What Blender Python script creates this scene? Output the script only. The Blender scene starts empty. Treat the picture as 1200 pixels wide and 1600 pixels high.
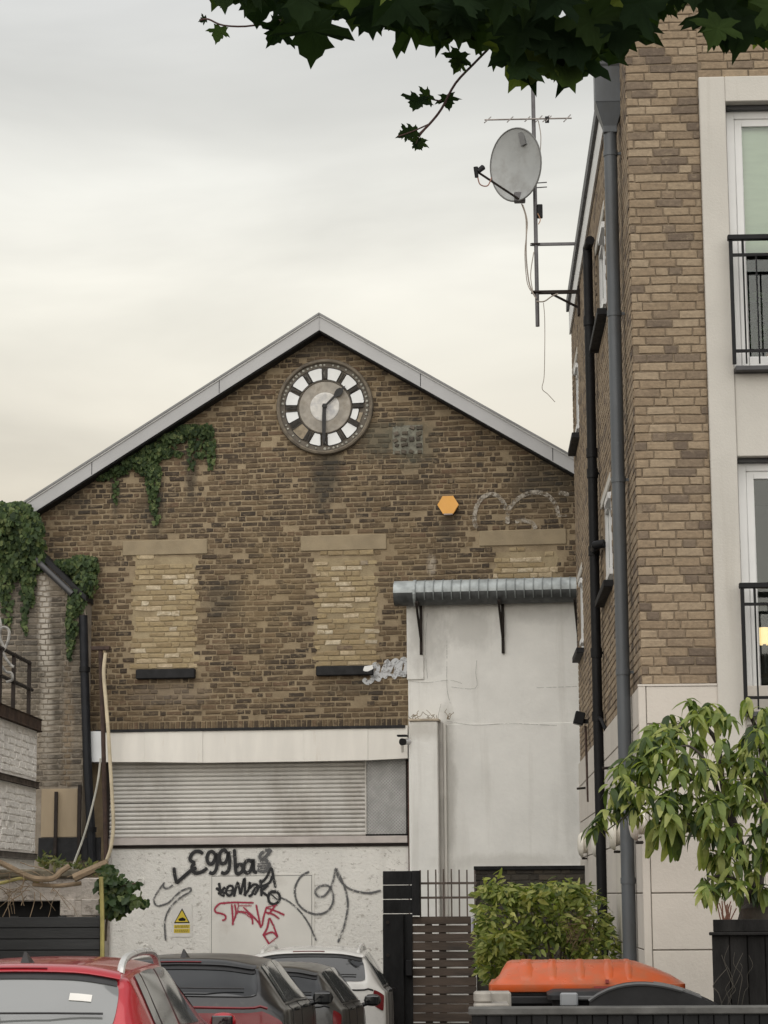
import bpy, bmesh, math, random
from math import sin, cos, pi, radians, sqrt, atan2
from mathutils import Vector, Matrix, Euler

random.seed(11)
SC = bpy.context.scene
COL = SC.collection

# ------------------------------------------------------------------ camera
EYE = Vector((0.0, 0.0, 1.5))
FOCAL = 3500.0            # in pixels of the 1200 x 1600 photograph
PITCH = math.atan(598.0 / FOCAL)
ROLL = -0.0063
CAM_ROT = Euler((pi / 2 + PITCH, 0, 0)).to_matrix() @ Matrix.Rotation(ROLL, 3, 'Z')
cam_data = bpy.data.cameras.new('camera')
cam_data.sensor_fit = 'VERTICAL'
cam_data.sensor_height = 32.0
cam_data.lens = 32.0 * FOCAL / 1600.0
cam_data.clip_end = 2000.0
cam_data.clip_start = 0.1
cam = bpy.data.objects.new('camera', cam_data)
cam.matrix_world = Matrix.Translation(EYE) @ CAM_ROT.to_4x4()
COL.objects.link(cam)
SC.camera = cam

# ------------------------------------------------------------------ world, sun, exposure
SUN_EL, SUN_AZ = radians(40), radians(187)       # azimuth measured clockwise from +Y: behind the viewer, to the left
world = bpy.data.worlds.new('World')
SC.world = world
world.use_nodes = True
wn, wl = world.node_tree.nodes, world.node_tree.links
wn.clear()
w_out = wn.new('ShaderNodeOutputWorld')
w_bg = wn.new('ShaderNodeBackground')
w_bg.inputs['Strength'].default_value = 0.1
w_sky = wn.new('ShaderNodeTexSky')
w_sky.sky_type = 'NISHITA'
w_sky.sun_disc = False
w_sky.sun_elevation = SUN_EL
w_sky.sun_rotation = SUN_AZ
w_sky.dust_density = 3.0
w_tc = wn.new('ShaderNodeTexCoord')
w_sep = wn.new('ShaderNodeSeparateXYZ')
wl.new(w_tc.outputs['Generated'], w_sep.inputs[0])
w_ramp = wn.new('ShaderNodeValToRGB')            # overcast cloud deck: cream low down, greyer higher up
wl.new(w_sep.outputs['Z'], w_ramp.inputs[0])
cr = w_ramp.color_ramp
cr.elements[0].position = 0.0
cr.elements[0].color = (0.86, 0.76, 0.58, 1)
cr.elements[1].position = 0.17
cr.elements[1].color = (0.87, 0.79, 0.645, 1)
for p_, c_ in ((0.245, (0.925, 0.885, 0.77, 1)), (0.31, (0.91, 0.895, 0.82, 1)), (0.40, (0.765, 0.77, 0.755, 1)), (1.0, (0.78, 0.78, 0.78, 1))):
    e_ = cr.elements.new(p_)
    e_.color = c_
w_map = wn.new('ShaderNodeMapping')
w_map.inputs['Scale'].default_value = (2.2, 2.2, 9.0)
w_map.inputs['Rotation'].default_value = (0.0, 0.12, 0.0)
w_map.inputs['Location'].default_value = (0.55, 0.2, 0.4)
wl.new(w_tc.outputs['Generated'], w_map.inputs[0])
w_noise = wn.new('ShaderNodeTexNoise')
w_noise.inputs['Scale'].default_value = 1.6
w_noise.inputs['Detail'].default_value = 5.0
w_noise.inputs['Roughness'].default_value = 0.5
w_noise.inputs['Distortion'].default_value = 0.4
wl.new(w_map.outputs[0], w_noise.inputs['Vector'])
w_nr = wn.new('ShaderNodeMapRange')
w_nr.inputs[1].default_value = 0.3
w_nr.inputs[2].default_value = 0.7
w_nr.inputs[3].default_value = 6.4
w_nr.inputs[4].default_value = 8.7
wl.new(w_noise.outputs['Fac'], w_nr.inputs[0])
w_vm = wn.new('ShaderNodeVectorMath')
w_vm.operation = 'SCALE'
wl.new(w_ramp.outputs[0], w_vm.inputs[0])
wl.new(w_nr.outputs[0], w_vm.inputs['Scale'])
w_mix = wn.new('ShaderNodeMixRGB')
w_mix.inputs[0].default_value = 0.93
wl.new(w_sky.outputs[0], w_mix.inputs[1])
wl.new(w_vm.outputs[0], w_mix.inputs[2])
wl.new(w_mix.outputs[0], w_bg.inputs['Color'])
wl.new(w_bg.outputs[0], w_out.inputs['Surface'])

sun_data = bpy.data.lights.new('sun', 'SUN')
sun_data.energy = 2.0
sun_data.angle = radians(110)
sun_data.color = (1.0, 0.97, 0.93)
sun = bpy.data.objects.new('sun', sun_data)
sun.rotation_euler = Euler((pi / 2 - SUN_EL, 0, -SUN_AZ + pi))
sun_dir = Vector((sin(SUN_AZ) * cos(SUN_EL), cos(SUN_AZ) * cos(SUN_EL), sin(SUN_EL)))
sun.rotation_euler = sun_dir.to_track_quat('Z', 'Y').to_euler()
sun.location = (0, -20, 30)
COL.objects.link(sun)

SC.view_settings.view_transform = 'Standard'
SC.view_settings.look = 'None'
SC.view_settings.gamma = 1.0
SC.view_settings.use_curve_mapping = False
SC.view_settings.exposure = 0.36
SC.render.engine = 'CYCLES'
SC.cycles.use_denoising = True
SC.cycles.max_bounces = 8
SC.cycles.transparent_max_bounces = 12

# ------------------------------------------------------------------ coordinates
def ray(px, py):
    d = CAM_ROT @ Vector(((px - 600.0) / FOCAL, (800.0 - py) / FOCAL, -1.0))
    return d

def at(px, py, depth):
    """World point seen at a photo pixel, at a given distance along +Y."""
    d = ray(px, py)
    return EYE + d * (depth / d.y)

class Frame:
    """A building's own axes: a along its front (to the right), b into its depth, z up."""
    def __init__(self, origin, deg):
        t = radians(deg)
        self.o = Vector((origin[0], origin[1], 0.0))
        self.u = Vector((cos(t), -sin(t), 0))
        self.v = Vector((sin(t), cos(t), 0))
        self.rot = -t
    def w(self, a, b, z):
        return self.o + self.u * a + self.v * b + Vector((0, 0, z))
    def local(self, p):
        q = p - self.o
        return (q.dot(self.u), q.dot(self.v), q.z)
    def pix(self, px, py, b=0.0):
        d = ray(px, py)
        k = (b + (self.o - EYE).dot(self.v)) / d.dot(self.v)
        l = self.local(EYE + d * k)
        return (l[0], l[2])
    def side(self, px, py, a=0.0):
        d = ray(px, py)
        k = (a + (self.o - EYE).dot(self.u)) / d.dot(self.u)
        l = self.local(EYE + d * k)
        return (l[1], l[2])

def stain(t, col, spots):
    """Wear marks with a place of their own: (photo pixel x, y, half width, half height, colour, strength) on the depot wall."""
    for (px, py, rx, ry, c, k) in spots:
        a, z = GF.pix(px, py)
        w = GF.w(a, 0, z)
        a2, z2 = GF.pix(px + rx, py - ry)
        geo = t.node('ShaderNodeNewGeometry')
        sb = t.node('ShaderNodeVectorMath', operation='SUBTRACT')
        sb.inputs[1].default_value = w
        t.l.new(geo.outputs['Position'], sb.inputs[0])
        sc = t.node('ShaderNodeVectorMath', operation='MULTIPLY')
        sc.inputs[1].default_value = (1 / abs(a2 - a), 0.2, 1 / abs(z2 - z))
        t.l.new(sb.outputs[0], sc.inputs[0])
        ln = t.node('ShaderNodeVectorMath', operation='LENGTH')
        t.l.new(sc.outputs[0], ln.inputs[0])
        _, nz = t.noise(t.pos((1, 1, .6)), 3.2, 5, .7)
        d = t.math('ADD', ln.outputs['Value'], t.math('MULTIPLY', t.math('SUBTRACT', nz, .5), 2.0))
        r = t.node('ShaderNodeMapRange')
        r.inputs[1].default_value, r.inputs[2].default_value = 0.45, 1.15
        r.inputs[3].default_value, r.inputs[4].default_value = k, 0.0
        t.l.new(d, r.inputs[0])
        col = t.mix(r.outputs[0], col, c)
    return col

def ground_z(y):
    return -0.0275 * min(max(y, 0.0), 33.0)

GF = Frame((0.0, 31.3), 7.0)          # gabled depot
c_ = at(1003, 1075, 18.3)
RF = Frame((c_.x, c_.y), 2.3)         # flats on the right, origin at their corner

# ------------------------------------------------------------------ object helpers
def link(o, parent=None):
    COL.objects.link(o)
    if parent is not None:
        o.parent = parent
    return o

def tag(o, label=None, cat=None, group=None, kind=None):
    if label: o['label'] = label
    if cat: o['category'] = cat
    if group: o['group'] = group
    if kind: o['kind'] = kind
    return o

def thing(name, label, cat, loc=(0, 0, 0), rotz=0.0, group=None):
    o = bpy.data.objects.new(name, None)
    o.empty_display_size = 0.1
    o.location = loc
    o.rotation_euler = (0, 0, rotz)
    link(o)
    return tag(o, label, cat, group)

def inst(name, mesh, parent, M):
    o = bpy.data.objects.new(name, mesh)
    o.matrix_local = M if isinstance(M, Matrix) else Matrix.Translation(M)
    return link(o, parent)

class MB:
    def __init__(self):
        self.v, self.f, self.t = [], [], []
    def add(self, vs, fs, tone=0.0, M=None):
        n = len(self.v)
        if M is not None:
            vs = [tuple(M @ Vector(p)) for p in vs]
        self.v += [tuple(p) for p in vs]
        self.f += [tuple(i + n for i in f) for f in fs]
        self.t += [tone] * len(fs)
        return self
    def box(self, x0, x1, y0, y1, z0, z1, tone=0.0, M=None):
        vs = [(x0, y0, z0), (x1, y0, z0), (x1, y1, z0), (x0, y1, z0), (x0, y0, z1), (x1, y0, z1), (x1, y1, z1), (x0, y1, z1)]
        fs = [(0, 3, 2, 1), (4, 5, 6, 7), (0, 1, 5, 4), (1, 2, 6, 5), (2, 3, 7, 6), (3, 0, 4, 7)]
        return self.add(vs, fs, tone, M)
    def prism(self, poly, y0, y1, tone=0.0, M=None):
        """poly: (x, z) outline, extruded along y."""
        n = len(poly)
        vs = [(p[0], y0, p[1]) for p in poly] + [(p[0], y1, p[1]) for p in poly]
        fs = [tuple(range(n)), tuple(range(2 * n - 1, n - 1, -1))]
        fs += [(i, (i + 1) % n, n + (i + 1) % n, n + i) for i in range(n)]
        return self.add(vs, fs, tone, M)
    def hprism(self, poly, z0, z1, tone=0.0, M=None):
        n = len(poly)
        vs = [(p[0], p[1], z0) for p in poly] + [(p[0], p[1], z1) for p in poly]
        fs = [tuple(range(n)), tuple(range(2 * n - 1, n - 1, -1))]
        fs += [(i, (i + 1) % n, n + (i + 1) % n, n + i) for i in range(n)]
        return self.add(vs, fs, tone, M)
    def tube(self, pts, r, n=8, tone=0.0, cap=True):
        pts = [Vector(p) for p in pts]
        m = len(pts)
        rs = r if isinstance(r, (list, tuple)) else [r] * m
        vs, fs = [], []
        prev = None
        for i, p in enumerate(pts):
            d = (pts[min(i + 1, m - 1)] - pts[max(i - 1, 0)])
            d = d.normalized() if d.length > 1e-9 else Vector((0, 0, 1))
            if prev is None:
                ref = Vector((0, 0, 1)) if abs(d.z) < 0.9 else Vector((1, 0, 0))
                x = d.cross(ref).normalized()
            else:
                x = prev - d * prev.dot(d)
                x = x.normalized() if x.length > 1e-6 else d.orthogonal().normalized()
            prev = x
            y = d.cross(x)
            for k in range(n):
                a = 2 * pi * k / n
                vs.append(p + (x * cos(a) + y * sin(a)) * rs[i])
        for i in range(m - 1):
            for k in range(n):
                fs.append((i * n + k, i * n + (k + 1) % n, (i + 1) * n + (k + 1) % n, (i + 1) * n + k))
        if cap:
            fs.append(tuple(range(n - 1, -1, -1)))
            fs.append(tuple(range((m - 1) * n, m * n)))
        return self.add(vs, fs, tone)
    def lathe(self, prof, n=24, M=None, tone=0.0, cap=True):
        """prof: (radius, height) list, turned about local z."""
        vs, fs = [], []
        for r, h in prof:
            for k in range(n):
                a = 2 * pi * k / n
                vs.append((r * cos(a), r * sin(a), h))
        m = len(prof)
        for i in range(m - 1):
            for k in range(n):
                fs.append((i * n + k, i * n + (k + 1) % n, (i + 1) * n + (k + 1) % n, (i + 1) * n + k))
        if cap and prof[0][0] > 1e-6: fs.append(tuple(range(n - 1, -1, -1)))
        if cap and prof[-1][0] > 1e-6: fs.append(tuple(range((m - 1) * n, m * n)))
        return self.add(vs, fs, tone, M)
    def ribbon(self, pts, w, y, tone=0.0, taper=False):
        """A flat painted stroke on the plane y, points (x, z)."""
        P = [Vector((p[0], p[1])) for p in pts]
        m = len(P)
        vs, fs = [], []
        for i in range(m):
            d = P[min(i + 1, m - 1)] - P[max(i - 1, 0)]
            if d.length < 1e-9: d = Vector((1, 0))
            d.normalize()
            nrm = Vector((-d.y, d.x))
            ww = w * (0.5 if taper and i in (0, m - 1) else 1.0)
            vs.append((P[i].x + nrm.x * ww / 2, y, P[i].y + nrm.y * ww / 2))
            vs.append((P[i].x - nrm.x * ww / 2, y, P[i].y - nrm.y * ww / 2))
        for i in range(m - 1):
            fs.append((2 * i, 2 * i + 1, 2 * i + 3, 2 * i + 2))
        return self.add(vs, fs, tone)
    def mesh(self, name, mat, smooth=False, bevel=0.0, seg=1, angle=None):
        me = bpy.data.meshes.new(name)
        me.from_pydata(self.v, [], self.f)
        at_ = me.attributes.new('tone', 'FLOAT', 'FACE')
        if len(self.t) == len(me.polygons):
            at_.data.foreach_set('value', self.t)
        bm = bmesh.new()
        bm.from_mesh(me)
        if bevel > 0:
            bmesh.ops.remove_doubles(bm, verts=bm.verts, dist=1e-5)
            es = [e for e in bm.edges if len(e.link_faces) == 2 and e.calc_face_angle(0) > 0.5]
            bmesh.ops.bevel(bm, geom=es, offset=bevel, segments=seg, affect='EDGES', profile=0.7, clamp_overlap=True)
        if not getattr(self, 'raw', False):
            bmesh.ops.recalc_face_normals(bm, faces=bm.faces)
        bm.to_mesh(me)
        bm.free()
        if smooth:
            me.polygons.foreach_set('use_smooth', [True] * len(me.polygons))
            if angle is not None:
                me.set_sharp_from_angle(angle=radians(angle))
        for m_ in (mat if isinstance(mat, (list, tuple)) else [mat]):
            me.materials.append(m_)
        me.update()
        return me
    def build(self, name, mat, parent=None, smooth=False, bevel=0.0, seg=1, kind=None, angle=40, loc=None):
        me = self.mesh(name, mat, smooth, bevel, seg, angle)
        o = bpy.data.objects.new(name, me)
        if loc is not None: o.location = loc
        link(o, parent)
        if kind: o['kind'] = kind
        return o

def smooth_path(pts, k=6):
    """Catmull-Rom through 2-D or 3-D points."""
    P = [Vector(p) for p in pts]
    out = []
    for i in range(len(P) - 1):
        p0, p1, p2, p3 = P[max(i - 1, 0)], P[i], P[i + 1], P[min(i + 2, len(P) - 1)]
        for j in range(k):
            t = j / k
            out.append(0.5 * ((2 * p1) + (p2 - p0) * t + (2 * p0 - 5 * p1 + 4 * p2 - p3) * t * t + (3 * p1 - p0 - 3 * p2 + p3) * t ** 3))
    out.append(P[-1])
    return out

# ------------------------------------------------------------------ materials
def lin(r, g, b):
    f = lambda c: (c / 255 / 12.92) if c / 255 <= 0.04045 else ((c / 255 + 0.055) / 1.055) ** 2.4
    return (f(r), f(g), f(b), 1.0)

MATS = {}
class NT:
    def __init__(self, name):
        self.m = bpy.data.materials.new(name)
        self.m.use_nodes = True
        self.n, self.l = self.m.node_tree.nodes, self.m.node_tree.links
        self.n.clear()
        self.out = self.n.new('ShaderNodeOutputMaterial')
        self.b = self.n.new('ShaderNodeBsdfPrincipled')
        self.l.new(self.b.outputs[0], self.out.inputs['Surface'])
    def node(self, t, **kw):
        x = self.n.new(t)
        for k, v in kw.items():
            if k.startswith('i_'):
                key = k[2:]
                key = int(key) if key.isdigit() else key.replace('_', ' ')
                x.inputs[key].default_value = v
            else:
                setattr(x, k, v)
        return x
    def pos(self, scale=(1, 1, 1), world_space=True, rand=False):
        if world_space:
            src = self.node('ShaderNodeNewGeometry').outputs['Position']
        else:
            src = self.node('ShaderNodeTexCoord').outputs['Object']
        if rand:
            oi = self.node('ShaderNodeObjectInfo')
            vm = self.node('ShaderNodeVectorMath', operation='SCALE')
            vm.inputs[0].default_value = (37.0, 51.0, 23.0)
            self.l.new(oi.outputs['Random'], vm.inputs['Scale'])
            ad = self.node('ShaderNodeVectorMath', operation='ADD')
            self.l.new(src, ad.inputs[0]); self.l.new(vm.outputs[0], ad.inputs[1])
            src = ad.outputs[0]
        mp = self.node('ShaderNodeMapping')
        mp.inputs['Scale'].default_value = scale
        self.l.new(src, mp.inputs[0])
        return mp.outputs[0]
    def noise(self, vec, scale, detail=4, rough=0.55, lo=0.35, hi=0.65, o0=0.0, o1=1.0):
        x = self.node('ShaderNodeTexNoise', i_Scale=scale, i_Detail=detail, i_Roughness=rough)
        self.l.new(vec, x.inputs['Vector'])
        r = self.node('ShaderNodeMapRange')
        r.inputs[1].default_value, r.inputs[2].default_value = lo, hi
        r.inputs[3].default_value, r.inputs[4].default_value = o0, o1
        self.l.new(x.outputs['Fac'], r.inputs[0])
        return r.outputs[0], x.outputs['Fac']
    def mix(self, fac, a, b, mode='MIX'):
        x = self.node('ShaderNodeMixRGB', blend_type=mode)
        for s, i in ((fac, 0), (a, 1), (b, 2)):
            if hasattr(s, 'is_linked') or isinstance(s, bpy.types.NodeSocket):
                self.l.new(s, x.inputs[i])
            else:
                x.inputs[i].default_value = s
        return x.outputs[0]
    def math(self, op, a, b=0.0):
        x = self.node('ShaderNodeMath', operation=op)
        for s, i in ((a, 0), (b, 1)):
            if isinstance(s, bpy.types.NodeSocket): self.l.new(s, x.inputs[i])
            else: x.inputs[i].default_value = s
        return x.outputs[0]
    def ramp(self, fac, stops, interp='LINEAR'):
        x = self.node('ShaderNodeValToRGB')
        x.color_ramp.interpolation = interp
        e = x.color_ramp.elements
        while len(e) < len(stops): e.new(0.5)
        for i, (p, c) in enumerate(stops):
            e[i].position = p; e[i].color = c
        self.l.new(fac, x.inputs[0])
        return x.outputs[0]
    def tone(self):
        a = self.node('ShaderNodeAttribute', attribute_name='tone')
        o = self.node('ShaderNodeObjectInfo')
        s = self.math('ADD', a.outputs['Fac'], o.outputs['Random'])
        return self.math('FRACT', s)
    def bump(self, h, strength=0.3, dist=0.01):
        x = self.node('ShaderNodeBump', i_Strength=strength, i_Distance=dist)
        self.l.new(h, x.inputs['Height'])
        self.l.new(x.outputs[0], self.b.inputs['Normal'])
    def set(self, color=None, rough=None, **kw):
        if color is not None:
            if isinstance(color, bpy.types.NodeSocket): self.l.new(color, self.b.inputs['Base Color'])
            else: self.b.inputs['Base Color'].default_value = color
        if rough is not None:
            if isinstance(rough, bpy.types.NodeSocket): self.l.new(rough, self.b.inputs['Roughness'])
            else: self.b.inputs['Roughness'].default_value = rough
        for k, v in kw.items():
            self.b.inputs[k.replace('_', ' ')].default_value = v
        return self.m

def plain(name, c, rough=0.6, var=0.15, scale=6.0, bump=0.0, bscale=40.0, metal=0.0, spec=0.5, stretch=(1, 1, 1), world_space=True, dirt=None, dirt_scale=1.2, dirt_lo=0.5, dirt_hi=0.7):
    t = NT(name)
    p = t.pos(stretch, world_space)
    n, _ = t.noise(p, scale)
    c2 = tuple(min(1, x * (1 - var)) for x in c[:3]) + (1,)
    c1 = tuple(min(1, x * (1 + var * 0.6)) for x in c[:3]) + (1,)
    col = t.mix(n, c2, c1)
    if dirt is not None:
        d, _ = t.noise(t.pos(stretch, world_space), dirt_scale, 6, 0.65, dirt_lo, dirt_hi)
        col = t.mix(d, col, dirt)
    rn, _ = t.noise(p, scale * 2.3, 3, 0.5, 0.3, 0.7, max(0.02, rough - 0.08), min(1, rough + 0.08))
    t.set(col, rn, Metallic=metal)
    t.b.inputs['Specular IOR Level'].default_value = spec
    if bump > 0:
        _, h = t.noise(p, bscale, 3)
        t.bump(h, bump, 0.01)
    return t.m
# ------------------------------------------------------------------ brick materials
def brick_mat(name, stops, smear, smear_lo=0.55, smear_hi=0.72, soot=(0.03, 0.028, 0.022, 1), soot_lo=0.56, soot_hi=0.8, spots=()):
    t = NT(name)
    col = t.ramp(t.tone(), stops)
    g, _ = t.noise(t.pos((1, 1, 1.6)), 26, 5, 0.7, 0.3, 0.7, 0.72, 1.18)
    col = t.mix(1.0, col, g, 'MULTIPLY')
    s, _ = t.noise(t.pos((1, 1, 1.8)), 11, 6, 0.75, smear_lo, smear_hi, 0, 0.9)
    col = t.mix(s, col, smear)
    if soot is not None:
        k, _ = t.noise(t.pos((1, 1, 0.6)), 0.75, 6, 0.62, soot_lo, soot_hi, 0, 0.75)
        col = t.mix(k, col, soot)
    col = stain(t, col, spots)
    _, h = t.noise(t.pos(), 60, 4, 0.7)
    t.bump(h, 0.5, 0.006)
    return t.set(col, 0.92)

SOOTY = (0.035, 0.033, 0.027, 1)
SPOTS = [(512, 745, 26, 62, SOOTY, .7), (503, 540, 70, 26, SOOTY, .5), (600, 690, 50, 34, (.06, .065, .05, 1), .55), (640, 690, 40, 40, (.085, .09, .065, 1), .5),
         (180, 775, 8, 50, SOOTY, .6), (298, 740, 10, 50, SOOTY, .55), (242, 790, 16, 50, SOOTY, .5), (345, 935, 34, 34, SOOTY, .45), (700, 825, 18, 26, SOOTY, .5), (270, 1085, 60, 22, (.20, .16, .12, 1), .5), (545, 1075, 60, 16, SOOTY, .35), (110, 780, 40, 40, SOOTY, .35), (850, 745, 60, 30, SOOTY, .35),
         (420, 930, 60, 110, (.30, .22, .115, 1), .22), (610, 870, 70, 60, (.27, .2, .11, 1), .22), (675, 885, 8, 20, (.42, .37, .3, 1), .6)]
BR_OLD = brick_mat('old_stock_brick', [(0.0, (0.05, 0.037, 0.026, 1)), (0.3, (0.08, 0.056, 0.035, 1)), (0.55, (0.122, 0.085, 0.049, 1)),
                   (0.85, (0.148, 0.103, 0.058, 1)), (0.95, (0.13, 0.082, 0.05, 1)), (1.0, (0.195, 0.142, 0.08, 1))], (0.255, 0.193, 0.12, 1), 0.51, 0.66, soot_lo=.54, spots=SPOTS)
BR_INFILL = brick_mat('pale_infill_brick', [(0.0, (0.25, 0.185, 0.10, 1)), (0.35, (0.33, 0.25, 0.135, 1)), (0.72, (0.40, 0.315, 0.18, 1)),
                      (0.84, (0.55, 0.45, 0.31, 1)), (0.97, (0.6, 0.53, 0.4, 1)), (1.0, (0.13, 0.09, 0.065, 1))], (0.31, 0.24, 0.145, 1), 0.42, 0.64, None)
BR_GREY = brick_mat('weathered_grey_brick', [(0.0, (0.06, 0.048, 0.037, 1)), (0.4, (0.11, 0.09, 0.067, 1)), (0.8, (0.17, 0.14, 0.10, 1)), (1.0, (0.24, 0.2, 0.155, 1))],
                    (0.27, 0.235, 0.19, 1), 0.48, 0.66, soot_lo=0.5, soot_hi=0.75, spots=[(75, 960, 12, 90, (.5, .46, .4, 1), .75), (80, 1110, 14, 120, (.42, .38, .32, 1), .6), (40, 1000, 30, 80, (.1, .09, .075, 1), .4), (112, 1150, 12, 120, (.24, .17, .1, 1), .4)])
BR_FLATS = brick_mat('buff_brick', [(0.0, (0.125, 0.094, 0.069, 1)), (0.13, (0.18, 0.137, 0.097, 1)), (0.3, (0.245, 0.183, 0.12, 1)), (0.75, (0.285, 0.217, 0.144, 1)), (1.0, (0.32, 0.25, 0.172, 1))],
                     (0.31, 0.243, 0.165, 1), 0.54, 0.76, None)

def mortar_mat(name, c, c2, spots=()):
    t = NT(name)
    n, _ = t.noise(t.pos(), 3.2, 7, 0.7)
    col = t.mix(n, c, c2)
    k, _ = t.noise(t.pos((1, 1, 0.6)), 0.75, 6, 0.62, 0.56, 0.8, 0, 0.75)
    col = t.mix(k, col, (0.05, 0.042, 0.03, 1))
    col = stain(t, col, spots)
    _, h = t.noise(t.pos(), 35, 5, 0.7)
    t.bump(h, 0.6, 0.012)
    return t.set(col, 0.95)
MORTAR_OLD = mortar_mat('old_mortar', (0.22, 0.168, 0.104, 1), (0.325, 0.255, 0.163, 1), SPOTS)
MORTAR_BUFF = mortar_mat('buff_mortar', (0.16, 0.122, 0.083, 1), (0.25, 0.195, 0.135, 1))
MORTAR_GREY = mortar_mat('grey_mortar', (0.17, 0.14, 0.105, 1), (0.30, 0.26, 0.21, 1))

def painted_wall(name, c, relief=0.6, patch=None, patch_lo=0.6, patch_hi=0.66, streak=0.25, relief_scale=22, spots=()):
    t = NT(name)
    n, _ = t.noise(t.pos(), 1.3, 6, 0.65, 0.3, 0.7)
    col = t.mix(n, tuple(x * 0.86 for x in c[:3]) + (1,), c)
    s, _ = t.noise(t.pos((5, 5, 0.35)), 1.2, 5, 0.6, 0.55, 0.85, 0, streak)
    col = t.mix(s, col, (0.30, 0.27, 0.22, 1))
    if patch is not None:
        q, _ = t.noise(t.pos((1, 1, 1.7)), 10, 6, 0.75, patch_lo, patch_hi, 0, 0.75)
        col = t.mix(q, col, patch)
    col = stain(t, col, spots)
    _, h = t.noise(t.pos(), relief_scale, 5, 0.65)
    t.bump(h, relief, 0.03)
    return t.set(col, 0.85)
WHITE_RENDER = painted_wall('white_render', (0.82, 0.81, 0.77, 1), 0.2, None, streak=0.3, relief_scale=14, spots=[(665, 1000, 34, 60, (.42, .41, .385, 1), .6), (735, 985, 50, 34, (.45, .44, .41, 1), .5), (840, 965, 80, 18, (.46, .45, .425, 1), .45), (700, 1230, 12, 140, (.40, .385, .35, 1), .5), (655, 1145, 40, 20, (.40, .37, .32, 1), .5), (800, 1345, 120, 14, (.42, .4, .35, 1), .35), (890, 1250, 14, 120, (.48, .47, .44, 1), .3)])
WHITE_PEEL = painted_wall('peeling_white_paint', (0.79, 0.77, 0.72, 1), 0.5, (0.36, 0.33, 0.29, 1), 0.57, 0.63, 0.3, 24)
WHITE_DOOR = plain('white_door_paint', (0.72, 0.70, 0.65, 1), 0.6, 0.06, 2.0, dirt=(0.5, 0.46, 0.4, 1), dirt_lo=0.6, dirt_hi=0.8)
LIME_WHITE = painted_wall('dirty_limewash', (0.86, 0.83, 0.78, 1), 0.8, (0.40, 0.35, 0.30, 1), 0.58, 0.70, 0.4, 12)
PINK_WHITE = painted_wall('old_pinkish_whitewash', (0.66, 0.60, 0.54, 1), 0.9, (0.27, 0.23, 0.19, 1), 0.52, 0.62, 0.5, 9)
CREAM_STONE = painted_wall('cream_render', (0.60, 0.555, 0.495, 1), 0.15, None, streak=0.35, relief_scale=40)
CREAM_CONC = painted_wall('cream_concrete', (0.56, 0.535, 0.485, 1), 0.15, None, streak=0.5, relief_scale=50)
LINTEL = plain('lintel_stone', (0.30, 0.24, 0.155, 1), 0.9, 0.14, 4.0, 0.3, 60)
FASCIA = plain('white_fascia', (0.75, 0.72, 0.66, 1), 0.5, 0.07, 1.5, stretch=(3, 3, 0.5), dirt=(0.45, 0.36, 0.25, 1), dirt_lo=0.6, dirt_hi=0.85)
BARGE = plain('grey_bargeboard', (0.40, 0.40, 0.40, 1), 0.5, 0.08, 1.0)
VERGE = plain('pale_verge_trim', (0.50, 0.50, 0.49, 1), 0.5, 0.1, 3.0)
SHUTTER_M = plain('shutter_steel', (0.62, 0.60, 0.56, 1), 0.5, 0.1, 1.2, stretch=(1.4, 1, 0.6), dirt=(0.38, 0.35, 0.31, 1), dirt_scale=0.9, dirt_lo=0.5, dirt_hi=0.75)
DARK_IRON = plain('dark_iron', (0.026, 0.02, 0.017, 1), 0.7, 0.3, 8.0, spec=.2)
BLACK_PLASTIC = plain('black_plastic', (0.010, 0.010, 0.011, 1), 0.5, 0.2, 5.0, spec=.18)
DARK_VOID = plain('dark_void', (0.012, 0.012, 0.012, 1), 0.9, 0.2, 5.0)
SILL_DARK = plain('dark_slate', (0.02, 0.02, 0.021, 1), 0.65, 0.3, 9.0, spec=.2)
ROOFING = plain('roofing_sheet', (0.22, 0.22, 0.22, 1), 0.7, 0.15, 2.0)

# ------------------------------------------------------------------ ground
g = MB()
ys = [-150, -20, 0, 33, 60, 400]
for i in range(len(ys) - 1):
    y0, y1 = ys[i], ys[i + 1]
    z0, z1 = ground_z(y0), ground_z(y1)
    g.add([(-300, y0, z0), (300, y0, z0), (300, y1, z1), (-300, y1, z1)], [(0, 1, 2, 3)])
ASPHALT = plain('asphalt', (0.055, 0.053, 0.05, 1), 0.9, 0.25, 1.5, 0.5, 90, dirt=(0.09, 0.085, 0.075, 1))
tag(g.build('ground', ASPHALT), kind='structure')

# ------------------------------------------------------------------ bricks
def brick_geo(l, h, d, rnd, jit=0.0045):
    c = 0.006
    j = lambda: rnd.uniform(-jit, jit)
    vs = []
    for (y, ins) in ((0.0, 0.0), (-(d - 0.004), 0.0), (-d, c)):
        for sx, sz in ((-1, -1), (1, -1), (1, 1), (-1, 1)):
            vs.append((sx * (l / 2 - ins) + j(), y, sz * (h / 2 - ins) + j()))
    fs = [(8, 9, 10, 11)]
    for k in range(4):
        n = (k + 1) % 4
        fs.append((4 + k, 4 + n, 8 + n, 8 + k))
        fs.append((k, n, 4 + n, 4 + k))
    return vs, fs

_pool = {}
def pooled_brick(name, l, h, d, mat, rnd):
    key = (name, round(l, 2), round(h, 3), rnd.randrange(6))
    if key not in _pool:
        mb = MB(); v, f = brick_geo(round(l, 2), h, d, rnd, {'brick': .007, 'infill_brick': .009, 'grey_brick': .009, 'buff_brick': .0055}.get(name, .0045)); mb.add(v, f, 0.0)
        _pool[key] = mb.mesh(name, mat)
    return _pool[key]

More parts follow.
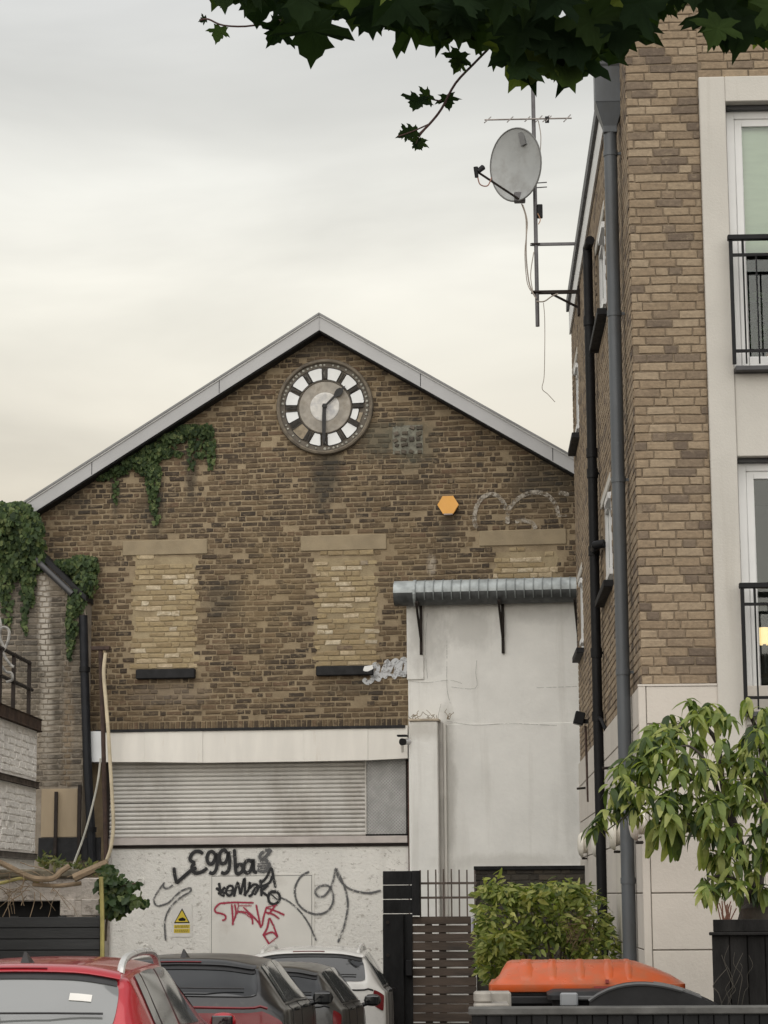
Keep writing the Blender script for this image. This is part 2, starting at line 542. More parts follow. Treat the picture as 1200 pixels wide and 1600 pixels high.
def course_bricks(a0, a1, z0, z1, pitch, rnd, bond='flemish', joint=0.012, hfrac=0.78):
    """Yields (left, right, zc, height) for a wall."""
    n = int(round((z1 - z0) / pitch))
    for k in range(n):
        zc = z0 + (k + 0.5) * pitch
        x = a0 - rnd.uniform(0, 0.03) - (0.17 if k % 2 else 0.0) - (rnd.choice([0, 0.112]) if bond == 'mixed' else 0)
        i = k
        while x < a1:
            if bond == 'stretcher': w = 0.225
            elif bond == 'old': w = rnd.choice([0.225, 0.225, 0.112, 0.112, 0.112])
            elif bond == 'mixed': w = rnd.choice([0.225, 0.225, 0.225, 0.112])
            else: w = 0.225 if i % 2 else 0.112
            i += 1
            l, r = max(x + joint / 2, a0), min(x + w - joint / 2, a1)
            if r - l > 0.035:
                yield l, r, zc, pitch * hfrac * rnd.uniform(0.92, 1.08)
            x += w

# ------------------------------------------------------------------ gabled depot
depot = thing('brick_depot', 'old brown brick depot with pointed gable, bricked up windows and shuttered white front', 'building', GF.o, GF.rot)
PX = GF.pix
apex_o = PX(503, 499); left_o = PX(50, 787); right_o = PX(893, 720)
sl_l = (apex_o[1] - left_o[1]) / (apex_o[0] - left_o[0])
sl_r = (apex_o[1] - right_o[1]) / (right_o[0] - apex_o[0])
SL = (sl_l + sl_r) / 2
LEFT_A = left_o[0]
RIGHT_A = 2 * apex_o[0] - LEFT_A
def roof_z(a): return apex_o[1] - SL * abs(a - apex_o[0])
BOARD = 0.215                                       # vertical height of the bargeboard face
z_fascia = PX(400, 1139)[1]
# wall body (the mortar bed that the bricks sit in)
zb = -1.3
body = MB()
body.prism([(LEFT_A, zb), (RIGHT_A, zb), (RIGHT_A, roof_z(RIGHT_A) - 0.12), (apex_o[0], roof_z(apex_o[0]) - 0.12), (LEFT_A, roof_z(LEFT_A) - 0.12)], 0.0, 14.0)
body.build('wall', MORTAR_OLD, depot)
# bargeboards and roof
for s, ext in ((-1, LEFT_A - 0.02), (1, RIGHT_A + 0.02)):
    mb = MB()
    x0 = apex_o[0] + s * 0.002
    mb.prism([(x0, roof_z(x0)), (ext, roof_z(ext)), (ext, roof_z(ext) - BOARD), (x0, roof_z(x0) - BOARD)], -0.26, -0.20)
    bg = mb.build('bargeboard', BARGE, depot, bevel=0.006)
    for q in (1.45, 3.3):
        x = apex_o[0] + s * q
        mb = MB(); mb.box(x - .005, x + .005, -.2615, -.25, roof_z(x) - BOARD + .004, roof_z(x) - .004); mb.build('board_joint', SILL_DARK, bg)
    mb = MB(); mb.prism([(x0, roof_z(x0) + .028), (ext, roof_z(ext) + .028), (ext, roof_z(ext) - .025), (x0, roof_z(x0) - .025)], -.275, -.2605); mb.build('verge_trim', VERGE, bg)
    mb = MB()
    mb.prism([(x0, roof_z(x0) + 0.03), (ext + s * 0.05, roof_z(ext) + 0.03 - SL * 0.05), (ext + s * 0.05, roof_z(ext) - SL * 0.05 - 0.0), (x0, roof_z(x0) - 0.0)], -0.29, 14.0)
    mb.build('roof', ROOFING, depot)
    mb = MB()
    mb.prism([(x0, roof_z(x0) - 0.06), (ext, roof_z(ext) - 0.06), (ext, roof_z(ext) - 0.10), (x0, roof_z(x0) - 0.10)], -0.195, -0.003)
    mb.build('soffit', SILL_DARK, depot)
    mb = MB(); mb.prism([(x0, roof_z(x0) - BOARD - .002), (ext, roof_z(ext) - BOARD - .002), (ext, roof_z(ext) - BOARD - .028), (x0, roof_z(x0) - BOARD - .028)], -.235, -.003); mb.build('eaves_shadow_strip', SILL_DARK, depot)  # dark strip that draws the eaves shadow line below the bargeboard

# openings: lintels, bricked-up windows, sills
def rect(x0, y0, x1, y1, b=0.0):
    """Pixel rectangle -> (a0, a1, z0, z1) on the wall, squared."""
    xm, ym = (x0 + x1) / 2, (y0 + y1) / 2
    return (PX(x0, ym, b)[0], PX(x1, ym, b)[0], PX(xm, y1, b)[1], PX(xm, y0, b)[1])
holes = []
lint = [rect(192, 844, 324, 867), rect(470, 836, 604, 860), rect(749, 828, 885, 852)]
for r in lint:
    mb = MB(); mb.box(r[0], r[1], -0.02, 0.05, r[2], r[3]); mb.build('lintel', LINTEL, depot, bevel=0.008)
    holes.append((r[0] - 0.01, r[1] + 0.01, r[2] - 0.012, r[3] + 0.012))
infills = [rect(211, 867, 305, 1045), rect(496, 861, 586, 1041), rect(772, 853, 868, 912)]
sills = [rect(214, 1046, 306, 1061), rect(495, 1041, 584, 1056)]
for r in sills:
    mb = MB(); mb.box(r[0], r[1], -0.09, 0.05, r[2], r[3]); mb.build('window_sill', SILL_DARK, depot, bevel=0.012)
    holes.append((r[0] - 0.01, r[1] + 0.01, r[2] - 0.005, r[3] + 0.01))
BED = mortar_mat('pale_infill_mortar', (0.24, 0.185, 0.11, 1), (0.36, 0.29, 0.18, 1))
rnd = random.Random(5)
for r in infills:
    holes.append((r[0], r[1], r[2], r[3]))
    L_, R_ = [], []
    z = r[2]
    while z < r[3] - .02:
        L_.append((r[0] + rnd.uniform(-.07, .02), z)); R_.append((r[1] + rnd.uniform(-.02, .08), z + rnd.uniform(-.01, .01))); z += rnd.uniform(.05, .14)
    mb = MB(); mb.prism(L_ + list(reversed(R_)), -.0045, .01); mb.build('infill_mortar', BED, depot)
    for l, rr, zc, h in course_bricks(r[0], r[1], r[2], r[3], 0.075, rnd, 'mixed', 0.014, 0.80):
        if l < r[0] + .03: l -= rnd.uniform(-.03, .07)
        if rr > r[1] - .03: rr += rnd.uniform(-.03, .07)
        if rnd.random() < .06 or (zc > r[3] - .16 and rnd.random() < .6): continue
        me = pooled_brick('infill_brick', rr - l, 0.048 + .006 * rnd.randrange(3), 0.010 + rnd.uniform(0, .006), BR_INFILL, rnd)
        inst('infill_brick', me, depot, Vector(((l + rr) / 2, -0.002, zc)))
# the square patch of an old stone vent
r = rect(613, 664, 661, 710)
holes.append(r)
VENT = plain('mossy_stone', (0.20, 0.195, 0.155, 1), 0.95, 0.35, 14.0, 0.7, 40)
vent = MB(); vent.box(r[0] + .005, r[1] - .005, -0.004, 0.03, r[2] + .005, r[3] - .005)
pt = vent.build('stone_patch', VENT, depot)
rnd = random.Random(8)
for i in range(4):
    for k in range(5):
        if rnd.random() < 0.15: continue
        ax = r[0] + (i + .5 + rnd.uniform(-.15, .15)) * (r[1] - r[0]) / 4
        zx = r[2] + (k + .5 + rnd.uniform(-.1, .1)) * (r[3] - r[2]) / 5
        mb = MB(); v, f = brick_geo(0.075 * rnd.uniform(.7, 1.2), 0.055 * rnd.uniform(.7, 1.1), 0.02, rnd, 0.008)
        mb.add(v, f, rnd.random())
        o = mb.build('stone', BR_GREY, pt, loc=(ax, -0.005, zx))
        o.rotation_euler = (0, rnd.uniform(-.5, .5), 0)

CLK = PX(508, 636.5)
CLK_R = 0.5 * (PX(583.5, 638)[0] - PX(432.5, 638)[0])
ANX_L = PX(638, 1050)[0]
ANX_Z = PX(760, 945)[1]
duct_z = PX(760, 925)[1]
def keep(l, r_, z0, z1):
    m = 0.03
    if max(z1 - roof_z(l), z1 - roof_z(r_)) > -0.10: return False
    for h in holes:
        if l < h[1] - m and r_ > h[0] + m and z0 < h[3] - 0.02 and z1 > h[2] + 0.02: return False
    am, zm = (l + r_) / 2, (z0 + z1) / 2
    if (am - CLK[0]) ** 2 + (zm - CLK[1]) ** 2 < (CLK_R * 0.93) ** 2: return False
    if l > ANX_L + 0.1 and z1 < duct_z: return False
    return True
rnd = random.Random(21)
allb = []
z_top = roof_z(apex_o[0]) - 0.2
for l, r_, zc, h in course_bricks(PX(40, 1000)[0], PX(925, 800)[0], z_fascia + 0.13, z_top, 0.0765, rnd, 'old', 0.017, 0.72):
    if keep(l, r_, zc - h / 2, zc + h / 2):
        if rnd.random() < .04: continue                    # bricks lost behind mortar
        w = r_ - l
        cut = rnd.random()
        if cut < .09: l += w * rnd.uniform(.05, .3)
        elif cut < .18: r_ -= w * rnd.uniform(.05, .3)
        zc += .006 * sin(l * 1.3 + zc * 2) + rnd.uniform(-.003, .003)
        allb.append((l, r_, zc, h * rnd.uniform(.82, 1.12)))
EDGE_A = PX(897, 800)[0]
cand = sorted([b for b in allb if b[1] - b[0] > 0.19 and b[1] < EDGE_A and b[2] > duct_z + 0.2 or (b[1] - b[0] > 0.19 and PX(330, 950)[0] < b[0] and b[1] < ANX_L)], key=lambda b: -b[0])
big = set(id(b) for b in cand[:296])
stuff = MB()
stuff.raw = True
for b in allb:
    l, r_, zc, h = b
    d = 0.006 + rnd.uniform(0, 0.012)
    if id(b) in big:
        inst('brick', pooled_brick('brick', r_ - l, 0.046 + 0.004 * rnd.randrange(3), 0.012, BR_OLD, rnd), depot, Vector(((l + r_) / 2, 0.002, zc + rnd.uniform(-.004, .004))))
    else:
        v, f = brick_geo(r_ - l, h, d, rnd, 0.007)
        stuff.add([(p[0] + (l + r_) / 2, p[1] + 0.002, p[2] + zc) for p in v], f, rnd.random())
stuff.build('brickwork', BR_OLD, depot, kind='stuff')
# soldier course over the fascia
sol = MB(); sol.raw = True
a = PX(140, 1135)[0]
while a < PX(640, 1135)[0]:
    v, f = brick_geo(0.055, 0.10, 0.018, rnd, 0.004)
    sol.add([(p[0] + a, p[1] + 0.002, p[2] + z_fascia + 0.065) for p in v], f, rnd.random())
    a += 0.075
sol.build('soldier_course', BR_OLD, depot, kind='stuff')

# ------------------------------------------------------------------ white front: fascia, shutter, mesh panel, painted wall
PB = -0.06
fx = [158, 226, 317, 475, 575, 637]
ft = [1143, 1142, 1141, 1138, 1136, 1134]
fb = [1190, 1190, 1191, 1189, 1187, 1184]
for i in range(5):
    p = [PX(fx[i], ft[i], -.3), PX(fx[i + 1], ft[i + 1], -.3), PX(fx[i + 1], fb[i + 1], -.3), PX(fx[i], fb[i], -.3)]
    g_ = 0.007
    p = [(p[0][0] + g_, p[0][1]), (p[1][0] - g_, p[1][1]), (p[2][0] - g_, p[2][1]), (p[3][0] + g_, p[3][1])]
    mb = MB(); mb.prism(p, -0.30 - 0.004 * (i % 2), 0.0); mb.build('fascia_panel', FASCIA, depot, bevel=0.006)
p = [PX(139, 1143, -.33), PX(161, 1143, -.33), PX(161, 1190, -.33), PX(139, 1190, -.33)]
mb = MB(); mb.prism(p, -0.33, -0.01); mb.build('fascia_end_panel', plain('blue_white_panel', (0.74, 0.76, 0.77, 1), .45, .04), depot, bevel=0.004)
mb = MB(); mb.box(PX(158, 1136)[0], PX(637, 1136)[0], -0.32, 0.0, PX(400, 1141, -.3)[1], PX(400, 1137, -.3)[1] + .004); mb.build('flashing', SILL_DARK, depot)
# shutter: curved horizontal slats
s0, s1 = PX(172, 1260, -.06)[0], PX(571, 1250, -.06)[0]
zt, zbm = PX(370, 1186, -.06)[1], PX(370, 1308, -.06)[1]
mb = MB(); mb.box(s0 - .02, PX(640, 1250, -.06)[0], -0.04, 0.0, zbm - .02, zt); back = mb.build('shutter_backing', DARK_VOID, depot)
shutter = MB(); shutter.box(s0 - 0.05, s0, -0.10, 0.0, zbm, zt)
shutter = shutter.build('roller_shutter', DARK_IRON, depot)
NS = 18
ph = (zt - zbm) / NS
prof = [(-0.05, 0.0), (-0.066, ph * .12), (-0.078, ph * .35), (-0.078, ph * .6), (-0.066, ph * .82), (-0.052, ph * .93), (-0.045, ph * .99)]
mb = MB()
n = len(prof)
vs = [(s0, p[0], p[1]) for p in prof] + [(s1, p[0], p[1]) for p in prof]
mb.add(vs, [(i, n + i, n + i + 1, i + 1) for i in range(n - 1)] + [tuple(range(n)), tuple(range(n, 2 * n))])
slat = mb.mesh('slat', SHUTTER_M)
for k in range(NS):
    M = Matrix.Translation((0, random.uniform(-.002, .002), zbm + k * ph)) @ Matrix.Rotation(random.uniform(-.0012, .0012), 4, 'Y')
    inst('slat', slat, shutter, M)
mb = MB(); mb.box(s0, PX(638, 1313)[0], -0.11, -0.03, PX(400, 1319, -.1)[1], zbm - 0.002); mb.build('bottom_rail', plain('pinkish_rail', (0.50, 0.45, 0.42, 1), .6, .15, 4), depot, bevel=.006)
mb = MB(); mb.box(s0, PX(640, 1320)[0], -0.08, -0.03, PX(400, 1324, -.08)[1], PX(400, 1319.5, -.08)[1]); mb.build('rail_shadow_gap', DARK_IRON, depot)
# mesh panel right of the shutter: expanded metal over a pale board
m0, m1 = PX(573, 1250, -.05)[0], PX(637, 1250, -.05)[0]
mz0, mz1 = PX(605, 1303, -.05)[1], PX(605, 1184, -.05)[1]
mb = MB(); mb.box(m0, m1, -0.055, -0.042, mz0, mz1); pan = mb.build('mesh_panel', plain('panel_board', (0.42, 0.41, 0.40, 1), .6, .12, 3), depot)
wire = MB()
st = 0.045
x = -2.0
WIRE = plain('galvanised_wire', (0.55, 0.55, 0.54, 1), 0.45, .2, 8, metal=0.3)
while x < 2.0:
    for s in (1, -1):
        pts = []
        for q in range(2):
            pass
        # clip the diagonal a = x + s*(z - mz0) to the panel
        zlo, zhi = mz0, mz1
        A0 = m0 + (x if s > 0 else x + (mz1 - mz0))
        z_at = lambda a_: mz0 + s * (a_ - A0)
        cs = [(max(m0, min(m1, A0)), None)]
        za, zb_ = z_at(m0), z_at(m1)
        seg = sorted([(za, m0), (zb_, m1)])
        lo, hi = max(seg[0][0], mz0), min(seg[1][0], mz1)
        if hi - lo > 0.01:
            a_lo, a_hi = A0 + s * (lo - mz0), A0 + s * (hi - mz0)
            wire.tube([(a_lo, -0.062 - .002 * s, lo), (a_hi, -0.062 - .002 * s, hi)], 0.0045, 3, cap=False)
    x += st
wire.build('wire_mesh', WIRE, pan, kind='stuff')
for (x0, x1, y0, y1) in ((m0 - .02, m0, mz0, mz1), (m1 - .02, m1 + .0, mz0, mz1)):
    mb = MB(); mb.box(x0, x1, -0.085, -0.02, y0, y1); mb.build('panel_edge', DARK_IRON if x1 > m1 - .01 else SHUTTER_M, pan)
# painted wall under the shutter
w0, w1 = PX(172, 1400, PB)[0], PX(640, 1400, PB)[0]
mb = MB(); mb.box(w0, w1, PB, -0.001, -1.25, PX(400, 1323, PB)[1]); mb.build('painted_wall', WHITE_PEEL, depot)
d0, d1 = PX(331, 1430, PB)[0], PX(487, 1430, PB)[0]
dz = PX(400, 1369, PB)[1]
mb = MB(); mb.box(d0, d1, PB - .008, PB + .01, -1.25, dz); door = mb.build('door', WHITE_DOOR, depot, bevel=.003)
fr = MB()
fr.box(d0 - .035, d0 - .006, PB - .006, PB + .02, -1.25, dz + .035); fr.box(d1 + .006, d1 + .04, PB - .006, PB + .02, -1.25, dz + .035); fr.box(d0 - .006, d1 + .006, PB - .006, PB + .02, dz + .006, dz + .035)
fr.build('door_frame', WHITE_DOOR, door, bevel=.003)
gp = MB()
gp.box(d0 - .006, d0, PB - .002, PB + .02, -1.25, dz + .006); gp.box(d1, d1 + .006, PB - .002, PB + .02, -1.25, dz + .006); gp.box(d0, d1, PB - .002, PB + .02, dz, dz + .006)
gp.build('door_gap', SILL_DARK, door)
mb = MB(); mb.box(w0 - .03, w0 + .02, PB - .03, PB + .02, -1.25, PX(176, 1340, PB)[1]); mb.build('corner_strip', plain('pale_grey_strip', (.55, .53, .5, 1), .6, .1), depot)
mb = MB(); mb.box(PX(637.5, 1250, -.12)[0], PX(641.5, 1250, -.12)[0], -0.13, -0.001, -1.25, PX(640, 1190, -.12)[1]); mb.build('red_edge_post', plain('rusty_red', (0.10, 0.05, 0.035, 1), .8, .4, 6), depot)
# a round pipe hole and a smaller hole
for (px, py, rr) in ((219, 1377, 0.035), (227, 1479, 0.022)):
    c = PX(px, py, PB)
    mb = MB(); M = Matrix.Translation((c[0], PB - .012, c[1])) @ Matrix.Rotation(pi / 2, 4, 'X')
    mb.lathe([(rr * 1.9, -0.02), (rr * 1.8, 0.0), (rr, 0.004), (rr * .95, -0.02)], 18, M); hh = mb.build('pipe_collar', WHITE_PEEL, depot, smooth=True)
    mb = MB(); mb.lathe([(rr * .96, -0.018), (0, -0.017)], 16, M); mb.build('hole', DARK_VOID, hh)

# ------------------------------------------------------------------ spray-painted writing (flat paint on the wall)
def spray(name, c, rough=.6, alpha=None):
    t = NT(name)
    t.set(c, rough)
    if alpha:
        _, h = t.noise(t.pos(), 18, 5, 0.7)
        r_ = t.node('ShaderNodeMapRange')
        r_.inputs[1].default_value, r_.inputs[2].default_value = alpha[0], alpha[1]
        t.l.new(h, r_.inputs[0]); t.l.new(r_.outputs[0], t.b.inputs['Alpha'])
    return t.m
SP_BLACK = spray('black_spray', (0.012, 0.012, 0.013, 1), .55, (0.30, 0.42))
SP_GREY = spray('grey_spray', (0.10, 0.10, 0.10, 1), .6, (0.34, 0.52))
SP_RED = spray('red_spray', (0.36, 0.025, 0.06, 1), .5, (0.30, 0.45))
def mist(name, c):
    t = NT(name)
    t.set(c, .8)
    _, h = t.noise(t.pos(), 45, 5, 0.8)
    r_ = t.node('ShaderNodeMapRange')
    r_.inputs[1].default_value, r_.inputs[2].default_value, r_.inputs[4].default_value = .45, .7, .55
    t.l.new(h, r_.inputs[0]); t.l.new(r_.outputs[0], t.b.inputs['Alpha'])
    return t.m
OVERSPRAY = {SP_BLACK: mist('black_mist', (.05, .05, .05, 1)), SP_RED: mist('red_mist', (.42, .12, .14, 1)), SP_GREY: mist('grey_mist', (.3, .3, .3, 1))}
def strokes(name, mat, lst, w, zx=(220, 1300, 3.0), b=PB - .0125, parent=depot, label=None):
    mb = MB()
    mb.raw = True
    for k, st_ in enumerate(lst):
        pts = [PX(zx[0] + x / zx[2], zx[1] + y / zx[2], b) for x, y in st_]
        pts = smooth_path(pts, 5) if len(pts) > 2 else [Vector(q) for q in pts]
        mb.ribbon(pts, w * 1.35, b - k * 0.00015, taper=True)
    o = mb.build(name, mat, parent)
    if mat in OVERSPRAY:
        m2 = MB(); m2.raw = True
        for k, st_ in enumerate(lst):
            pts = [PX(zx[0] + x / zx[2], zx[1] + y / zx[2], b) for x, y in st_]
            m2.ribbon(smooth_path(pts, 5) if len(pts) > 2 else [Vector(q) for q in pts], w * 2.6, b + .0012 - k * .00004)
        m2.build('overspray', OVERSPRAY[mat], o)
    if label: o['label'] = label
    return o
strokes('spray_tag', SP_BLACK, [
    [(155, 165), (160, 205), (168, 241)], [(166, 241), (200, 210), (235, 180), (262, 168)],
    [(292, 102), (272, 90), (250, 94), (234, 112), (232, 132), (255, 146)], [(255, 146), (240, 160), (242, 182), (262, 193), (290, 184), (312, 168)],
    [(348, 105), (335, 92), (318, 98), (310, 122), (318, 147), (336, 146), (348, 125), (352, 103), (358, 140), (352, 178), (336, 194), (320, 188)],
    [(404, 98), (392, 84), (374, 94), (368, 120), (376, 146), (394, 145), (406, 122), (410, 95), (417, 140), (410, 180), (394, 194), (376, 188)],
    [(438, 80), (442, 130), (446, 188), (462, 194), (478, 178), (474, 154), (458, 152), (446, 166)],
    [(522, 142), (506, 132), (488, 146), (482, 172), (494, 192), (512, 184), (524, 150), (526, 128), (530, 182), (546, 188)],
], 0.036, label='black spray painted name on the white wall')
strokes('spray_tag', SP_GREY, [
    [(610, 84), (584, 88), (562, 104), (560, 124), (586, 132), (602, 150), (596, 176), (570, 186), (546, 176)],
    [(612, 82), (590, 110), (560, 142)], [(545, 160), (598, 158)], [(548, 170), (598, 168)], [(548, 150), (596, 146)],
], 0.034, label='greyed letter ending the black spray painted name')
strokes('spray_tag', SP_BLACK, [
    [(366, 238), (372, 270), (376, 292), (394, 300)], [(352, 262), (374, 278), (398, 288)], [(362, 292), (384, 270), (396, 258)],
    [(402, 262), (420, 252), (432, 262), (428, 288), (412, 298), (400, 284), (404, 262)], [(402, 276), (432, 274)],
    [(436, 304), (444, 270), (454, 238), (462, 268), (468, 290), (476, 255), (486, 218), (488, 262), (490, 302)],
    [(482, 296), (504, 272), (512, 234), (510, 262), (530, 246), (548, 252), (530, 272), (520, 294), (504, 302)], [(532, 296), (548, 268), (556, 250)],
    [(560, 222), (564, 262), (566, 302)], [(598, 248), (580, 264), (566, 276), (584, 292), (604, 306)], [(545, 262), (600, 240), (616, 206)],
    [(636, 280), (612, 280), (598, 304), (604, 330), (626, 338), (648, 322), (650, 296), (636, 280)], [(612, 292), (640, 318)], [(596, 286), (648, 284)],
    [(560, 242), (588, 214), (612, 170), (622, 215), (632, 262)],
], 0.027, label='smaller black spray painted word on the white door')
strokes('spray_tag', SP_GREY, [
    [(650, 306), (690, 324), (730, 356), (766, 398), (796, 448), (822, 510)],
], 0.017, label='thin grey sprayed line trailing down from the smaller black word')
strokes('spray_tag', SP_GREY, [
    [(112, 236), (86, 270), (62, 312), (72, 344), (104, 342), (136, 326), (176, 286), (212, 266), (234, 264), (230, 280), (190, 304), (148, 342), (122, 384), (112, 430), (116, 510)],
    [(104, 240), (110, 262), (130, 262), (150, 248)],
], 0.017, label='thin grey sprayed loops over the warning sign')
strokes('spray_tag', SP_GREY, [
    [(790, 186), (756, 204), (730, 242), (722, 284), (738, 338), (780, 374), (830, 386), (876, 370), (900, 330), (900, 290), (884, 256), (856, 250), (828, 262), (818, 284), (832, 302), (858, 300), (884, 270), (904, 220), (914, 172), (926, 214), (962, 256), (1010, 278), (1070, 286), (1126, 274)],
    [(914, 172), (938, 216), (958, 268), (970, 330), (964, 392), (950, 450), (924, 518)],
], 0.021, label='big looping grey sprayed flourish right of the door')
strokes('spray_tag', SP_RED, [
    [(396, 334), (370, 336), (348, 358), (352, 376), (376, 382), (396, 392), (396, 408), (380, 414)],
    [(388, 334), (440, 330), (530, 332)], [(426, 338), (430, 390), (432, 438)], [(440, 338), (446, 384), (428, 430)],
    [(458, 330), (452, 386)], [(456, 346), (520, 346)], [(454, 374), (494, 378), (520, 400), (524, 434)], [(470, 370), (524, 408)],
    [(540, 340), (552, 396), (562, 450)], [(480, 352), (540, 410), (566, 440), (576, 396), (590, 350)],
    [(590, 356), (636, 372), (674, 390)], [(582, 376), (620, 386), (650, 408)], [(632, 342), (610, 372), (594, 386)], [(588, 352), (640, 342)],
    [(602, 402), (592, 450), (574, 482)], [(604, 402), (624, 446), (642, 494)], [(572, 478), (590, 506), (602, 526)], [(640, 492), (600, 524)], [(576, 484), (616, 470), (642, 494)],
], 0.018, label='red spray painted letters on the white door')
SP_PALE = spray('faded_white_spray', (0.42, 0.38, 0.32, 1), .9, (0.38, 0.62))
Z2 = (700, 700, 6.0)
strokes('faded_paint', SP_PALE, [
    [(268, 752), (248, 690), (252, 610), (276, 530), (330, 460), (400, 432), (470, 450), (520, 510), (545, 580)],
    [(560, 712), (560, 620), (590, 545), (650, 480), (730, 432), (820, 415), (910, 430), (980, 490), (1020, 560), (1035, 640)],
    [(1035, 420), (1110, 430), (1115, 455)], [(1030, 640), (1110, 632)], [(630, 690), (680, 680), (740, 685), (800, 712), (822, 760)],
], 0.045, Z2, -0.019, label='faded white sprayed arches over the right lintel')
SP_SILVER = spray('silver_spray', (0.50, 0.51, 0.52, 1), .5, (0.33, 0.5))
Z3 = (460, 820, 5.715)
strokes('faded_paint', SP_SILVER, [
    [(615, 1375), (660, 1410), (720, 1350), (745, 1270), (715, 1250), (690, 1330), (770, 1390)], [(760, 1370), (800, 1290), (830, 1220), (840, 1300), (800, 1370)],
    [(840, 1320), (880, 1230), (915, 1220), (905, 1330), (880, 1370)], [(935, 1330), (950, 1230), (985, 1200), (1000, 1270), (975, 1340), (945, 1310)], [(620, 1330), (1000, 1345)],
], 0.05, Z3, -0.019, label='silver scribble beside the middle bricked up window')
SP_WHITE = spray('white_drip', (.8, .8, .78, 1), .5)
strokes('faded_paint', SP_WHITE, [[(618, 1282), (650, 1290), (700, 1266)], [(625, 1272), (700, 1262)]], 0.045, Z3, -0.0925, label='white paint splash on the end of the middle sill')
# ------------------------------------------------------------------ clock on the gable
CW = GF.w(CLK[0], 0.0, CLK[1])
clock = thing('wall_clock', 'big round skeleton clock with white panes high under the gable peak', 'clock', CW, GF.rot)
S_ = CLK_R / 75.5                                   # metres per photo pixel on the dial
FACE = Matrix.Rotation(pi / 2, 4, 'X')              # lathe axis towards the viewer (-y)
STONE_RING = plain('clock_stone_ring', (0.185, 0.155, 0.115, 1), .9, .25, 10, .5, 50, dirt=(0.07, 0.06, 0.05, 1), dirt_scale=3)
CLK_DARK = plain('clock_dark_iron', (0.115, 0.098, 0.076, 1), .75, .25, 12, .2, 40)
CLK_PANE = plain('opal_glass', (0.74, 0.75, 0.74, 1), .35, .05, 5, dirt=(.55, .52, .45, 1), dirt_scale=4, dirt_lo=.62, dirt_hi=.85)
CLK_OLD = plain('broken_pane_board', (0.30, 0.25, 0.18, 1), .9, .3, 12)
CLK_INNER = plain('clock_inner_ring', (0.34, 0.31, 0.265, 1), .7, .22, 9, dirt=(0.22, .19, .15, 1), dirt_scale=5)
CLK_CENTRE = plain('clock_centre_disc', (0.62, 0.60, 0.56, 1), .5, .18, 9, dirt=(.36, .36, .37, 1), dirt_scale=5, dirt_lo=.5)
CLK_HAND = plain('clock_hand_iron', (0.014, 0.013, 0.013, 1), .6, .2, 9)
def dial(prof, name, mat, parent, n=64, smooth=True):
    mb = MB(); mb.lathe([(r * S_, h) for r, h in prof], n, FACE)
    return mb.build(name, mat, parent, smooth=smooth)
dial([(75.5, -0.02), (75.5, 0.05), (74.3, 0.072), (71.5, 0.08), (70, 0.07), (69.5, 0.045), (69.4, -0.02)], 'stone_surround', STONE_RING, clock)
dial([(69.6, 0.01), (69.6, 0.034), (62.6, 0.034), (61.8, 0.02), (42.5, 0.02), (42, 0.04), (41, 0.042), (40.2, 0.03), (40.2, 0.0)], 'dial_frame', CLK_DARK, clock)
dial([(40.3, 0.0), (40.3, 0.028), (23, 0.032), (22.6, 0.0)], 'inner_ring', CLK_INNER, clock)
dial([(22.8, 0.0), (22.8, 0.036), (22, 0.040), (20, 0.0385), (0.001, 0.044)], 'centre_disc', CLK_CENTRE, clock, 48)
def pol(ang, r):       # clock angle in degrees from 12, clockwise
    return (r * S_ * sin(radians(ang)), r * S_ * cos(radians(ang)))
rnd = random.Random(3)
for k in range(12):
    c = 15 + 30 * k
    half_o, half_i, ri, ro = 11.0, 10.0, 43.0, 61.6
    mat = CLK_PANE
    lab = None
    if k == 7: mat, lab = CLK_OLD, 'missing pane showing brown backing'
    if k == 3: ro, mat = 53.5, CLK_PANE
    if k == 6: half_o, half_i = 9.2, 6.5
    if k == 8: half_o, half_i = 8.8, 7.5
    outline = [pol(c - half_i, ri), pol(c - half_o, ro - 1)] + [pol(c + half_o * q / 4, ro + (0.4 if abs(q) < 4 else -1)) for q in (-3, -2, -1, 0, 1, 2, 3)] + [pol(c + half_o, ro - 1), pol(c + half_i, ri)] + [pol(c + half_i * q / 4, ri - (.3 if abs(q) < 3 else 0)) for q in (2, 0, -2)]
    mb = MB(); mb.prism(outline, -0.033, -0.012)
    o = mb.build('glass_pane', mat, clock)
    if lab: o['label'] = lab
    # thin dark glazing bar round the pane
    mb = MB(); mb.tube([(x, -0.034, z) for x, z in outline] + [(outline[0][0], -0.034, outline[0][1])], 0.0065, 5)
    mb.build('glazing_bar', CLK_HAND, o)
mb = MB(); oo = [pol(107 - 6, 54), pol(107 - 7, 60.5), pol(116, 60), pol(115, 54)]
mb.prism(oo, -0.030, -0.012); mb.build('glass_pane', CLK_OLD, clock)['label'] = 'broken dull corner of a pane'
NUM = ['XII', 'I', 'II', 'III', 'IIII', 'V', 'VI', 'VII', 'VIII', 'IX', 'X', 'XI']
NUMM = plain('numeral_iron', (0.05, 0.044, 0.037, 1), .7, .2, 10)
NUML = plain('numeral_gap_glass', (0.33, 0.32, 0.29, 1), .6, .3, 14)
def bar(mb, ang, off0, r0, off1, r1, w):
    ux, uz = sin(radians(ang)), cos(radians(ang)); vx, vz = uz, -ux
    p0 = (ux * r0 * S_ + vx * off0 * S_, uz * r0 * S_ + vz * off0 * S_)
    p1 = (ux * r1 * S_ + vx * off1 * S_, uz * r1 * S_ + vz * off1 * S_)
    d = Vector((p1[0] - p0[0], p1[1] - p0[1])).normalized(); nx, nz = -d.y * w * S_ / 2, d.x * w * S_ / 2
    mb.prism([(p0[0] + nx, p0[1] + nz), (p0[0] - nx, p0[1] - nz), (p1[0] - nx, p1[1] - nz), (p1[0] + nx, p1[1] + nz)], -0.050, -0.030)
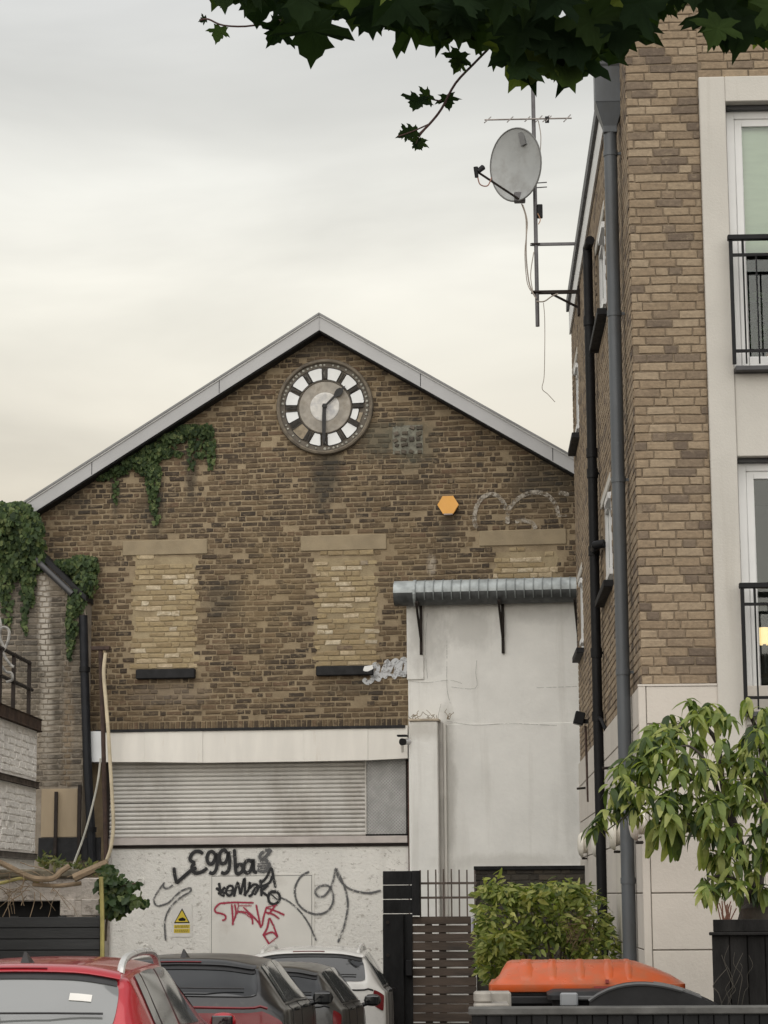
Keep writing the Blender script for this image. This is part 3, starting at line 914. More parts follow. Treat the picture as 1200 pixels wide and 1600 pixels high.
for k, txt in enumerate(NUM):
    ang = 30 * k
    widths = {'I': 2.6, 'V': 5.0, 'X': 5.0}
    tot = sum(widths[c] for c in txt)
    x = -tot / 2 * 0.80
    mb = MB()
    for c in txt:
        w = widths[c] * 0.80
        xm = x + w / 2
        if c == 'I': bar(mb, ang, xm, 44, xm, 60, 1.3)
        if c == 'V': bar(mb, ang, xm - w * .36, 60, xm, 44, 1.4); bar(mb, ang, xm + w * .36, 60, xm, 44, 0.8)
        if c == 'X': bar(mb, ang, xm - w * .36, 60, xm + w * .36, 44, 1.4); bar(mb, ang, xm + w * .36, 60, xm - w * .36, 44, 0.8)
        x += w
    o = mb.build('numeral', NUMM, clock)
    gm = MB()
    if k in (0, 11, 6):
        bar(gm, ang, -1.0, 46, -1.0, 58, 1.3); bar(gm, ang, 1.4, 46, 1.4, 58, 1.1)
        g2 = gm.build('numeral_gap', NUML, o); g2.location = (0, 0.006, 0)
dots = MB()
for m in range(60):
    if 33 < m < 40 and m % 2: continue
    x, z = pol(m * 6 + rnd.uniform(-.6, .6), 66.2)
    if rnd.random() < 0.16: continue
    q = 0.019 * rnd.uniform(.7, 1.15)
    dots.lathe([(q, -0.04), (q, 0.042), (q * .6, 0.047)], 7, Matrix.Translation((x, 0, z)) @ FACE, rnd.random())
DOTM = plain('minute_glass', (0.36, 0.35, 0.30, 1), .6, .45, 30)
dots.build('minute_track', DOTM, clock, kind='stuff')
# hands: half past one
def hand(name, ang, L, w, parent, y, tail=0):
    mb = MB()
    if name == 'hour_hand':
        pts = [(-w * .6, -tail), (w * .6, -tail), (w * .8, L * .5), (w * 2.3, L * .62), (w * 2.9, L * .74), (w * 2.0, L * .86), (w * .9, L * .9), (0, L * 1.06), (-w * .9, L * .9), (-w * 2.0, L * .86), (-w * 2.9, L * .74), (-w * 2.3, L * .62), (-w * .8, L * .5)]
    else:
        pts = [(-w, -tail), (w, -tail), (w * 1.25, L * .3), (w * .95, L * .85), (0, L), (-w * .95, L * .85), (-w * 1.25, L * .3)]
    mb.prism([(p[0] * S_, p[1] * S_) for p in pts], y - .012, y, M=Matrix.Rotation(radians(ang), 4, 'Y'))
    return mb.build(name, CLK_HAND, parent)
hand('hour_hand', 46, 43, 2.0, clock, -0.062, 3)
hand('minute_hand', 181, 60, 2.5, clock, -0.078, 4)
mb = MB(); mb.lathe([(3.6 * S_, 0.03), (3.6 * S_, 0.093), (2.4 * S_, 0.099)], 14, FACE); mb.build('hub', CLK_HAND, clock)

# ------------------------------------------------------------------ alarm box
r = rect(686, 775, 716, 806)
ac = ((r[0] + r[1]) / 2, (r[2] + r[3]) / 2)
al = thing('alarm_box', 'orange hexagonal alarm box on the brick gable right of the clock', 'alarm box', GF.w(ac[0], 0, ac[1]), GF.rot)
W2 = (r[1] - r[0]) / 2
hexo = [(W2 * cos(radians(60 * k)), W2 * .96 * sin(radians(60 * k))) for k in range(6)]
mb = MB(); mb.prism([(x * 1.02, z * 1.02 - .015) for x, z in hexo], -0.05, 0.0); mb.build('dark_plate', BLACK_PLASTIC, al, bevel=.004)
mb = MB(); mb.prism(hexo, -0.105, -0.051); mb.build('cover', plain('orange_plastic', (0.80, 0.40, 0.08, 1), .45, .06, 4), al, bevel=.012, seg=2)
mb = MB(); mb.box(-W2 * .45, W2 * .45, -.10, -.02, -W2 * 1.02, -W2 * .86); mb.build('strobe', plain('strobe_lens', (0.6, 0.5, 0.45, 1), .3), al)

# ------------------------------------------------------------------ white rendered annex
AB = -0.30
PA = lambda x, y: GF.pix(x, y, AB)
annex = thing('rendered_annex', 'white rendered annex wall under the galvanised duct, right of the shuttered front', 'building', GF.o, GF.rot)
ax0, ax1 = PA(637.5, 1050)[0], GF.pix(960, 1050, AB)[0]
atop = PA(760, 941)[1]
mb = MB(); mb.box(ax0, ax1, AB, -0.002, -1.3, atop); mb.build('wall', WHITE_RENDER, annex, bevel=0.01)
# plaster bands: the lower sheet stands a little proud of the upper one
mb = MB(); mb.box(PA(641.5, 1200)[0], ax1, AB - 0.012, AB - 0.0005, -1.3, PA(760, 1131)[1]); mb.build('lower_render', WHITE_RENDER, annex, bevel=0.006)
mb = MB(); mb.box(ax0 - .012, PA(662, 1000)[0], AB - 0.02, AB - 0.0005, PA(650, 1062)[1], atop - 0.01); mb.build('render_strip', WHITE_RENDER, annex, bevel=0.006)
p0, p1 = GF.pix(641, 1250, AB - .25)[0], GF.pix(685, 1250, AB - .25)[0]
pz = GF.pix(660, 1127, AB - .25)[1]
mb = MB(); mb.box(p0, p1, AB - .25, AB - .013, -1.3, pz); mb.build('pier', WHITE_RENDER, annex, bevel=0.012)
mb = MB(); mb.box(p0 - .015, p1 + .02, AB - .27, AB - .013, pz + .001, pz + .035); mb.build('pier_cap', plain('dirty_cap', (.42, .36, .28, 1), .9, .3, 8), annex, bevel=0.008)
mb = MB(); mb.box(p1 + .002, p1 + .055, AB - .13, AB - .013, -1.3, pz - .01); mb.build('recess_strip', plain('grey_trunking', (.46, .44, .41, 1), .7, .15, 3), annex)
mb = MB(); mb.box(PA(694, 1250)[0], PA(698.5, 1250)[0], AB - .08, AB - .013, -1.3, pz - .03); mb.build('trunking', WHITE_DOOR, annex, bevel=.004)
# hairline cracks and old patch edges in the render
CRK = spray('crack_grey', (.33, .32, .30, 1), .9, (.36, .6))
for l in ([(640, 1064), (668, 1066), (700, 1064), (720, 1068)], [(699, 1000), (698, 1030), (700, 1074), (704, 1100)], [(704, 1074), (742, 1076), (744, 1050), (746, 1030)], [(668, 960), (666, 1010), (668, 1060)], [(700, 1128), (740, 1132), (800, 1131), (872, 1133)], [(840, 1075), (870, 1074), (902, 1072)], [(690, 1100), (686, 1120), (690, 1128)]):
    mb = MB(); mb.raw = True
    rr_ = random.Random(l[0][0])
    pts = smooth_path([PA(x + rr_.uniform(-2, 2), y + rr_.uniform(-1.5, 1.5)) for x, y in l], 4)
    mb.ribbon(pts, .006, AB - .0215); mb.build('crack', CRK, annex)
# loose cable and dead weeds along the pier top
rnd = random.Random(12)
mb = MB()
for k in range(16):
    a0 = p0 + rnd.uniform(0, p1 - p0 + .15)
    pts = [(a0, AB - .15, pz + .03)]
    for q in range(4):
        l_ = pts[-1]; pts.append((l_[0] + rnd.uniform(-.05, .06), l_[1] - .01, l_[2] + rnd.uniform(-.01, .05)))
    mb.tube(smooth_path(pts, 3), 0.004, 4)
weed = tag(mb.build('dry_weeds', plain('dry_stem', (.24, .19, .12, 1), .9, .3, 9), None, loc=GF.o), 'dry weed stems growing along the top of the white pier', 'weeds', kind='stuff')
weed.rotation_euler = (0, 0, GF.rot)

# galvanised duct on three brackets
dz0, dz1 = PA(760, 946)[1], PA(760, 907)[1]
dr = (dz1 - dz0) / 2
d_a0, d_a1 = GF.pix(616, 930, AB - .2)[0], GF.pix(905, 925, AB - .2)[0]
duct = thing('galvanised_duct', 'long ribbed galvanised half round hood on brackets above the white annex', 'duct', GF.w(d_a0, AB - .12, (dz0 + dz1) / 2), GF.rot)
GALV = plain('galvanised_steel', (0.37, 0.40, 0.40, 1), 0.55, .25, 7, metal=0.25, stretch=(1, 1, 1))
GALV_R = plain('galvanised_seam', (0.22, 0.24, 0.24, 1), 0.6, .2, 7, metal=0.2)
GALV_D = plain('dark_underside', (0.075, 0.08, 0.08, 1), 0.55, .35, 9)  # lower shell and end cap in a darker grey than the top
L = d_a1 - d_a0
AX = Matrix.Rotation(pi / 2, 4, 'Y')
def halfpipe(r_, x0, x1, a0, a1, th, n=14):
    mb = MB()
    vs, fs = [], []
    for i in range(n + 1):
        a = radians(a0 + (a1 - a0) * i / n)
        for rr in (r_, r_ - th):
            for x in (x0, x1):
                vs.append((x, -rr * sin(a) * 1.25, rr * cos(a)))
    for i in range(n):
        b = i * 4; c = b + 4
        fs += [(b, c, c + 1, b + 1), (b + 2, b + 3, c + 3, c + 2), (b, b + 2, c + 2, c), (b + 1, c + 1, c + 3, b + 3)]
    fs += [(0, 1, 3, 2), (n * 4, n * 4 + 2, n * 4 + 3, n * 4 + 1)]
    return mb.add(vs, fs)
halfpipe(dr, 0, L, -35, 95, .006).build('upper_shell', GALV, duct, smooth=True, angle=30)
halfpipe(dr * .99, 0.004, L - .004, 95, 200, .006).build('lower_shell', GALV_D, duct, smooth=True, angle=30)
x = 0.3
while x < L:
    halfpipe(dr + .010, x, x + .014, -35, 130, .014, 12).build('rib', GALV_R, duct)
    x += 0.125
mb = MB(); halfpipe(dr + .012, 0.27, 0.30, -35, 200, .016, 12).build('joint_band', GALV, duct)
cap = MB(); cap.lathe([(dr * .97, -.006), (dr * .97, .006)], 24, AX @ Matrix.Scale(1.0, 4)); cap.build('end_cap', GALV_D, duct)
for px in (657, 785, 903):
    a = GF.pix(px, 985, AB - .1)[0] - d_a0
    zt_ = -dr * .9; zb_ = PA(785, 1021)[1] - (dz0 + dz1) / 2
    mb = MB(); mb.box(a - .02, a + .02, 0.085, 0.117, zb_, zt_ + .05)
    br = mb.build('bracket', DARK_IRON, duct)
    mb = MB(); mb.tube([(a - .03, -.25, zt_), (a + .0, 0.10, zb_ + .18)], 0.017, 6); mb.build('brace', DARK_IRON, br)
    mb = MB(); mb.box(a - .04, a + .0, -.26, .10, zt_ - .015, zt_ + .015); mb.build('bracket_arm', DARK_IRON, br)

# CCTV on the left edge of the pier
c = GF.pix(630, 1158, AB - .3)
cc = thing('security_camera', 'small white bullet camera with black hood at the end of the fascia', 'camera', GF.w(c[0] + .03, AB - .25, c[1]), GF.rot)
mb = MB(); mb.lathe([(.045, 0), (.05, .03), (.03, .05)], 14, Matrix.Translation((.06, .1, 0)) @ FACE); mb.build('mount', WHITE_DOOR, cc, smooth=True)
mb = MB(); mb.tube([(.06, .05, 0), (-.02, -.05, -.01)], .045, 14); mb.build('housing', plain('camera_white', (.7, .7, .7, 1), .4), cc, smooth=True)
mb = MB(); mb.tube([(-.02, -.051, -.01), (-.045, -.09, -.012)], [.046, .05], 14); mb.build('lens_hood', BLACK_PLASTIC, cc)
mb = MB(); mb.box(-.11, .03, -.11, .03, .06, .085); mb.build('sunshade', BLACK_PLASTIC, cc, bevel=.004)
mb = MB(); mb.tube([(-.05, .0, -.06), (-.055, .05, -.14)], .02, 8); mb.build('junction', WHITE_DOOR, cc)

# warning sign
r = rect(269, 1415, 300, 1464, PB)
sg = thing('warning_sign', 'white warning plate with yellow triangle and yellow text panel', 'sign', GF.w((r[0] + r[1]) / 2, PB - .004, (r[2] + r[3]) / 2), GF.rot)
w_, h_ = (r[1] - r[0]), (r[3] - r[2])
SIGN_W = plain('sign_white', (.68, .66, .62, 1), .5, .05)
SIGN_Y = plain('sign_yellow', (.62, .47, .04, 1), .5, .08, 5)
mb = MB(); mb.box(-w_ / 2, w_ / 2, -.004, 0, -h_ / 2, h_ / 2); mb.build('plate', SIGN_W, sg)
mb = MB(); tz0, tz1, tw = -.06 * h_, .42 * h_, .40 * w_
mb.prism([(-tw, tz0), (tw, tz0), (0, tz1)], -.0065, -.0045); tri = mb.build('triangle_border', BLACK_PLASTIC, sg)
mb = MB(); mb.prism([(-tw * .84, tz0 + .015), (tw * .84, tz0 + .015), (0, tz1 - .03)], -.0085, -.0067); mb.build('triangle', SIGN_Y, sg)
mb = MB(); mb.prism([(-.04, tz0 + .03), (.045, tz0 + .03), (.055, tz0 + .055), (.01, tz0 + .08), (-.02, tz0 + .07), (-.05, tz0 + .055)], -.0105, -.0087); mb.build('pictogram', BLACK_PLASTIC, sg)
for z0, z1 in ((-.22, -.11), (-.37, -.24)):
    mb = MB(); mb.box(-.40 * w_, .40 * w_, -.0065, -.0045, z0 * h_, z1 * h_); bl = mb.build('text_panel', SIGN_Y, sg)
    ln = MB()
    rnd = random.Random(int(z0 * -100))
    for row in (0.3, 0.66):
        x = -.34 * w_
        while x < .32 * w_:
            ww = rnd.uniform(.012, .03)
            zz = (z0 + (z1 - z0) * row) * h_
            ln.box(x, min(x + ww, .34 * w_), -.0078, -.0067, zz - .005, zz + .005)
            x += ww + .008
    ln.build('print_line', plain('print_grey', (.2, .16, .04, 1), .6), bl, kind='stuff')

# ------------------------------------------------------------------ ivy
def leaf_geo(kind, rnd):
    if kind == 'ivy':
        out = [(0, 0), (.28, -.08), (.5, .22), (.33, .42), (.36, .7), (0, 1.0), (-.36, .7), (-.33, .42), (-.5, .22), (-.28, -.08)]
    elif kind == 'plane':
        hf = [(.08, -.04), (.26, -.14), (.40, -.08), (.62, -.10), (.50, .04), (.44, .20), (.60, .27), (.78, .33), (.98, .56), (.76, .50), (.68, .60), (.52, .50), (.36, .47), (.40, .60), (.46, .74), (.32, .74), (.24, .92), (.10, 1.0)]
        out = [(0, 0)] + hf + [(0, 1.22)] + [(-x, y) for x, y in reversed(hf)]
    else:                                          # ellipse with a point
        hf = [(.10, .10), (.17, .28), (.19, .48), (.14, .72), (.06, .9)]
        out = [(0, 0)] + hf + [(0, 1.0)] + [(-x, y) for x, y in reversed(hf)]
    out = [(x * rnd.uniform(.88, 1.12), y * rnd.uniform(.95, 1.05)) for x, y in out]
    fold, curl = rnd.uniform(.05, .5), rnd.uniform(-.2, .6)
    def lift(x, y): return abs(x) * fold - curl * (y ** 2) * .6 + rnd.uniform(-.015, .015)
    vs = [(x, y, lift(x, y)) for x, y in out]
    if kind in ('plane', 'ivy'):
        vs.append((0, .38, lift(0, .38)))
        n = len(out)
        fs = [(i, (i + 1) % n, n) for i in range(n)]
    else:                                          # midrib strip
        m = len(hf)
        mid = [(0, y, lift(0, y)) for x, y in hf]
        b = len(vs); vs += mid
        fs = [(0, 1, b), (0, b, 2 * m + 1)]
        for i in range(m - 1):
            fs.append((1 + i, 2 + i, b + i + 1, b + i))
            fs.append((b + i, b + i + 1, 2 * m - i, 2 * m + 1 - i))
        fs += [(m, m + 1, b + m - 1), (b + m - 1, m + 1, m + 2)]
    return vs, fs

def orient(p, tip, normal, size):
    """Matrix that puts a unit leaf (base at origin, tip +y, face +z) at p."""
    y = Vector(tip).normalized()
    z = Vector(normal)
    z = (z - y * z.dot(y))
    z = z.normalized() if z.length > 1e-5 else y.orthogonal().normalized()
    x = y.cross(z)
    M = Matrix((x, y, z)).transposed().to_4x4()
    return Matrix.Translation(p) @ M @ Matrix.Scale(size, 4)

def leaf_mat(name, stops, trans=0.35, rough=0.5, tcol=None):
    t = NT(name)
    col = t.ramp(t.tone(), stops)
    n, _ = t.noise(t.pos(), 9, 3, .6, .3, .7, .75, 1.2)
    col = t.mix(1.0, col, n, 'MULTIPLY')
    t.set(col, rough)
    t.b.inputs['Specular IOR Level'].default_value = 0.35
    tr = t.node('ShaderNodeBsdfTranslucent')
    tc = t.mix(1.0, col, tcol or (1.5, 1.7, .7, 1), 'MULTIPLY')
    t.l.new(tc, tr.inputs['Color'])
    ms = t.node('ShaderNodeMixShader', i_0=trans)
    t.l.new(t.b.outputs[0], ms.inputs[1]); t.l.new(tr.outputs[0], ms.inputs[2])
    t.l.new(ms.outputs[0], t.out.inputs['Surface'])
    return t.m
IVY_M = leaf_mat('ivy_leaf', [(0, (.022, .042, .016, 1)), (.45, (.05, .082, .027, 1)), (.8, (.09, .13, .045, 1)), (1, (.16, .19, .07, 1))], .3, .65)
STEM_M = plain('bark_stem', (.10, .075, .05, 1), .9, .3, 12, .4, 40)

def ivy(name_label, clumps, n_scale, stems, cat='ivy', b0=-0.02, size=(.04, .08)):
    """clumps: (px, py, rx, ry, weight, depth offset) in photo pixels on the gable plane."""
    c0 = clumps[0]
    a0, z0 = GF.pix(c0[0], c0[1], b0)
    root = thing('ivy', name_label, cat, GF.w(a0, b0, z0), GF.rot)
    rnd = random.Random(int(c0[0] * 7 + c0[1]))
    geos = [leaf_geo('ivy', rnd) for _ in range(6)]
    mb = MB(); mb.raw = True
    for (px, py, rx, ry, wgt, thick, bb) in clumps:
        n = int(rx * ry * n_scale * wgt)
        for _ in range(n):
            while True:
                ux, uy = rnd.uniform(-1, 1), rnd.uniform(-1, 1)
                if ux * ux + uy * uy < 1: break
            bd = bb - thick * sqrt(max(0, 1 - ux * ux - uy * uy)) * rnd.uniform(.3, 1.0)
            a, z = GF.pix(px + ux * rx, py + uy * ry, bb)
            tip = Vector((rnd.uniform(-.7, .7), rnd.uniform(-.5, .1), -1))
            nrm = Vector((rnd.uniform(-.7, .7), -1, rnd.uniform(-.1, .9)))
            v, f = geos[rnd.randrange(6)]
            mb.add(v, f, rnd.random(), orient((a - a0, bd - b0, z - z0), tip, nrm, rnd.uniform(*size)))
    mb.build('foliage', IVY_M, root, kind='stuff')
    for st_ in stems:
        pts = [GF.pix(x, y, b0 - .02) for x, y in st_[0]]
        m2 = MB(); m2.tube(smooth_path([(a - a0, -.02, z - z0) for a, z in pts], 4), st_[1], 5)
        m2.build('stem', STEM_M, root)
    return root
NS_ = 0.55
ivy('ivy trailing under the left slope of the gable with two hanging tails', [
    (238, 704, 26, 14, 1, .11, -.02), (158, 741, 15, 7, 1, .08, -.02), (182, 733, 16, 9, 1, .10, -.02), (208, 718, 18, 13, 1, .11, -.02), (228, 722, 20, 18, .8, .10, -.02), (268, 682, 24, 9, 1, .10, -.02), (298, 672, 24, 9, 1, .11, -.02), (322, 674, 13, 12, 1, .1, -.02),
    (240, 742, 11, 30, .8, .08, -.02), (241, 780, 7, 26, .7, .06, -.02), (244, 803, 4, 16, .5, .04, -.02), (331, 702, 6, 30, .55, .05, -.02), (299, 702, 5, 34, .5, .04, -.02), (181, 764, 3, 26, .4, .03, -.02), (314, 696, 18, 18, .3, .05, -.02), (270, 700, 22, 12, .25, .05, -.02),
], NS_, [([(240, 700), (241, 740), (240, 800)], .008), ([(160, 740), (200, 722), (270, 682), (330, 672)], .012), ([(300, 680), (298, 720), (299, 760)], .006)])

# ------------------------------------------------------------------ lower brick building on the left
LB = -0.36
PL = lambda x, y, b=LB: GF.pix(x, y, b)
low = thing('brick_outhouse', 'weathered grey brick outhouse with sloping top at far left', 'building', GF.o, GF.rot)
l0 = PL(-160, 1100)[0]; l1 = PL(131, 1100)[0]
ztl = PL(28, 838)[1]; a_tl = PL(28, 838)[0]; ztr = PL(128, 938)[1]
poly = [(l0, -1.3), (l1, -1.3), (l1, ztr), (a_tl, ztl), (l0, ztl + .05)]
mb = MB(); mb.prism(poly, LB, -0.002); mb.build('wall', MORTAR_GREY, low)
def top_low(a): return ztl if a < a_tl else ztl + (ztr - ztl) * (a - a_tl) / (l1 - a_tl)
rnd = random.Random(31)
lowb = []
TAN = (PL(64, 1270)[0], PL(131, 1270)[0], PL(90, 1345)[1], PL(90, 1232)[1])
for l, r_, zc, h in course_bricks(PL(-158, 1100)[0], l1 - .005, PL(60, 1420)[1], ztl, 0.0765, rnd, 'flemish', 0.02, 0.7):
    if zc + h / 2 > min(top_low(l), top_low(r_)) - .04: continue
    if l < TAN[1] and r_ > TAN[0] and zc < TAN[3]: continue
    if zc < TAN[3] and r_ < TAN[0]: continue
    lowb.append((l, r_, zc, h))
vis = sorted(lowb, key=lambda b: (0 if b[0] > PL(2, 1100)[0] else 1, -(b[1] - b[0])))
for i, (l, r_, zc, h) in enumerate(vis):
    if i < 280:
        inst('brick', pooled_brick('grey_brick', r_ - l, 0.0535, 0.014, BR_GREY, rnd), low, Vector(((l + r_) / 2, LB + .002, zc + rnd.uniform(-.005, .005))))
rest = MB(); rest.raw = True
for (l, r_, zc, h) in vis[280:]:
    v, f = brick_geo(r_ - l, h, .012, rnd, .005); rest.add([(p[0] + (l + r_) / 2, p[1] + LB + .002, p[2] + zc) for p in v], f, rnd.random())
if rest.v: rest.build('brickwork', BR_GREY, low, kind='stuff')
mb = MB(); p_ = [(l0, ztl + .05), (a_tl, ztl), (l1 + .02, ztr - .02), (l1 + .02, ztr + .06), (a_tl + .02, ztl + .09), (l0, ztl + .13)]
mb.prism(p_, LB - .06, 0.0 - .003); mb.build('coping', SILL_DARK, low)
g0, g1 = PL(38, 858, LB - .12), PL(112, 928, LB - .12)
mb = MB(); mb.tube([(g0[0], LB - .10, g0[1]), (g1[0], LB - .10, g1[1])], .045, 10); mb.build('sloping_pipe', plain('grey_black_pipe', (.05, .05, .052, 1), .4, .2), low, smooth=True)
TANM = plain('tan_board', (.30, .235, .155, 1), .8, .15, 3, stretch=(1, 1, .3))
mb = MB(); mb.box(TAN[0] + .004, TAN[1] - .09, LB - .012, LB + .01, PL(90, 1308)[1], TAN[3] - .004); mb.build('boarded_panel', TANM, low, bevel=.003)
mb = MB(); mb.box(TAN[0] - .02, TAN[1] + .25, LB - .03, LB + .01, PL(90, 1345)[1], PL(90, 1309)[1]); mb.build('panel_plinth', SILL_DARK, low)
for px, y0 in ((88, 1237), (125, 1226)):
    a, zt_ = PL(px, y0, LB - .05)
    mb = MB(); mb.box(a - .022, a + .022, LB - .07, LB - .031, PL(px, 1345)[1], zt_); mb.build('dark_post', DARK_IRON, low)

# black downpipe at its corner
p = [GF.pix(x, y, LB - .05) for x, y in ((128, 962), (130, 1050), (134, 1180), (140, 1300), (142, 1350))]
dp = thing('black_downpipe', 'thick black downpipe between the grey outhouse and the brown gable wall', 'pipe', GF.w(p[0][0], LB - .05, -0.9), GF.rot)
mb = MB(); mb.tube([(q[0] - p[0][0] + .02, 0, q[1] + .9) for q in p], .062, 12); mb.build('pipe', plain('black_pipe_paint', (.014, .015, .018, 1), .45, .2, spec=.2), dp, smooth=True)
for k in (1, 3):
    q = p[k]; mb = MB(); mb.tube([(q[0] - p[0][0] + .02, 0, q[1] + .9), (q[0] - p[0][0] + .023, 0, q[1] + .97)], .078, 12); mb.build('collar', BLACK_PLASTIC, dp, smooth=True)

# rusty post with a T head, and two pale cables hanging from it
PBk = -.55
p = [GF.pix(x, y, PBk) for x, y in ((157, 1014), (161, 1140), (166, 1350))]
po = thing('metal_post', 'thin rusty T headed post standing before the left end of the gable wall', 'post', GF.w(p[2][0], PBk, p[2][1] - .5), GF.rot)
ox, oz = p[2][0], p[2][1] - .5
RUST = plain('rusty_iron', (.055, .032, .024, 1), .8, .4, 10, .3, 60)
mb = MB(); mb.tube([(p[0][0] - ox, 0, p[0][1] - oz), (p[1][0] - ox, 0, p[1][1] - oz), (p[2][0] - ox, 0, p[2][1] - oz), (.02, 0, 0)], .032, 8); mb.build('shaft', RUST, po)
h0, h1 = GF.pix(143, 1013, PBk), GF.pix(172, 1015, PBk)
mb = MB(); mb.box(h0[0] - ox, h1[0] - ox, -.05, .05, h0[1] - oz - .03, h0[1] - oz + .025); mb.build('cross_head', RUST, po, bevel=.006)
def cable(label, pts, r_, mat, b, n=6):
    P_ = [GF.pix(x, y, b) for x, y in pts]
    ox, oz = P_[-1]
    root_p = GF.w(ox, b, oz)
    mb = MB(); mb.tube(smooth_path([(a - ox, 0.0, z - oz) for a, z in P_], 6), r_, n)
    o = mb.build('cable', mat, None, smooth=True, loc=root_p)
    o.rotation_euler = (0, 0, GF.rot)
    return tag(o, label, 'cable')
CBL = plain('cream_cable', (.55, .47, .33, 1), .6, .2, 6)
CBL2 = plain('grey_cable', (.42, .41, .36, 1), .6, .2, 6)
cable('thick cream cable snaking down the rusty post past the fascia', [(165, 1020), (162, 1050), (165, 1090), (169, 1140), (172, 1190), (175, 1240), (177, 1290), (173, 1325), (165, 1348)], .026, CBL, PBk - .1, 8)
cable('thin grey cable hanging slack from the end of the fascia', [(157, 1185), (153, 1220), (143, 1265), (130, 1310), (117, 1345), (112, 1362)], .015, CBL2, PBk - .15)

ivy('thick ivy mass over the left end of the gable and outhouse roof', [
    (30, 812, 32, 28, 1.2, .45, LB), (5, 830, 30, 46, 1.2, .45, LB), (48, 838, 24, 36, 1.1, .35, LB), (30, 870, 20, 34, 1.0, .25, LB), (60, 870, 12, 22, .7, .2, LB), (45, 915, 10, 40, .7, .12, LB), (8, 890, 14, 50, .5, .13, LB), (12, 950, 8, 34, .3, .08, LB), (40, 965, 5, 28, .35, .06, LB)],
    NS_, [([(30, 830), (40, 900), (44, 960), (36, 1010)], .02), ([(20, 820), (60, 862), (80, 882)], .022)], size=(.045, .09))
ivy('square ivy clump hanging over the head of the black downpipe', [
    (130, 885, 24, 18, 1.1, .3, LB + .3), (100, 885, 22, 11, 1.0, .25, LB + .3), (146, 884, 9, 15, 1.0, .25, LB + .3), (135, 912, 18, 22, 1.0, .28, LB + .2), (122, 940, 15, 26, 1, .25, LB + .1), (114, 972, 8, 34, .8, .16, LB), (112, 1005, 5, 26, .6, .1, LB)],
    NS_ * 1.1, [([(120, 900), (118, 950), (112, 1010)], .014)], size=(.045, .08))

# ------------------------------------------------------------------ white painted building with a rounded corner, far left
WB = -4.2
SF = Frame((0.0, 0.0), 2.3)            # runs along the street; this building's long side faces right
FARB = 26.2
SA = SF.pix(61, 1250, FARB)[0]         # where its side plane stands
PS = lambda x, y: SF.side(x, y, SA)
wl_root = thing('white_painted_building', 'low whitewashed building with brown coping receding at far left', 'building', SF.w(SA, 0, 0), SF.rot)
zt1 = PS(30, 1133)[1]; zm = PS(30, 1213)[1]; zl = PS(30, 1332)[1]
B0, B1 = 19.0, FARB
def plan(off):
    R = .22
    pts = [(-5.0, B0 - off), (off, B0 - off)]
    for k in range(9):
        a = radians(90 * k / 8)
        pts.append((-R + (R + off) * cos(a), B1 - R + (R + off) * sin(a)))
    pts.append((-5.0, B1 + off))
    return pts
mb = MB(); mb.hprism(plan(0), -1.0, zt1); mb.build('wall', LIME_WHITE, wl_root)
COPE = plain('brown_coping', (.06, .038, .027, 1), .9, .4, 7, .6, 30, spec=.2)
mb = MB(); mb.hprism(plan(.05), zt1 + .001, zt1 + .14); mb.build('coping', COPE, wl_root, bevel=.015)
mb = MB(); mb.hprism(plan(.035), zm - .09, zm - .02); mb.build('string_course', plain('dirty_ledge', (.075, .058, .046, 1), .9, .45, 8, .7, 24, spec=.2), wl_root, bevel=.012)
mb = MB(); mb.hprism(plan(.03), zl - .07, zl + .0); mb.build('lower_ledge', plain('mossy_ledge', (.10, .085, .07, 1), .9, .5, 8, .7, 24), wl_root, bevel=.01)
# whitewashed bricks showing through the paint
rnd = random.Random(66)
wbk = MB(); wbk.raw = True
for l, r_, zc, h in course_bricks(23.0, B1 - .23, zl + .02, zt1 - .02, .0765, rnd, 'flemish', .012, .84):
    if zm - .11 < zc < zm + .02 or rnd.random() < .12: continue
    v, f = brick_geo(r_ - l, h, .008 + rnd.uniform(0, .008), rnd, .006)
    wbk.add([(-p[1] - .002, p[0] + (l + r_) / 2, p[2] + zc) for p in v], f, rnd.random())
wbk.build('painted_brickwork', LIME_WHITE, wl_root, kind='stuff')
# front yard wall below, running right as far as the depot
WB = -8.4
yw = thing('yard_wall', 'low pinkish white yard wall with dark recess left of the warning sign', 'wall', GF.w(0, WB, 0), GF.rot)
YB = -.35
PY = lambda x, y: GF.pix(x, y, WB + YB)
fw0, fw1 = PY(-80, 1400)[0], PY(160, 1400)[0]
zy = PY(80, 1372)[1]
hz0, hz1, ha = PY(40, 1431)[1], PY(40, 1408)[1], PY(95, 1420)[0]
mb = MB()
mb.box(fw0, fw1, YB, YB + .34, hz1, zy); mb.box(ha, fw1, YB, YB + .34, -1.2, hz1 - .0005); mb.build('wall', PINK_WHITE, yw, bevel=.01)
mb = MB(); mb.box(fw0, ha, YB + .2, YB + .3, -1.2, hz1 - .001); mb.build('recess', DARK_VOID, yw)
mb = MB(); mb.box(fw0, PY(125, 1372)[0], YB - .06, YB + .34, zy + .001, zy + .09); mb.build('coping', plain('mossy_stone_cap', (.19, .165, .12, 1), .95, .4, 9, .6, 24), yw, bevel=.02)
for x0, x1 in ((95, 118), (128, 156)):
    mb = MB(); mb.box(PY(x0, 1400)[0], PY(x1, 1400)[0], YB - .03, YB - .001, hz0, PY(100, 1405)[1]); mb.build('pale_block', PINK_WHITE, yw, bevel=.008)
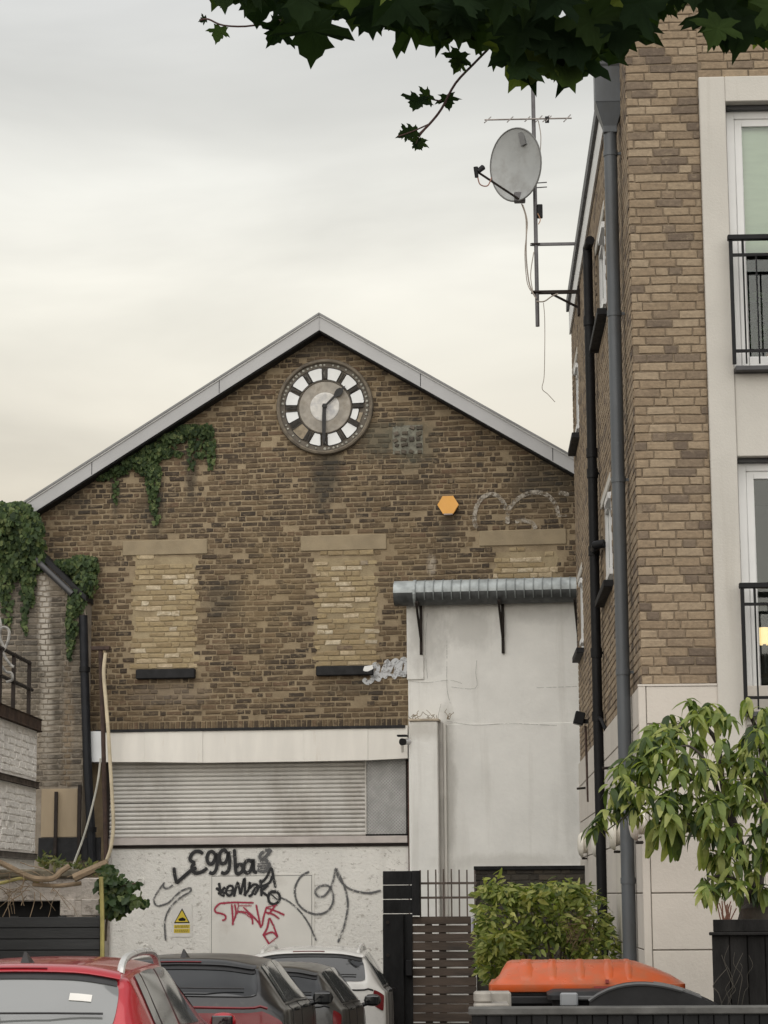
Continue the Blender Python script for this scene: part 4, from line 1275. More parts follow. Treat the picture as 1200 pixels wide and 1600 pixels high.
# black slatted fence in front
fb_ = -.9
PFn = lambda x, y: GF.pix(x, y, WB + fb_)
fe = thing('black_board_fence', 'black horizontal board fence behind the red car at far left', 'fence', GF.w(0, WB + fb_, 0), GF.rot)
BLKF = plain('black_fence_paint', (.022, .023, .024, 1), .6, .3, 3, .3, 30, stretch=(.4, 1, 2))
f0, f1 = PFn(-90, 1460)[0], PFn(157, 1460)[0]
zt_ = PFn(80, 1432)[1]
mb = MB(); mb.box(f0, f1, .0125, .0138, -1.1, zt_ - .006); mb.build('backing', BLKF, fe)
z = zt_
while z > -1.1:
    mb = MB(); mb.box(f0, f1, -.02 + random.uniform(-.003, .003), 0.012, z - .105, z - .006); mb.build('board', BLKF, fe, bevel=.004)
    z -= .108
for x in (20, 95, 154):
    a = PFn(x, 1460)[0]; mb = MB(); mb.box(a - .035, a + .035, .014, .08, -1.1, zt_ + .005); mb.build('post', BLKF, fe)
# yellow-green stem and dead branches over the yard wall
YST = plain('yellow_stem', (.36, .31, .11, 1), .7, .25, 6)
cable('straight yellowish climbing stem beside the black board fence', [(158, 1370), (159, 1400), (160, 1440), (160, 1500)], .022, YST, WB + fb_ - .06)['category'] = 'stem'
br = thing('dead_branch', 'thick dry bare branch lying along the top of the yard wall', 'branch', GF.w(*[PY(90, 1375)[0], WB + YB - .1, PY(90, 1375)[1]]), GF.rot)
DRY = plain('dry_wood', (.27, .20, .13, 1), .9, .25, 9, .4, 40)
bo = PY(90, 1375)
def bpts(l): return [(PY(x, y)[0] - bo[0], -d_, PY(x, y)[1] - bo[1]) for x, y, d_ in l]
for nm, pts_, rad in (('limb', [(-15, 1338, .05), (25, 1356, .1), (60, 1372, .14), (92, 1373, .16), (104, 1362, .12), (113, 1354, .05)], .03), ('broken_stub', [(128, 1372, .2), (150, 1362, .2), (179, 1349, .18)], .045), ('limb', [(-12, 1378, .1), (10, 1380, .12), (45, 1372, .12), (70, 1378, .1)], .018), ('limb', [(60, 1382, .1), (100, 1384, .12), (135, 1380, .1)], .022)):
    m2 = MB(); m2.tube(smooth_path(bpts(pts_), 5), rad, 7); m2.build(nm, DRY if rad != .018 else YST, br, smooth=True)
tw = MB(); rnd = random.Random(44)
for k in range(34):
    x, y = rnd.uniform(-5, 150), rnd.uniform(1362, 1400)
    p0 = PY(x, y); a, z, d = p0[0] - bo[0], p0[1] - bo[1], rnd.uniform(.06, .2)
    pts = [(a, -d, z)]
    dx, dz_ = rnd.uniform(-.09, .09), rnd.uniform(-.10, .03)
    for q in range(4):
        l_ = pts[-1]; pts.append((l_[0] + dx + rnd.uniform(-.03, .03), l_[1] + rnd.uniform(-.03, .03), l_[2] + dz_ + rnd.uniform(-.03, .03)))
    tw.tube(smooth_path(pts, 2), rnd.uniform(.0025, .005), 4)
tw.build('twigs', DRY, br, kind='stuff')
# green weeds on the wall and the small shrub at the corner of the painted wall
SHRUB_M = leaf_mat('shrub_leaf', [(0, (.02, .04, .014, 1)), (.6, (.05, .085, .03, 1)), (1, (.12, .15, .05, 1))], .25)
def leafy(nm, label, cat, frame_b, clumps, size, mat, kind_leaf, stems=(), parts=0, thing_kind='plant', seed=1, tipdown=.6):
    c0 = clumps[0]; a0, z0 = GF.pix(c0[0], c0[1], frame_b)
    root = thing(nm, label, cat, GF.w(a0, frame_b, z0), GF.rot)
    rnd = random.Random(seed)
    geos = [leaf_geo(kind_leaf, rnd) for _ in range(6)]
    mb = MB(); mb.raw = True
    for px, py, rx, ry, n, th in clumps:
        for _ in range(n):
            while True:
                ux, uy, uz = rnd.uniform(-1, 1), rnd.uniform(-1, 1), rnd.uniform(-1, 1)
                if ux * ux + uy * uy + uz * uz < 1: break
            a, z = GF.pix(px + ux * rx, py + uy * ry, frame_b)
            tip = Vector((rnd.uniform(-1, 1), rnd.uniform(-.8, .3), rnd.uniform(-1, 1) - tipdown))
            nrm = Vector((rnd.uniform(-.8, .8), -1, rnd.uniform(-.3, 1)))
            v, f = geos[rnd.randrange(6)]
            mb.add(v, f, rnd.random(), orient((a - a0, uz * th, z - z0), tip, nrm, rnd.uniform(*size)))
    mb.build('foliage', mat, root, kind='stuff')
    for pts, rad in stems:
        m2 = MB(); m2.tube(smooth_path([(GF.pix(x, y, frame_b)[0] - a0, 0, GF.pix(x, y, frame_b)[1] - z0) for x, y in pts], 4), rad, 6)
        m2.build('stem', STEM_M, root)
    return root
leafy('leafy_shrub', 'small dark green shrub growing out beside the painted wall by the yellow stem', 'shrub', WB + fb_ + .25,
      [(170, 1385, 14, 38, 110, .2), (178, 1415, 20, 16, 60, .2), (196, 1400, 16, 18, 26, .15), (212, 1408, 16, 10, 22, .12), (205, 1382, 18, 7, 12, .1), (188, 1378, 14, 12, 20, .15)], (.06, .10), SHRUB_M, 'ivy',
      [([(165, 1470), (168, 1430), (180, 1405), (214, 1405)], .012), ([(168, 1430), (180, 1390), (212, 1380)], .008)], seed=5)
WEED_M = leaf_mat('weed_leaf', [(0, (.05, .075, .02, 1)), (.6, (.10, .12, .04, 1)), (1, (.2, .19, .07, 1))], .3)
leafy('wall_weeds', 'scruffy green weeds growing on top of the yard wall', 'weeds', WB + YB + .05,
      [(95, 1352, 34, 10, 70, .15), (75, 1342, 14, 10, 26, .12), (120, 1352, 26, 6, 40, .12), (150, 1356, 16, 6, 24, .1)], (.04, .09), WEED_M, 'ellipse', seed=9, tipdown=0)
# iron railing with scrolls on top of the white building
zc = zt1 + .14
rl = thing('iron_railing', 'black iron railing with pale scrolled ornament on the brown coping', 'railing', SF.w(SA, 0, 0), SF.rot)
RB = -.08
PSR = lambda x, y: SF.side(x, y, SA + RB)
for x, y0 in ((1, 1012), (22, 1020), (46, 1036)):
    b, z = PSR(x, y0)
    mb = MB(); mb.box(RB - .02, RB + .02, b - .02, b + .02, zc, z); mb.build('post', DARK_IRON, rl)
for (xa, ya), (xb, yb) in (((-60, 970), (47, 1036)), ((-60, 1058), (50, 1078))):
    b0, z0 = PSR(xa, ya); b1, z1 = PSR(xb, yb)
    z0 = z1
    mb = MB(); mb.tube([(RB, b0, z0), (RB, b1, z1)], .022, 6); mb.build('rail', DARK_IRON, rl)
IRON_PALE = plain('flaking_pale_paint', (.30, .29, .27, 1), .7, .5, 14)
RBX = PSR(5, 1020)[0]
for pts in ([(-6, 985), (6, 980), (14, 985), (13, 1000), (8, 1012), (4, 1018)], [(4, 1018), (10, 1030), (18, 1040), (22, 1042)], [(2, 1040), (10, 1050), (18, 1052), (19, 1062), (10, 1066)], [(-4, 960), (1, 975), (0, 995), (6, 1012)]):
    q = [SF.pix(x, y, RBX) for x, y in pts]
    m2 = MB(); m2.tube(smooth_path([(a - SA, RBX, z) for a, z in q], 6), .017, 6); m2.build('scroll', IRON_PALE, rl, smooth=True)
# ------------------------------------------------------------------ block of flats on the right
flats = thing('brick_flats', 'buff brick block of flats with cream render base at the right edge', 'building', RF.o, RF.rot)
PR = RF.pix
zbase = PR(1050, 1073)[1]
LB_ = 11.0
ZROOF = 9.62          # brick front
ZEAVE = 9.33          # eaves along the side
A_R = 4.6
UPVC = plain('white_upvc', (.74, .74, .73, 1), .35, .04, 3)
SOFFIT = plain('white_soffit', (.68, .68, .67, 1), .5, .05, 2)
LEADG = plain('dark_grey_edge', (.05, .05, .053, 1), .5, .2, 4)
def glass_mat(name, tint=(0.9, 0.95, 0.93, 1), refl=1.6, rough=0.02):
    t = NT(name)
    t.n.remove(t.b)
    tr = t.node('ShaderNodeBsdfTransparent'); tr.inputs[0].default_value = tint
    gl = t.node('ShaderNodeBsdfGlossy'); gl.inputs['Roughness'].default_value = rough
    fz = t.node('ShaderNodeFresnel', i_IOR=refl)
    ms = t.node('ShaderNodeMixShader')
    t.l.new(fz.outputs[0], ms.inputs[0]); t.l.new(tr.outputs[0], ms.inputs[1]); t.l.new(gl.outputs[0], ms.inputs[2])
    t.l.new(ms.outputs[0], t.out.inputs['Surface'])
    return t.m
GLASS = glass_mat('window_glass')

# openings on the front, from the photograph
SUR_B = -0.05
su_l = PR(1106.5, 600, SUR_B)[0]; su_i = PR(1148, 600, SUR_B)[0]
su_t = PR(1100, 120, SUR_B)[1]
OP_R = su_i + 1.75
su_r = OP_R + (su_i - su_l)
up_head, up_sill = PR(1160, 158, SUR_B)[1], PR(1170, 574, SUR_B)[1]
lo_head = PR(1180, 712, SUR_B)[1]
lo_sill = PR(1185, 1112, SUR_B)[1]
# front and side walls (mortar bed) as solid slabs around the openings
W_ = MB()
W_.box(0, su_i - .03, .0, .30, zbase, ZROOF - .02)
W_.box(OP_R + .03, A_R, .0, .30, zbase, ZROOF - .02)
W_.box(su_i - .0299, OP_R + .0299, .0, .30, up_head + .02, ZROOF - .02)
W_.box(su_i - .0299, OP_R + .0299, .0, .30, lo_head + .02, up_sill - .02)
W_.build('front_wall', MORTAR_BUFF, flats)
# side wall with window holes
wins = []          # (b0, b1, z0, z1)
for (bb, wd) in ((4.15, 1.5), (10.05, 1.1)):
    wins.append((bb - wd / 2, bb + wd / 2, 7.25, 8.25))
    wins.append((bb - wd / 2, bb + wd / 2, 4.52, 5.48))
SW = MB()
cols = sorted(set([.3, LB_] + [w[0] for w in wins] + [w[1] for w in wins]))
for i in range(len(cols) - 1):
    b0, b1 = cols[i], cols[i + 1]
    ws = sorted([w for w in wins if w[0] <= b0 + 1e-6 and w[1] >= b1 - 1e-6], key=lambda w: w[2])
    z = zbase
    for w in ws:
        SW.box(0.0, .30, b0, b1, z, w[2]); z = w[3]
    SW.box(0.0, .30, b0, b1, z, ZEAVE - .02)
SW.box(.3, A_R, LB_ - .3, LB_, zbase, ZEAVE - .02); SW.box(A_R - .3, A_R, .3, LB_ - .3, zbase, ZEAVE - .02)
SW.build('side_wall', MORTAR_BUFF, flats)
# cream base with joints: proud blocks
zj = [zbase] + [PR(1050, y)[1] for y in (1132, 1220, 1308, 1396, 1485)]
zj += [zj[-1] - .46, -1.25]
bm_ = MB(); bm_.box(-.012, A_R, -.012, .3, -1.2, zbase - .001); bm_.box(-.012, .3, .3001, LB_, -1.2, zbase - .001)
bm_.build('base_wall', plain('joint_grey', (.26, .235, .2, 1), .9, .2, 6), flats)
strip = PR(1014, 1300)[0]
for i in range(len(zj) - 1):
    z1, z0 = zj[i] - .002, zj[i + 1] + .008
    if i == 0: z1 = zj[0]
    x = strip + .006
    k = 0
    while x < A_R - .01:
        w = 1.25
        mb = MB(); mb.box(x, min(x + w - .008, A_R), -.03, -.0125, z0, z1); mb.build('render_block', CREAM_STONE, flats, bevel=.004)
        x += w; k += 1
    y = .03
    k = 0
    while y < LB_ - .05:
        w = 1.6 if not (k == 0 and i % 2) else .8
        mb = MB(); mb.box(-.032, -.0125, y, min(y + w - .010, LB_), z0, z1); mb.build('render_block', CREAM_STONE, flats, bevel=.004)
        y += w; k += 1
mb = MB(); mb.box(-.034, strip, -.034, .022, -1.2, zbase + .002); mb.build('corner_strip', CREAM_STONE, flats, bevel=.006)
mb = MB(); mb.box(-.036, su_l - .002, -.036, -.001, zbase + .003, zbase + .02); mb.build('drip_edge', CREAM_STONE, flats)
# bricks on the front
rnd = random.Random(77)
PITCH_R = 0.0749
nb = 0
for l, r_, zc, h in course_bricks(0.0, su_l - .004, zbase + .02, ZROOF - .1, PITCH_R, rnd, 'mixed', 0.011, 0.84):
    zt_ = zc
    if PR(1050, -60)[1] < zc: continue
    inst('brick', pooled_brick('buff_brick', r_ - l, 0.0620 + .001 * rnd.randrange(3), 0.012, BR_FLATS, rnd), flats, Vector(((l + r_) / 2, .002, zc + rnd.uniform(-.002, .002)))); nb += 1
top = MB(); top.raw = True
for l, r_, zc, h in course_bricks(su_l, A_R, su_t + .004, ZROOF - .1, PITCH_R, rnd, 'mixed', 0.011, 0.84):
    if nb < 298 and PR(1150, -30)[1] > zc and r_ < PR(1215, 60)[0]:
        inst('brick', pooled_brick('buff_brick', r_ - l, 0.0625, 0.012, BR_FLATS, rnd), flats, Vector(((l + r_) / 2, .002, zc))); nb += 1
    else:
        v, f = brick_geo(r_ - l, h, .012, rnd); top.add([(p[0] + (l + r_) / 2, p[1] + .002, p[2] + zc) for p in v], f, rnd.random())
for l, r_, zc, h in course_bricks(su_r, A_R, zbase + .02, su_t, PITCH_R, rnd, 'mixed', 0.011, 0.84):
    v, f = brick_geo(r_ - l, h, .012, rnd); top.add([(p[0] + (l + r_) / 2, p[1] + .002, p[2] + zc) for p in v], f, rnd.random())
for l, r_, zc, h in course_bricks(0.0, su_l - .004, PR(1050, -60)[1] + .02, ZROOF - .1, PITCH_R, rnd, 'mixed', 0.011, 0.84):
    v, f = brick_geo(r_ - l, h, .012, rnd); top.add([(p[0] + (l + r_) / 2, p[1] + .002, p[2] + zc) for p in v], f, rnd.random())
top.build('brickwork', BR_FLATS, flats, kind='stuff')
# bricks on the long side
sd = MB(); sd.raw = True
for l, r_, zc, h in course_bricks(0.0, LB_, zbase + .02, ZEAVE - .1, PITCH_R, rnd, 'mixed', 0.011, 0.84):
    skip = False
    for w in wins:
        if l < w[1] + .03 and r_ > w[0] - .03 and zc + h / 2 > w[2] - .06 and zc - h / 2 < w[3] + .0: skip = True
    if skip: continue
    v, f = brick_geo(r_ - l, h, .012, rnd)
    sd.add([(p[1] + .002, p[0] + (l + r_) / 2, p[2] + zc) for p in v], f, rnd.random())
sd.build('side_brickwork', BR_FLATS, flats, kind='stuff')
# eaves: soffit, dark edge, flat roof
mb = MB(); mb.box(-.035, -.014, .02, LB_, ZEAVE - .42, ZEAVE - .03); mb.build('fascia_board', SOFFIT, flats)
mb = MB(); mb.box(-.07, -.036, .02, LB_ + .03, ZEAVE - .10, ZEAVE + .05); mb.build('roof_edge', LEADG, flats)
mb = MB(); mb.box(-.035, A_R + .1, .31, LB_ + .03, ZEAVE - .019, ZEAVE + .03); mb.build('roof', ROOFING, flats)
mb = MB(); mb.box(-.03, A_R + .03, -.03, .33, ZROOF - .019, ZROOF + .05); mb.build('parapet_coping', CREAM_CONC, flats)

# cream concrete surround with spandrel
SU = MB()
SU.box(su_l, su_i, SUR_B, .12, lo_sill - .5, su_t)
SU.build('surround_jamb', CREAM_CONC, flats, bevel=.006)
SU = MB(); SU.box(OP_R, su_r, SUR_B, .12, lo_sill - .5, su_t); SU.build('surround_jamb', CREAM_CONC, flats, bevel=.006)
SU = MB(); SU.box(su_i + .001, OP_R - .001, SUR_B - .001, .12, up_head, su_t); SU.build('surround_head', CREAM_CONC, flats, bevel=.006)
SU = MB(); SU.box(su_i + .001, OP_R - .001, SUR_B + .02, .12, lo_head, up_sill - .045); SU.build('spandrel', CREAM_CONC, flats, bevel=.006)
SU = MB(); SU.box(su_i + .001, OP_R - .001, SUR_B + .02, .12, lo_sill - .5, lo_sill - .045); SU.build('spandrel', CREAM_CONC, flats, bevel=.006)
BLIND = plain('pale_green_blind', (.78, .77, .64, 1), .8, .08, 2, stretch=(1, 1, 6))
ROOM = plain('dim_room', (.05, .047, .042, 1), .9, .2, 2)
POT = plain('dark_pot', (.03, .03, .032, 1), .6)
TERRA = plain('terracotta', (.30, .12, .05, 1), .8)
PLANT_M = leaf_mat('house_plant', [(0, (.015, .035, .02, 1)), (1, (.05, .08, .03, 1))], .2)
def french_window(head, sill, blind):
    fw = MB()
    fl, fr_ = su_i + .02, OP_R - .02
    t1, d = .068, .07
    y0 = .125
    fw.box(fl, fl + t1, y0, y0 + d, sill, head - .03); fw.box(fr_ - t1, fr_, y0, y0 + d, sill, head - .03)
    fw.box(fl + t1, fr_ - t1, y0, y0 + d, head - .03 - t1, head - .03); fw.box(fl + t1, fr_ - t1, y0, y0 + d, sill, sill + .06)
    w = fw.build('window', UPVC, flats, bevel=.005)
    mid = (fl + fr_) / 2
    for (x0, x1) in ((fl + t1 + .002, mid - .002), (mid + .002, fr_ - t1 - .002)):
        sh = MB(); q = .062
        s0, h0 = sill + .062, head - .03 - t1 - .002
        sh.box(x0, x0 + q, y0 + .012, y0 + .055, s0, h0); sh.box(x1 - q, x1, y0 + .012, y0 + .055, s0, h0)
        sh.box(x0 + q, x1 - q, y0 + .012, y0 + .055, h0 - q, h0); sh.box(x0 + q, x1 - q, y0 + .012, y0 + .055, s0, s0 + .075)
        sh.build('sash', UPVC, w, bevel=.005)
        gl = MB(); gl.box(x0 + q, x1 - q, y0 + .03, y0 + .036, s0 + .075, h0 - q); gl.build('pane', GLASS, w)
    hb = MB(); hb.box(fl, fr_, .05, .123, head - .03, head - .001); hb.build('shadow_gap', LEADG, w)
    # the room behind
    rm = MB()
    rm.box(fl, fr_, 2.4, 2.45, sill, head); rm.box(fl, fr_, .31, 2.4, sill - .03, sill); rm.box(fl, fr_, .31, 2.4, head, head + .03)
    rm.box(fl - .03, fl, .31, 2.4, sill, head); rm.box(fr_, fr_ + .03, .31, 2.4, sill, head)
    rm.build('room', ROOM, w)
    if blind is not None:
        bl = MB(); bl.box(fl + .03, fr_ - .03, .215, .222, blind, head - .02); bl.build('blind', BLIND, w)
    sl = MB(); sl.box(su_i + .002, OP_R - .002, SUR_B - .09, .12, sill - .044, sill - .004); sl.build('sill_ledge', LEADG, flats, bevel=.004)
    return w
french_window(up_head, up_sill, PR(1180, 398, .2)[1])
french_window(lo_head, lo_sill, None)
def juliet(label, head_y, y2, y3, sill, group='juliet balcony rails'):
    b = -.13
    zt_, z2, z3 = PR(1180, head_y, b)[1], PR(1180, y2, b)[1], PR(1180, y3, b)[1]
    x0 = su_i - .02
    root = thing('balcony_railing', label, 'railing', RF.w(x0, b, sill), RF.rot, group)
    Lr = OP_R - su_i + .04
    o = lambda z: z - sill
    mb = MB(); mb.box(-.01, Lr, -.03, .03, o(zt_) - .022, o(zt_) + .022); mb.build('handrail', BLACK_PLASTIC, root, bevel=.005)
    mb = MB(); mb.box(.01, Lr, -.012, .012, o(z2) - .012, o(z2) + .012); mb.build('upper_rail', BLACK_PLASTIC, root)
    mb = MB(); mb.box(.01, Lr, -.012, .012, o(z3) - .012, o(z3) + .012); mb.build('lower_rail', BLACK_PLASTIC, root)
    mb = MB(); mb.box(.0, .03, -.014, .014, .01, o(zt_) - .023); mb.build('end_post', BLACK_PLASTIC, root)
    mb = MB(); mb.box(Lr - .03, Lr, -.014, .014, .01, o(zt_) - .023); mb.build('end_post', BLACK_PLASTIC, root)
    bm__ = MB(); bm__.box(-.0065, .0065, -.0065, .0065, .0, o(z2) - .013); ball = bm__.mesh('baluster', BLACK_PLASTIC)
    x = .115
    while x < Lr - .06:
        inst('baluster', ball, root, Vector((x, 0, .0 + .012)))
        x += .108
    mb = MB(); mb.box(.105, .125, -.008, .008, o(z2), o(zt_) - .02); mb.build('stub', BLACK_PLASTIC, root)
    return root
juliet('black balcony rail before the upper window with green blind', 371, 398, 548, up_sill)
juliet('black balcony rail before the lower window with lit lamp', 915, 944, 1090, lo_sill)
# plants and lamp inside
def pot_plant(label, px, py, zs, b, n, hgt, seed, mat=POT):
    a, z = PR(px, py, b)
    root = thing('potted_plant', label, 'plant', RF.w(a, b, zs), RF.rot)
    mb = MB(); mb.lathe([(.07, 0), (.10, .17), (.11, .175), (.095, .17), (.0, .165)], 16); mb.build('pot', mat, root, smooth=True)
    rnd = random.Random(seed); geos = [leaf_geo('ellipse', rnd) for _ in range(4)]
    mb = MB(); mb.raw = True; st_ = MB()
    for k in range(n):
        an, r_ = rnd.uniform(0, 2 * pi), rnd.uniform(.02, .18)
        top_ = Vector((r_ * cos(an), r_ * sin(an) * .5, rnd.uniform(.3, hgt)))
        st_.tube([(0, 0, .15), (top_.x * .4, top_.y * .4, top_.z * .7), top_], .004, 4)
        for j in range(3):
            v, f = geos[rnd.randrange(4)]
            mb.add(v, f, rnd.random(), orient(top_, (cos(an + j * 2), sin(an + j * 2), rnd.uniform(-.6, .4)), (0, -.8, .6), rnd.uniform(.13, .24)))
    mb.build('foliage', PLANT_M, root, kind='stuff'); st_.build('stem', PLANT_M, root)
    return root
pot_plant('leafy house plant in dark pot behind the upper window rail', 1178, 520, up_sill + .06, .42, 16, .75, 4)
pot_plant('house plant in terracotta pot behind the upper window rail', 1196, 520, up_sill + .06, .50, 12, .6, 6, TERRA)
a, z = PR(1194, 992, .6)
lp = thing('table_lamp', 'lit table lamp with glowing cream shade inside the lower window', 'lamp', RF.w(a, .6, z - .38), RF.rot)
mb = MB(); mb.lathe([(.07, 0), (.07, .02), (.02, .05), (.03, .15), (.014, .3)], 16); mb.build('base', POT, lp, smooth=True)
t = NT('lamp_shade'); t.set((.8, .6, .35, 1), .8); t.b.inputs['Emission Color'].default_value = (1, .68, .32, 1); t.b.inputs['Emission Strength'].default_value = 1.0
mb = MB(); mb.lathe([(.085, .30), (.05, .44)], 24); mb.build('shade', t.m, lp, smooth=True)
mb = MB(); mb.box(-.25, .6, -.2, .3, -.05, -.002); tb = mb.build('shelf', ROOM, None); tb.location = RF.w(a, .6, z - .38); tb.rotation_euler = (0, 0, RF.rot)
tag(tb, 'dark shelf under the lit lamp inside the lower window', 'shelf')

# side windows
for i, (b0, b1, z0, z1) in enumerate(wins):
    fr = MB(); t1 = .07
    fr.box(.02, .10, b0, b0 + t1, z0, z1); fr.box(.02, .10, b1 - t1, b1, z0, z1); fr.box(.02, .10, b0 + t1, b1 - t1, z1 - t1, z1); fr.box(.02, .10, b0 + t1, b1 - t1, z0, z0 + t1)
    bm2 = (b0 + b1) / 2
    fr.box(.021, .099, bm2 - .03, bm2 + .03, z0 + t1, z1 - t1)
    w = fr.build('window', UPVC, flats, bevel=.004)
    op = MB(); op.box(-.03, .06, b0 + t1, bm2 - .031, z0 + t1 + .002, z0 + t1 + .06); op.box(-.03, .06, b0 + t1, bm2 - .031, z1 - t1 - .062, z1 - t1 - .002)
    op.box(-.0, .06, b0 + t1, b0 + t1 + .05, z0 + t1 + .061, z1 - t1 - .063); op.build('sash', UPVC, w)
    gl = MB(); gl.box(.05, .056, b0 + t1, b1 - t1, z0 + t1, z1 - t1); gl.build('pane', GLASS, w)
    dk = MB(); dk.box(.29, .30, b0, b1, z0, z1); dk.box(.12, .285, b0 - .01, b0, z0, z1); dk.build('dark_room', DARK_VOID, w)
    sl = MB(); sl.box(-.10, .018, b0 - .06, b1 + .06, z0 - .075, z0 - .004); sl.build('sill', SILL_DARK, flats, bevel=.006)
    ln = MB(); ln.box(-.015, .018, b0 - .09, b1 + .09, z1 + .004, z1 + .10); ln.build('window_head', CREAM_CONC, flats, bevel=.006)

# ------------------------------------------------------------------ downpipes on the side
GREYP = plain('grey_pipe_paint', (.085, .095, .105, 1), .45, .15, 3, stretch=(1, 1, .3), dirt=(.06, .06, .058, 1), dirt_scale=2)
PA_ = -.10
bq, zq = RF.side(965, 700, PA_)
gpp = thing('grey_downpipe', 'thick grey downpipe with hopper head at the front corner of the flats', 'pipe', RF.w(PA_, bq, -.6), RF.rot)
hz = RF.side(957, 180, PA_)[1]
R_ = .058
mb = MB(); mb.tube([(0, 0, 0), (0, 0, hz + .6)], R_, 20); mb.build('pipe', GREYP, gpp, smooth=True)
mb = MB()
def sq(w, d, z): return [(-w, -d, z), (w, -d, z), (w, d, z), (-w, d, z)]
rings = [sq(.062, .062, hz + .56), sq(.062, .062, hz + .62), sq(.125, .11, hz + .82), sq(.13, .115, hz + .83), sq(.13, .115, hz + 1.16), sq(.14, .125, hz + 1.17), sq(.14, .125, hz + 1.21)]
vs = [p for r in rings for p in r]
fs = [(i * 4 + k, i * 4 + (k + 1) % 4, (i + 1) * 4 + (k + 1) % 4, (i + 1) * 4 + k) for i in range(len(rings) - 1) for k in range(4)] + [(3, 2, 1, 0), tuple(range(len(vs) - 4, len(vs)))]
mb.add(vs, fs); mb.build('hopper', GREYP, gpp, bevel=.006)
for y in (206, 490, 768, 1071, 1378):
    zc = RF.side(960, y, PA_)[1] + .6
    mb = MB(); mb.tube([(0, 0, zc - .025), (0, 0, zc + .025)], R_ + .006, 20); o = mb.build('collar', GREYP, gpp, smooth=True)
    mb = MB(); mb.box(-.02, .10, -.01, .01, zc - .012, zc + .012); mb.build('bracket', GREYP, o)
mb = MB(); mb.tube([(0, 0, hz + 1.75), (.0, .0, hz + 2.15), (0, 0, ZEAVE + .6 - .1)], .05, 12); mb.build('outlet', GREYP, gpp, smooth=True)
BA = -.085
bq, zq = RF.side(927, 800, BA)
zt_ = RF.side(919, 380, BA)[1]
bkp = thing('black_soil_pipe', 'black soil pipe running up the side of the flats behind the grey one', 'pipe', RF.w(BA, bq, -.7), RF.rot)
mb = MB(); mb.tube([(0, 0, 0), (0, 0, zt_ + .7)], .052, 14); mb.build('pipe', BLACK_PLASTIC, bkp, smooth=True)
for y in (468, 700, 735, 865, 1030, 1130):
    zc = RF.side(927, y, BA)[1] + .7
    mb = MB(); mb.tube([(0, 0, zc - .05), (0, 0, zc + .05)], .062, 14); o = mb.build('collar', BLACK_PLASTIC, bkp, smooth=True)
    if y in (468, 735, 1030): mb = MB(); mb.box(-.01, .085, -.012, .012, zc - .012, zc + .012); mb.build('bracket', BLACK_PLASTIC, o)
zc = RF.side(927, 865, BA)[1] + .7
mb = MB(); mb.tube([(0, 0, zc), (0.0, -.28, zc + .02), (.09, -.32, zc + .03)], .045, 10); mb.build('branch_pipe', BLACK_PLASTIC, bkp, smooth=True)
mb = MB(); mb.tube([(0, 0, zt_ + .70), (.02, -.22, zt_ + .72)], .05, 10); mb.build('top_bend', BLACK_PLASTIC, bkp, smooth=True)
zc = RF.side(927, 1130, BA)[1] + .7
mb = MB(); mb.tube([(0, 0, zc), (0.03, -.16, zc - .05), (.06, -.3, zc - .16)], .02, 8); mb.build('waste_pipe', BLACK_PLASTIC, bkp)
# flue covers
FLUE = plain('white_flue_plastic', (.72, .68, .60, 1), .45, .12, 6)
for lab, px, py in (('cream round vent cover nearest the corner of the flats, right of the grey pipe', 1000, 1284), ('white round vent cover left of the grey pipe on the flats', 964, 1303), ('white round vent cover just right of the black pipe foot', 936, 1318), ('white round vent cover left of the black pipe at the far end', 912, 1320)):
    b, z = RF.side(px + 5, py, -.04)
    root = thing('vent_cover', lab, 'vent', RF.w(-.033, b, z), RF.rot, 'round vent covers on the flats')
    M = Matrix.Rotation(-pi / 2, 4, 'Y')
    mb = MB(); mb.lathe([(.10, 0), (.10, .05), (.15, .055), (.148, .075), (.12, .105), (.06, .12), (.001, .123)], 24, M); mb.build('dome', FLUE, root, smooth=True)
    mb = MB(); mb.box(-.07, -.01, -.035, .035, -.175, -.151); mb.build('drip_lip', DARK_IRON, root, bevel=.006)
# small overflow stubs
for lab, px, py in (('short dark overflow stub on the render near the black pipe', 908, 1231), ('short dark overflow stub high between the two pipes', 951, 1199)):
    b, z = RF.side(px + 6, py, -.04)
    mb = MB(); mb.tube([(0, 0, 0), (-.11, 0, -.01)], .014, 8); o = mb.build('overflow_pipe', DARK_IRON, None, loc=RF.w(-.03, b, z)); o.rotation_euler = (0, 0, RF.rot); tag(o, lab, 'pipe')
# floodlight and conduit at the far corner
b, z = RF.side(903, 1128, -.14)
b = min(b, LB_ - .15)
fl = thing('floodlight', 'small black floodlight at the far corner of the flats beside the white annex', 'light', RF.w(-.02, b, z), RF.rot)
mb = MB(); mb.box(-.17, -.05, -.10, .10, -.06, .09, M=Matrix.Rotation(.25, 4, 'Y')); mb.build('housing', BLACK_PLASTIC, fl, bevel=.01)
mb = MB(); mb.box(-.06, .0, -.03, .03, -.02, .03); mb.build('bracket', BLACK_PLASTIC, fl)
mb = MB(); mb.tube([(-.03, 0, -.05), (-.02, 0, -.95)], .016, 6); mb.build('conduit', RUST, fl)

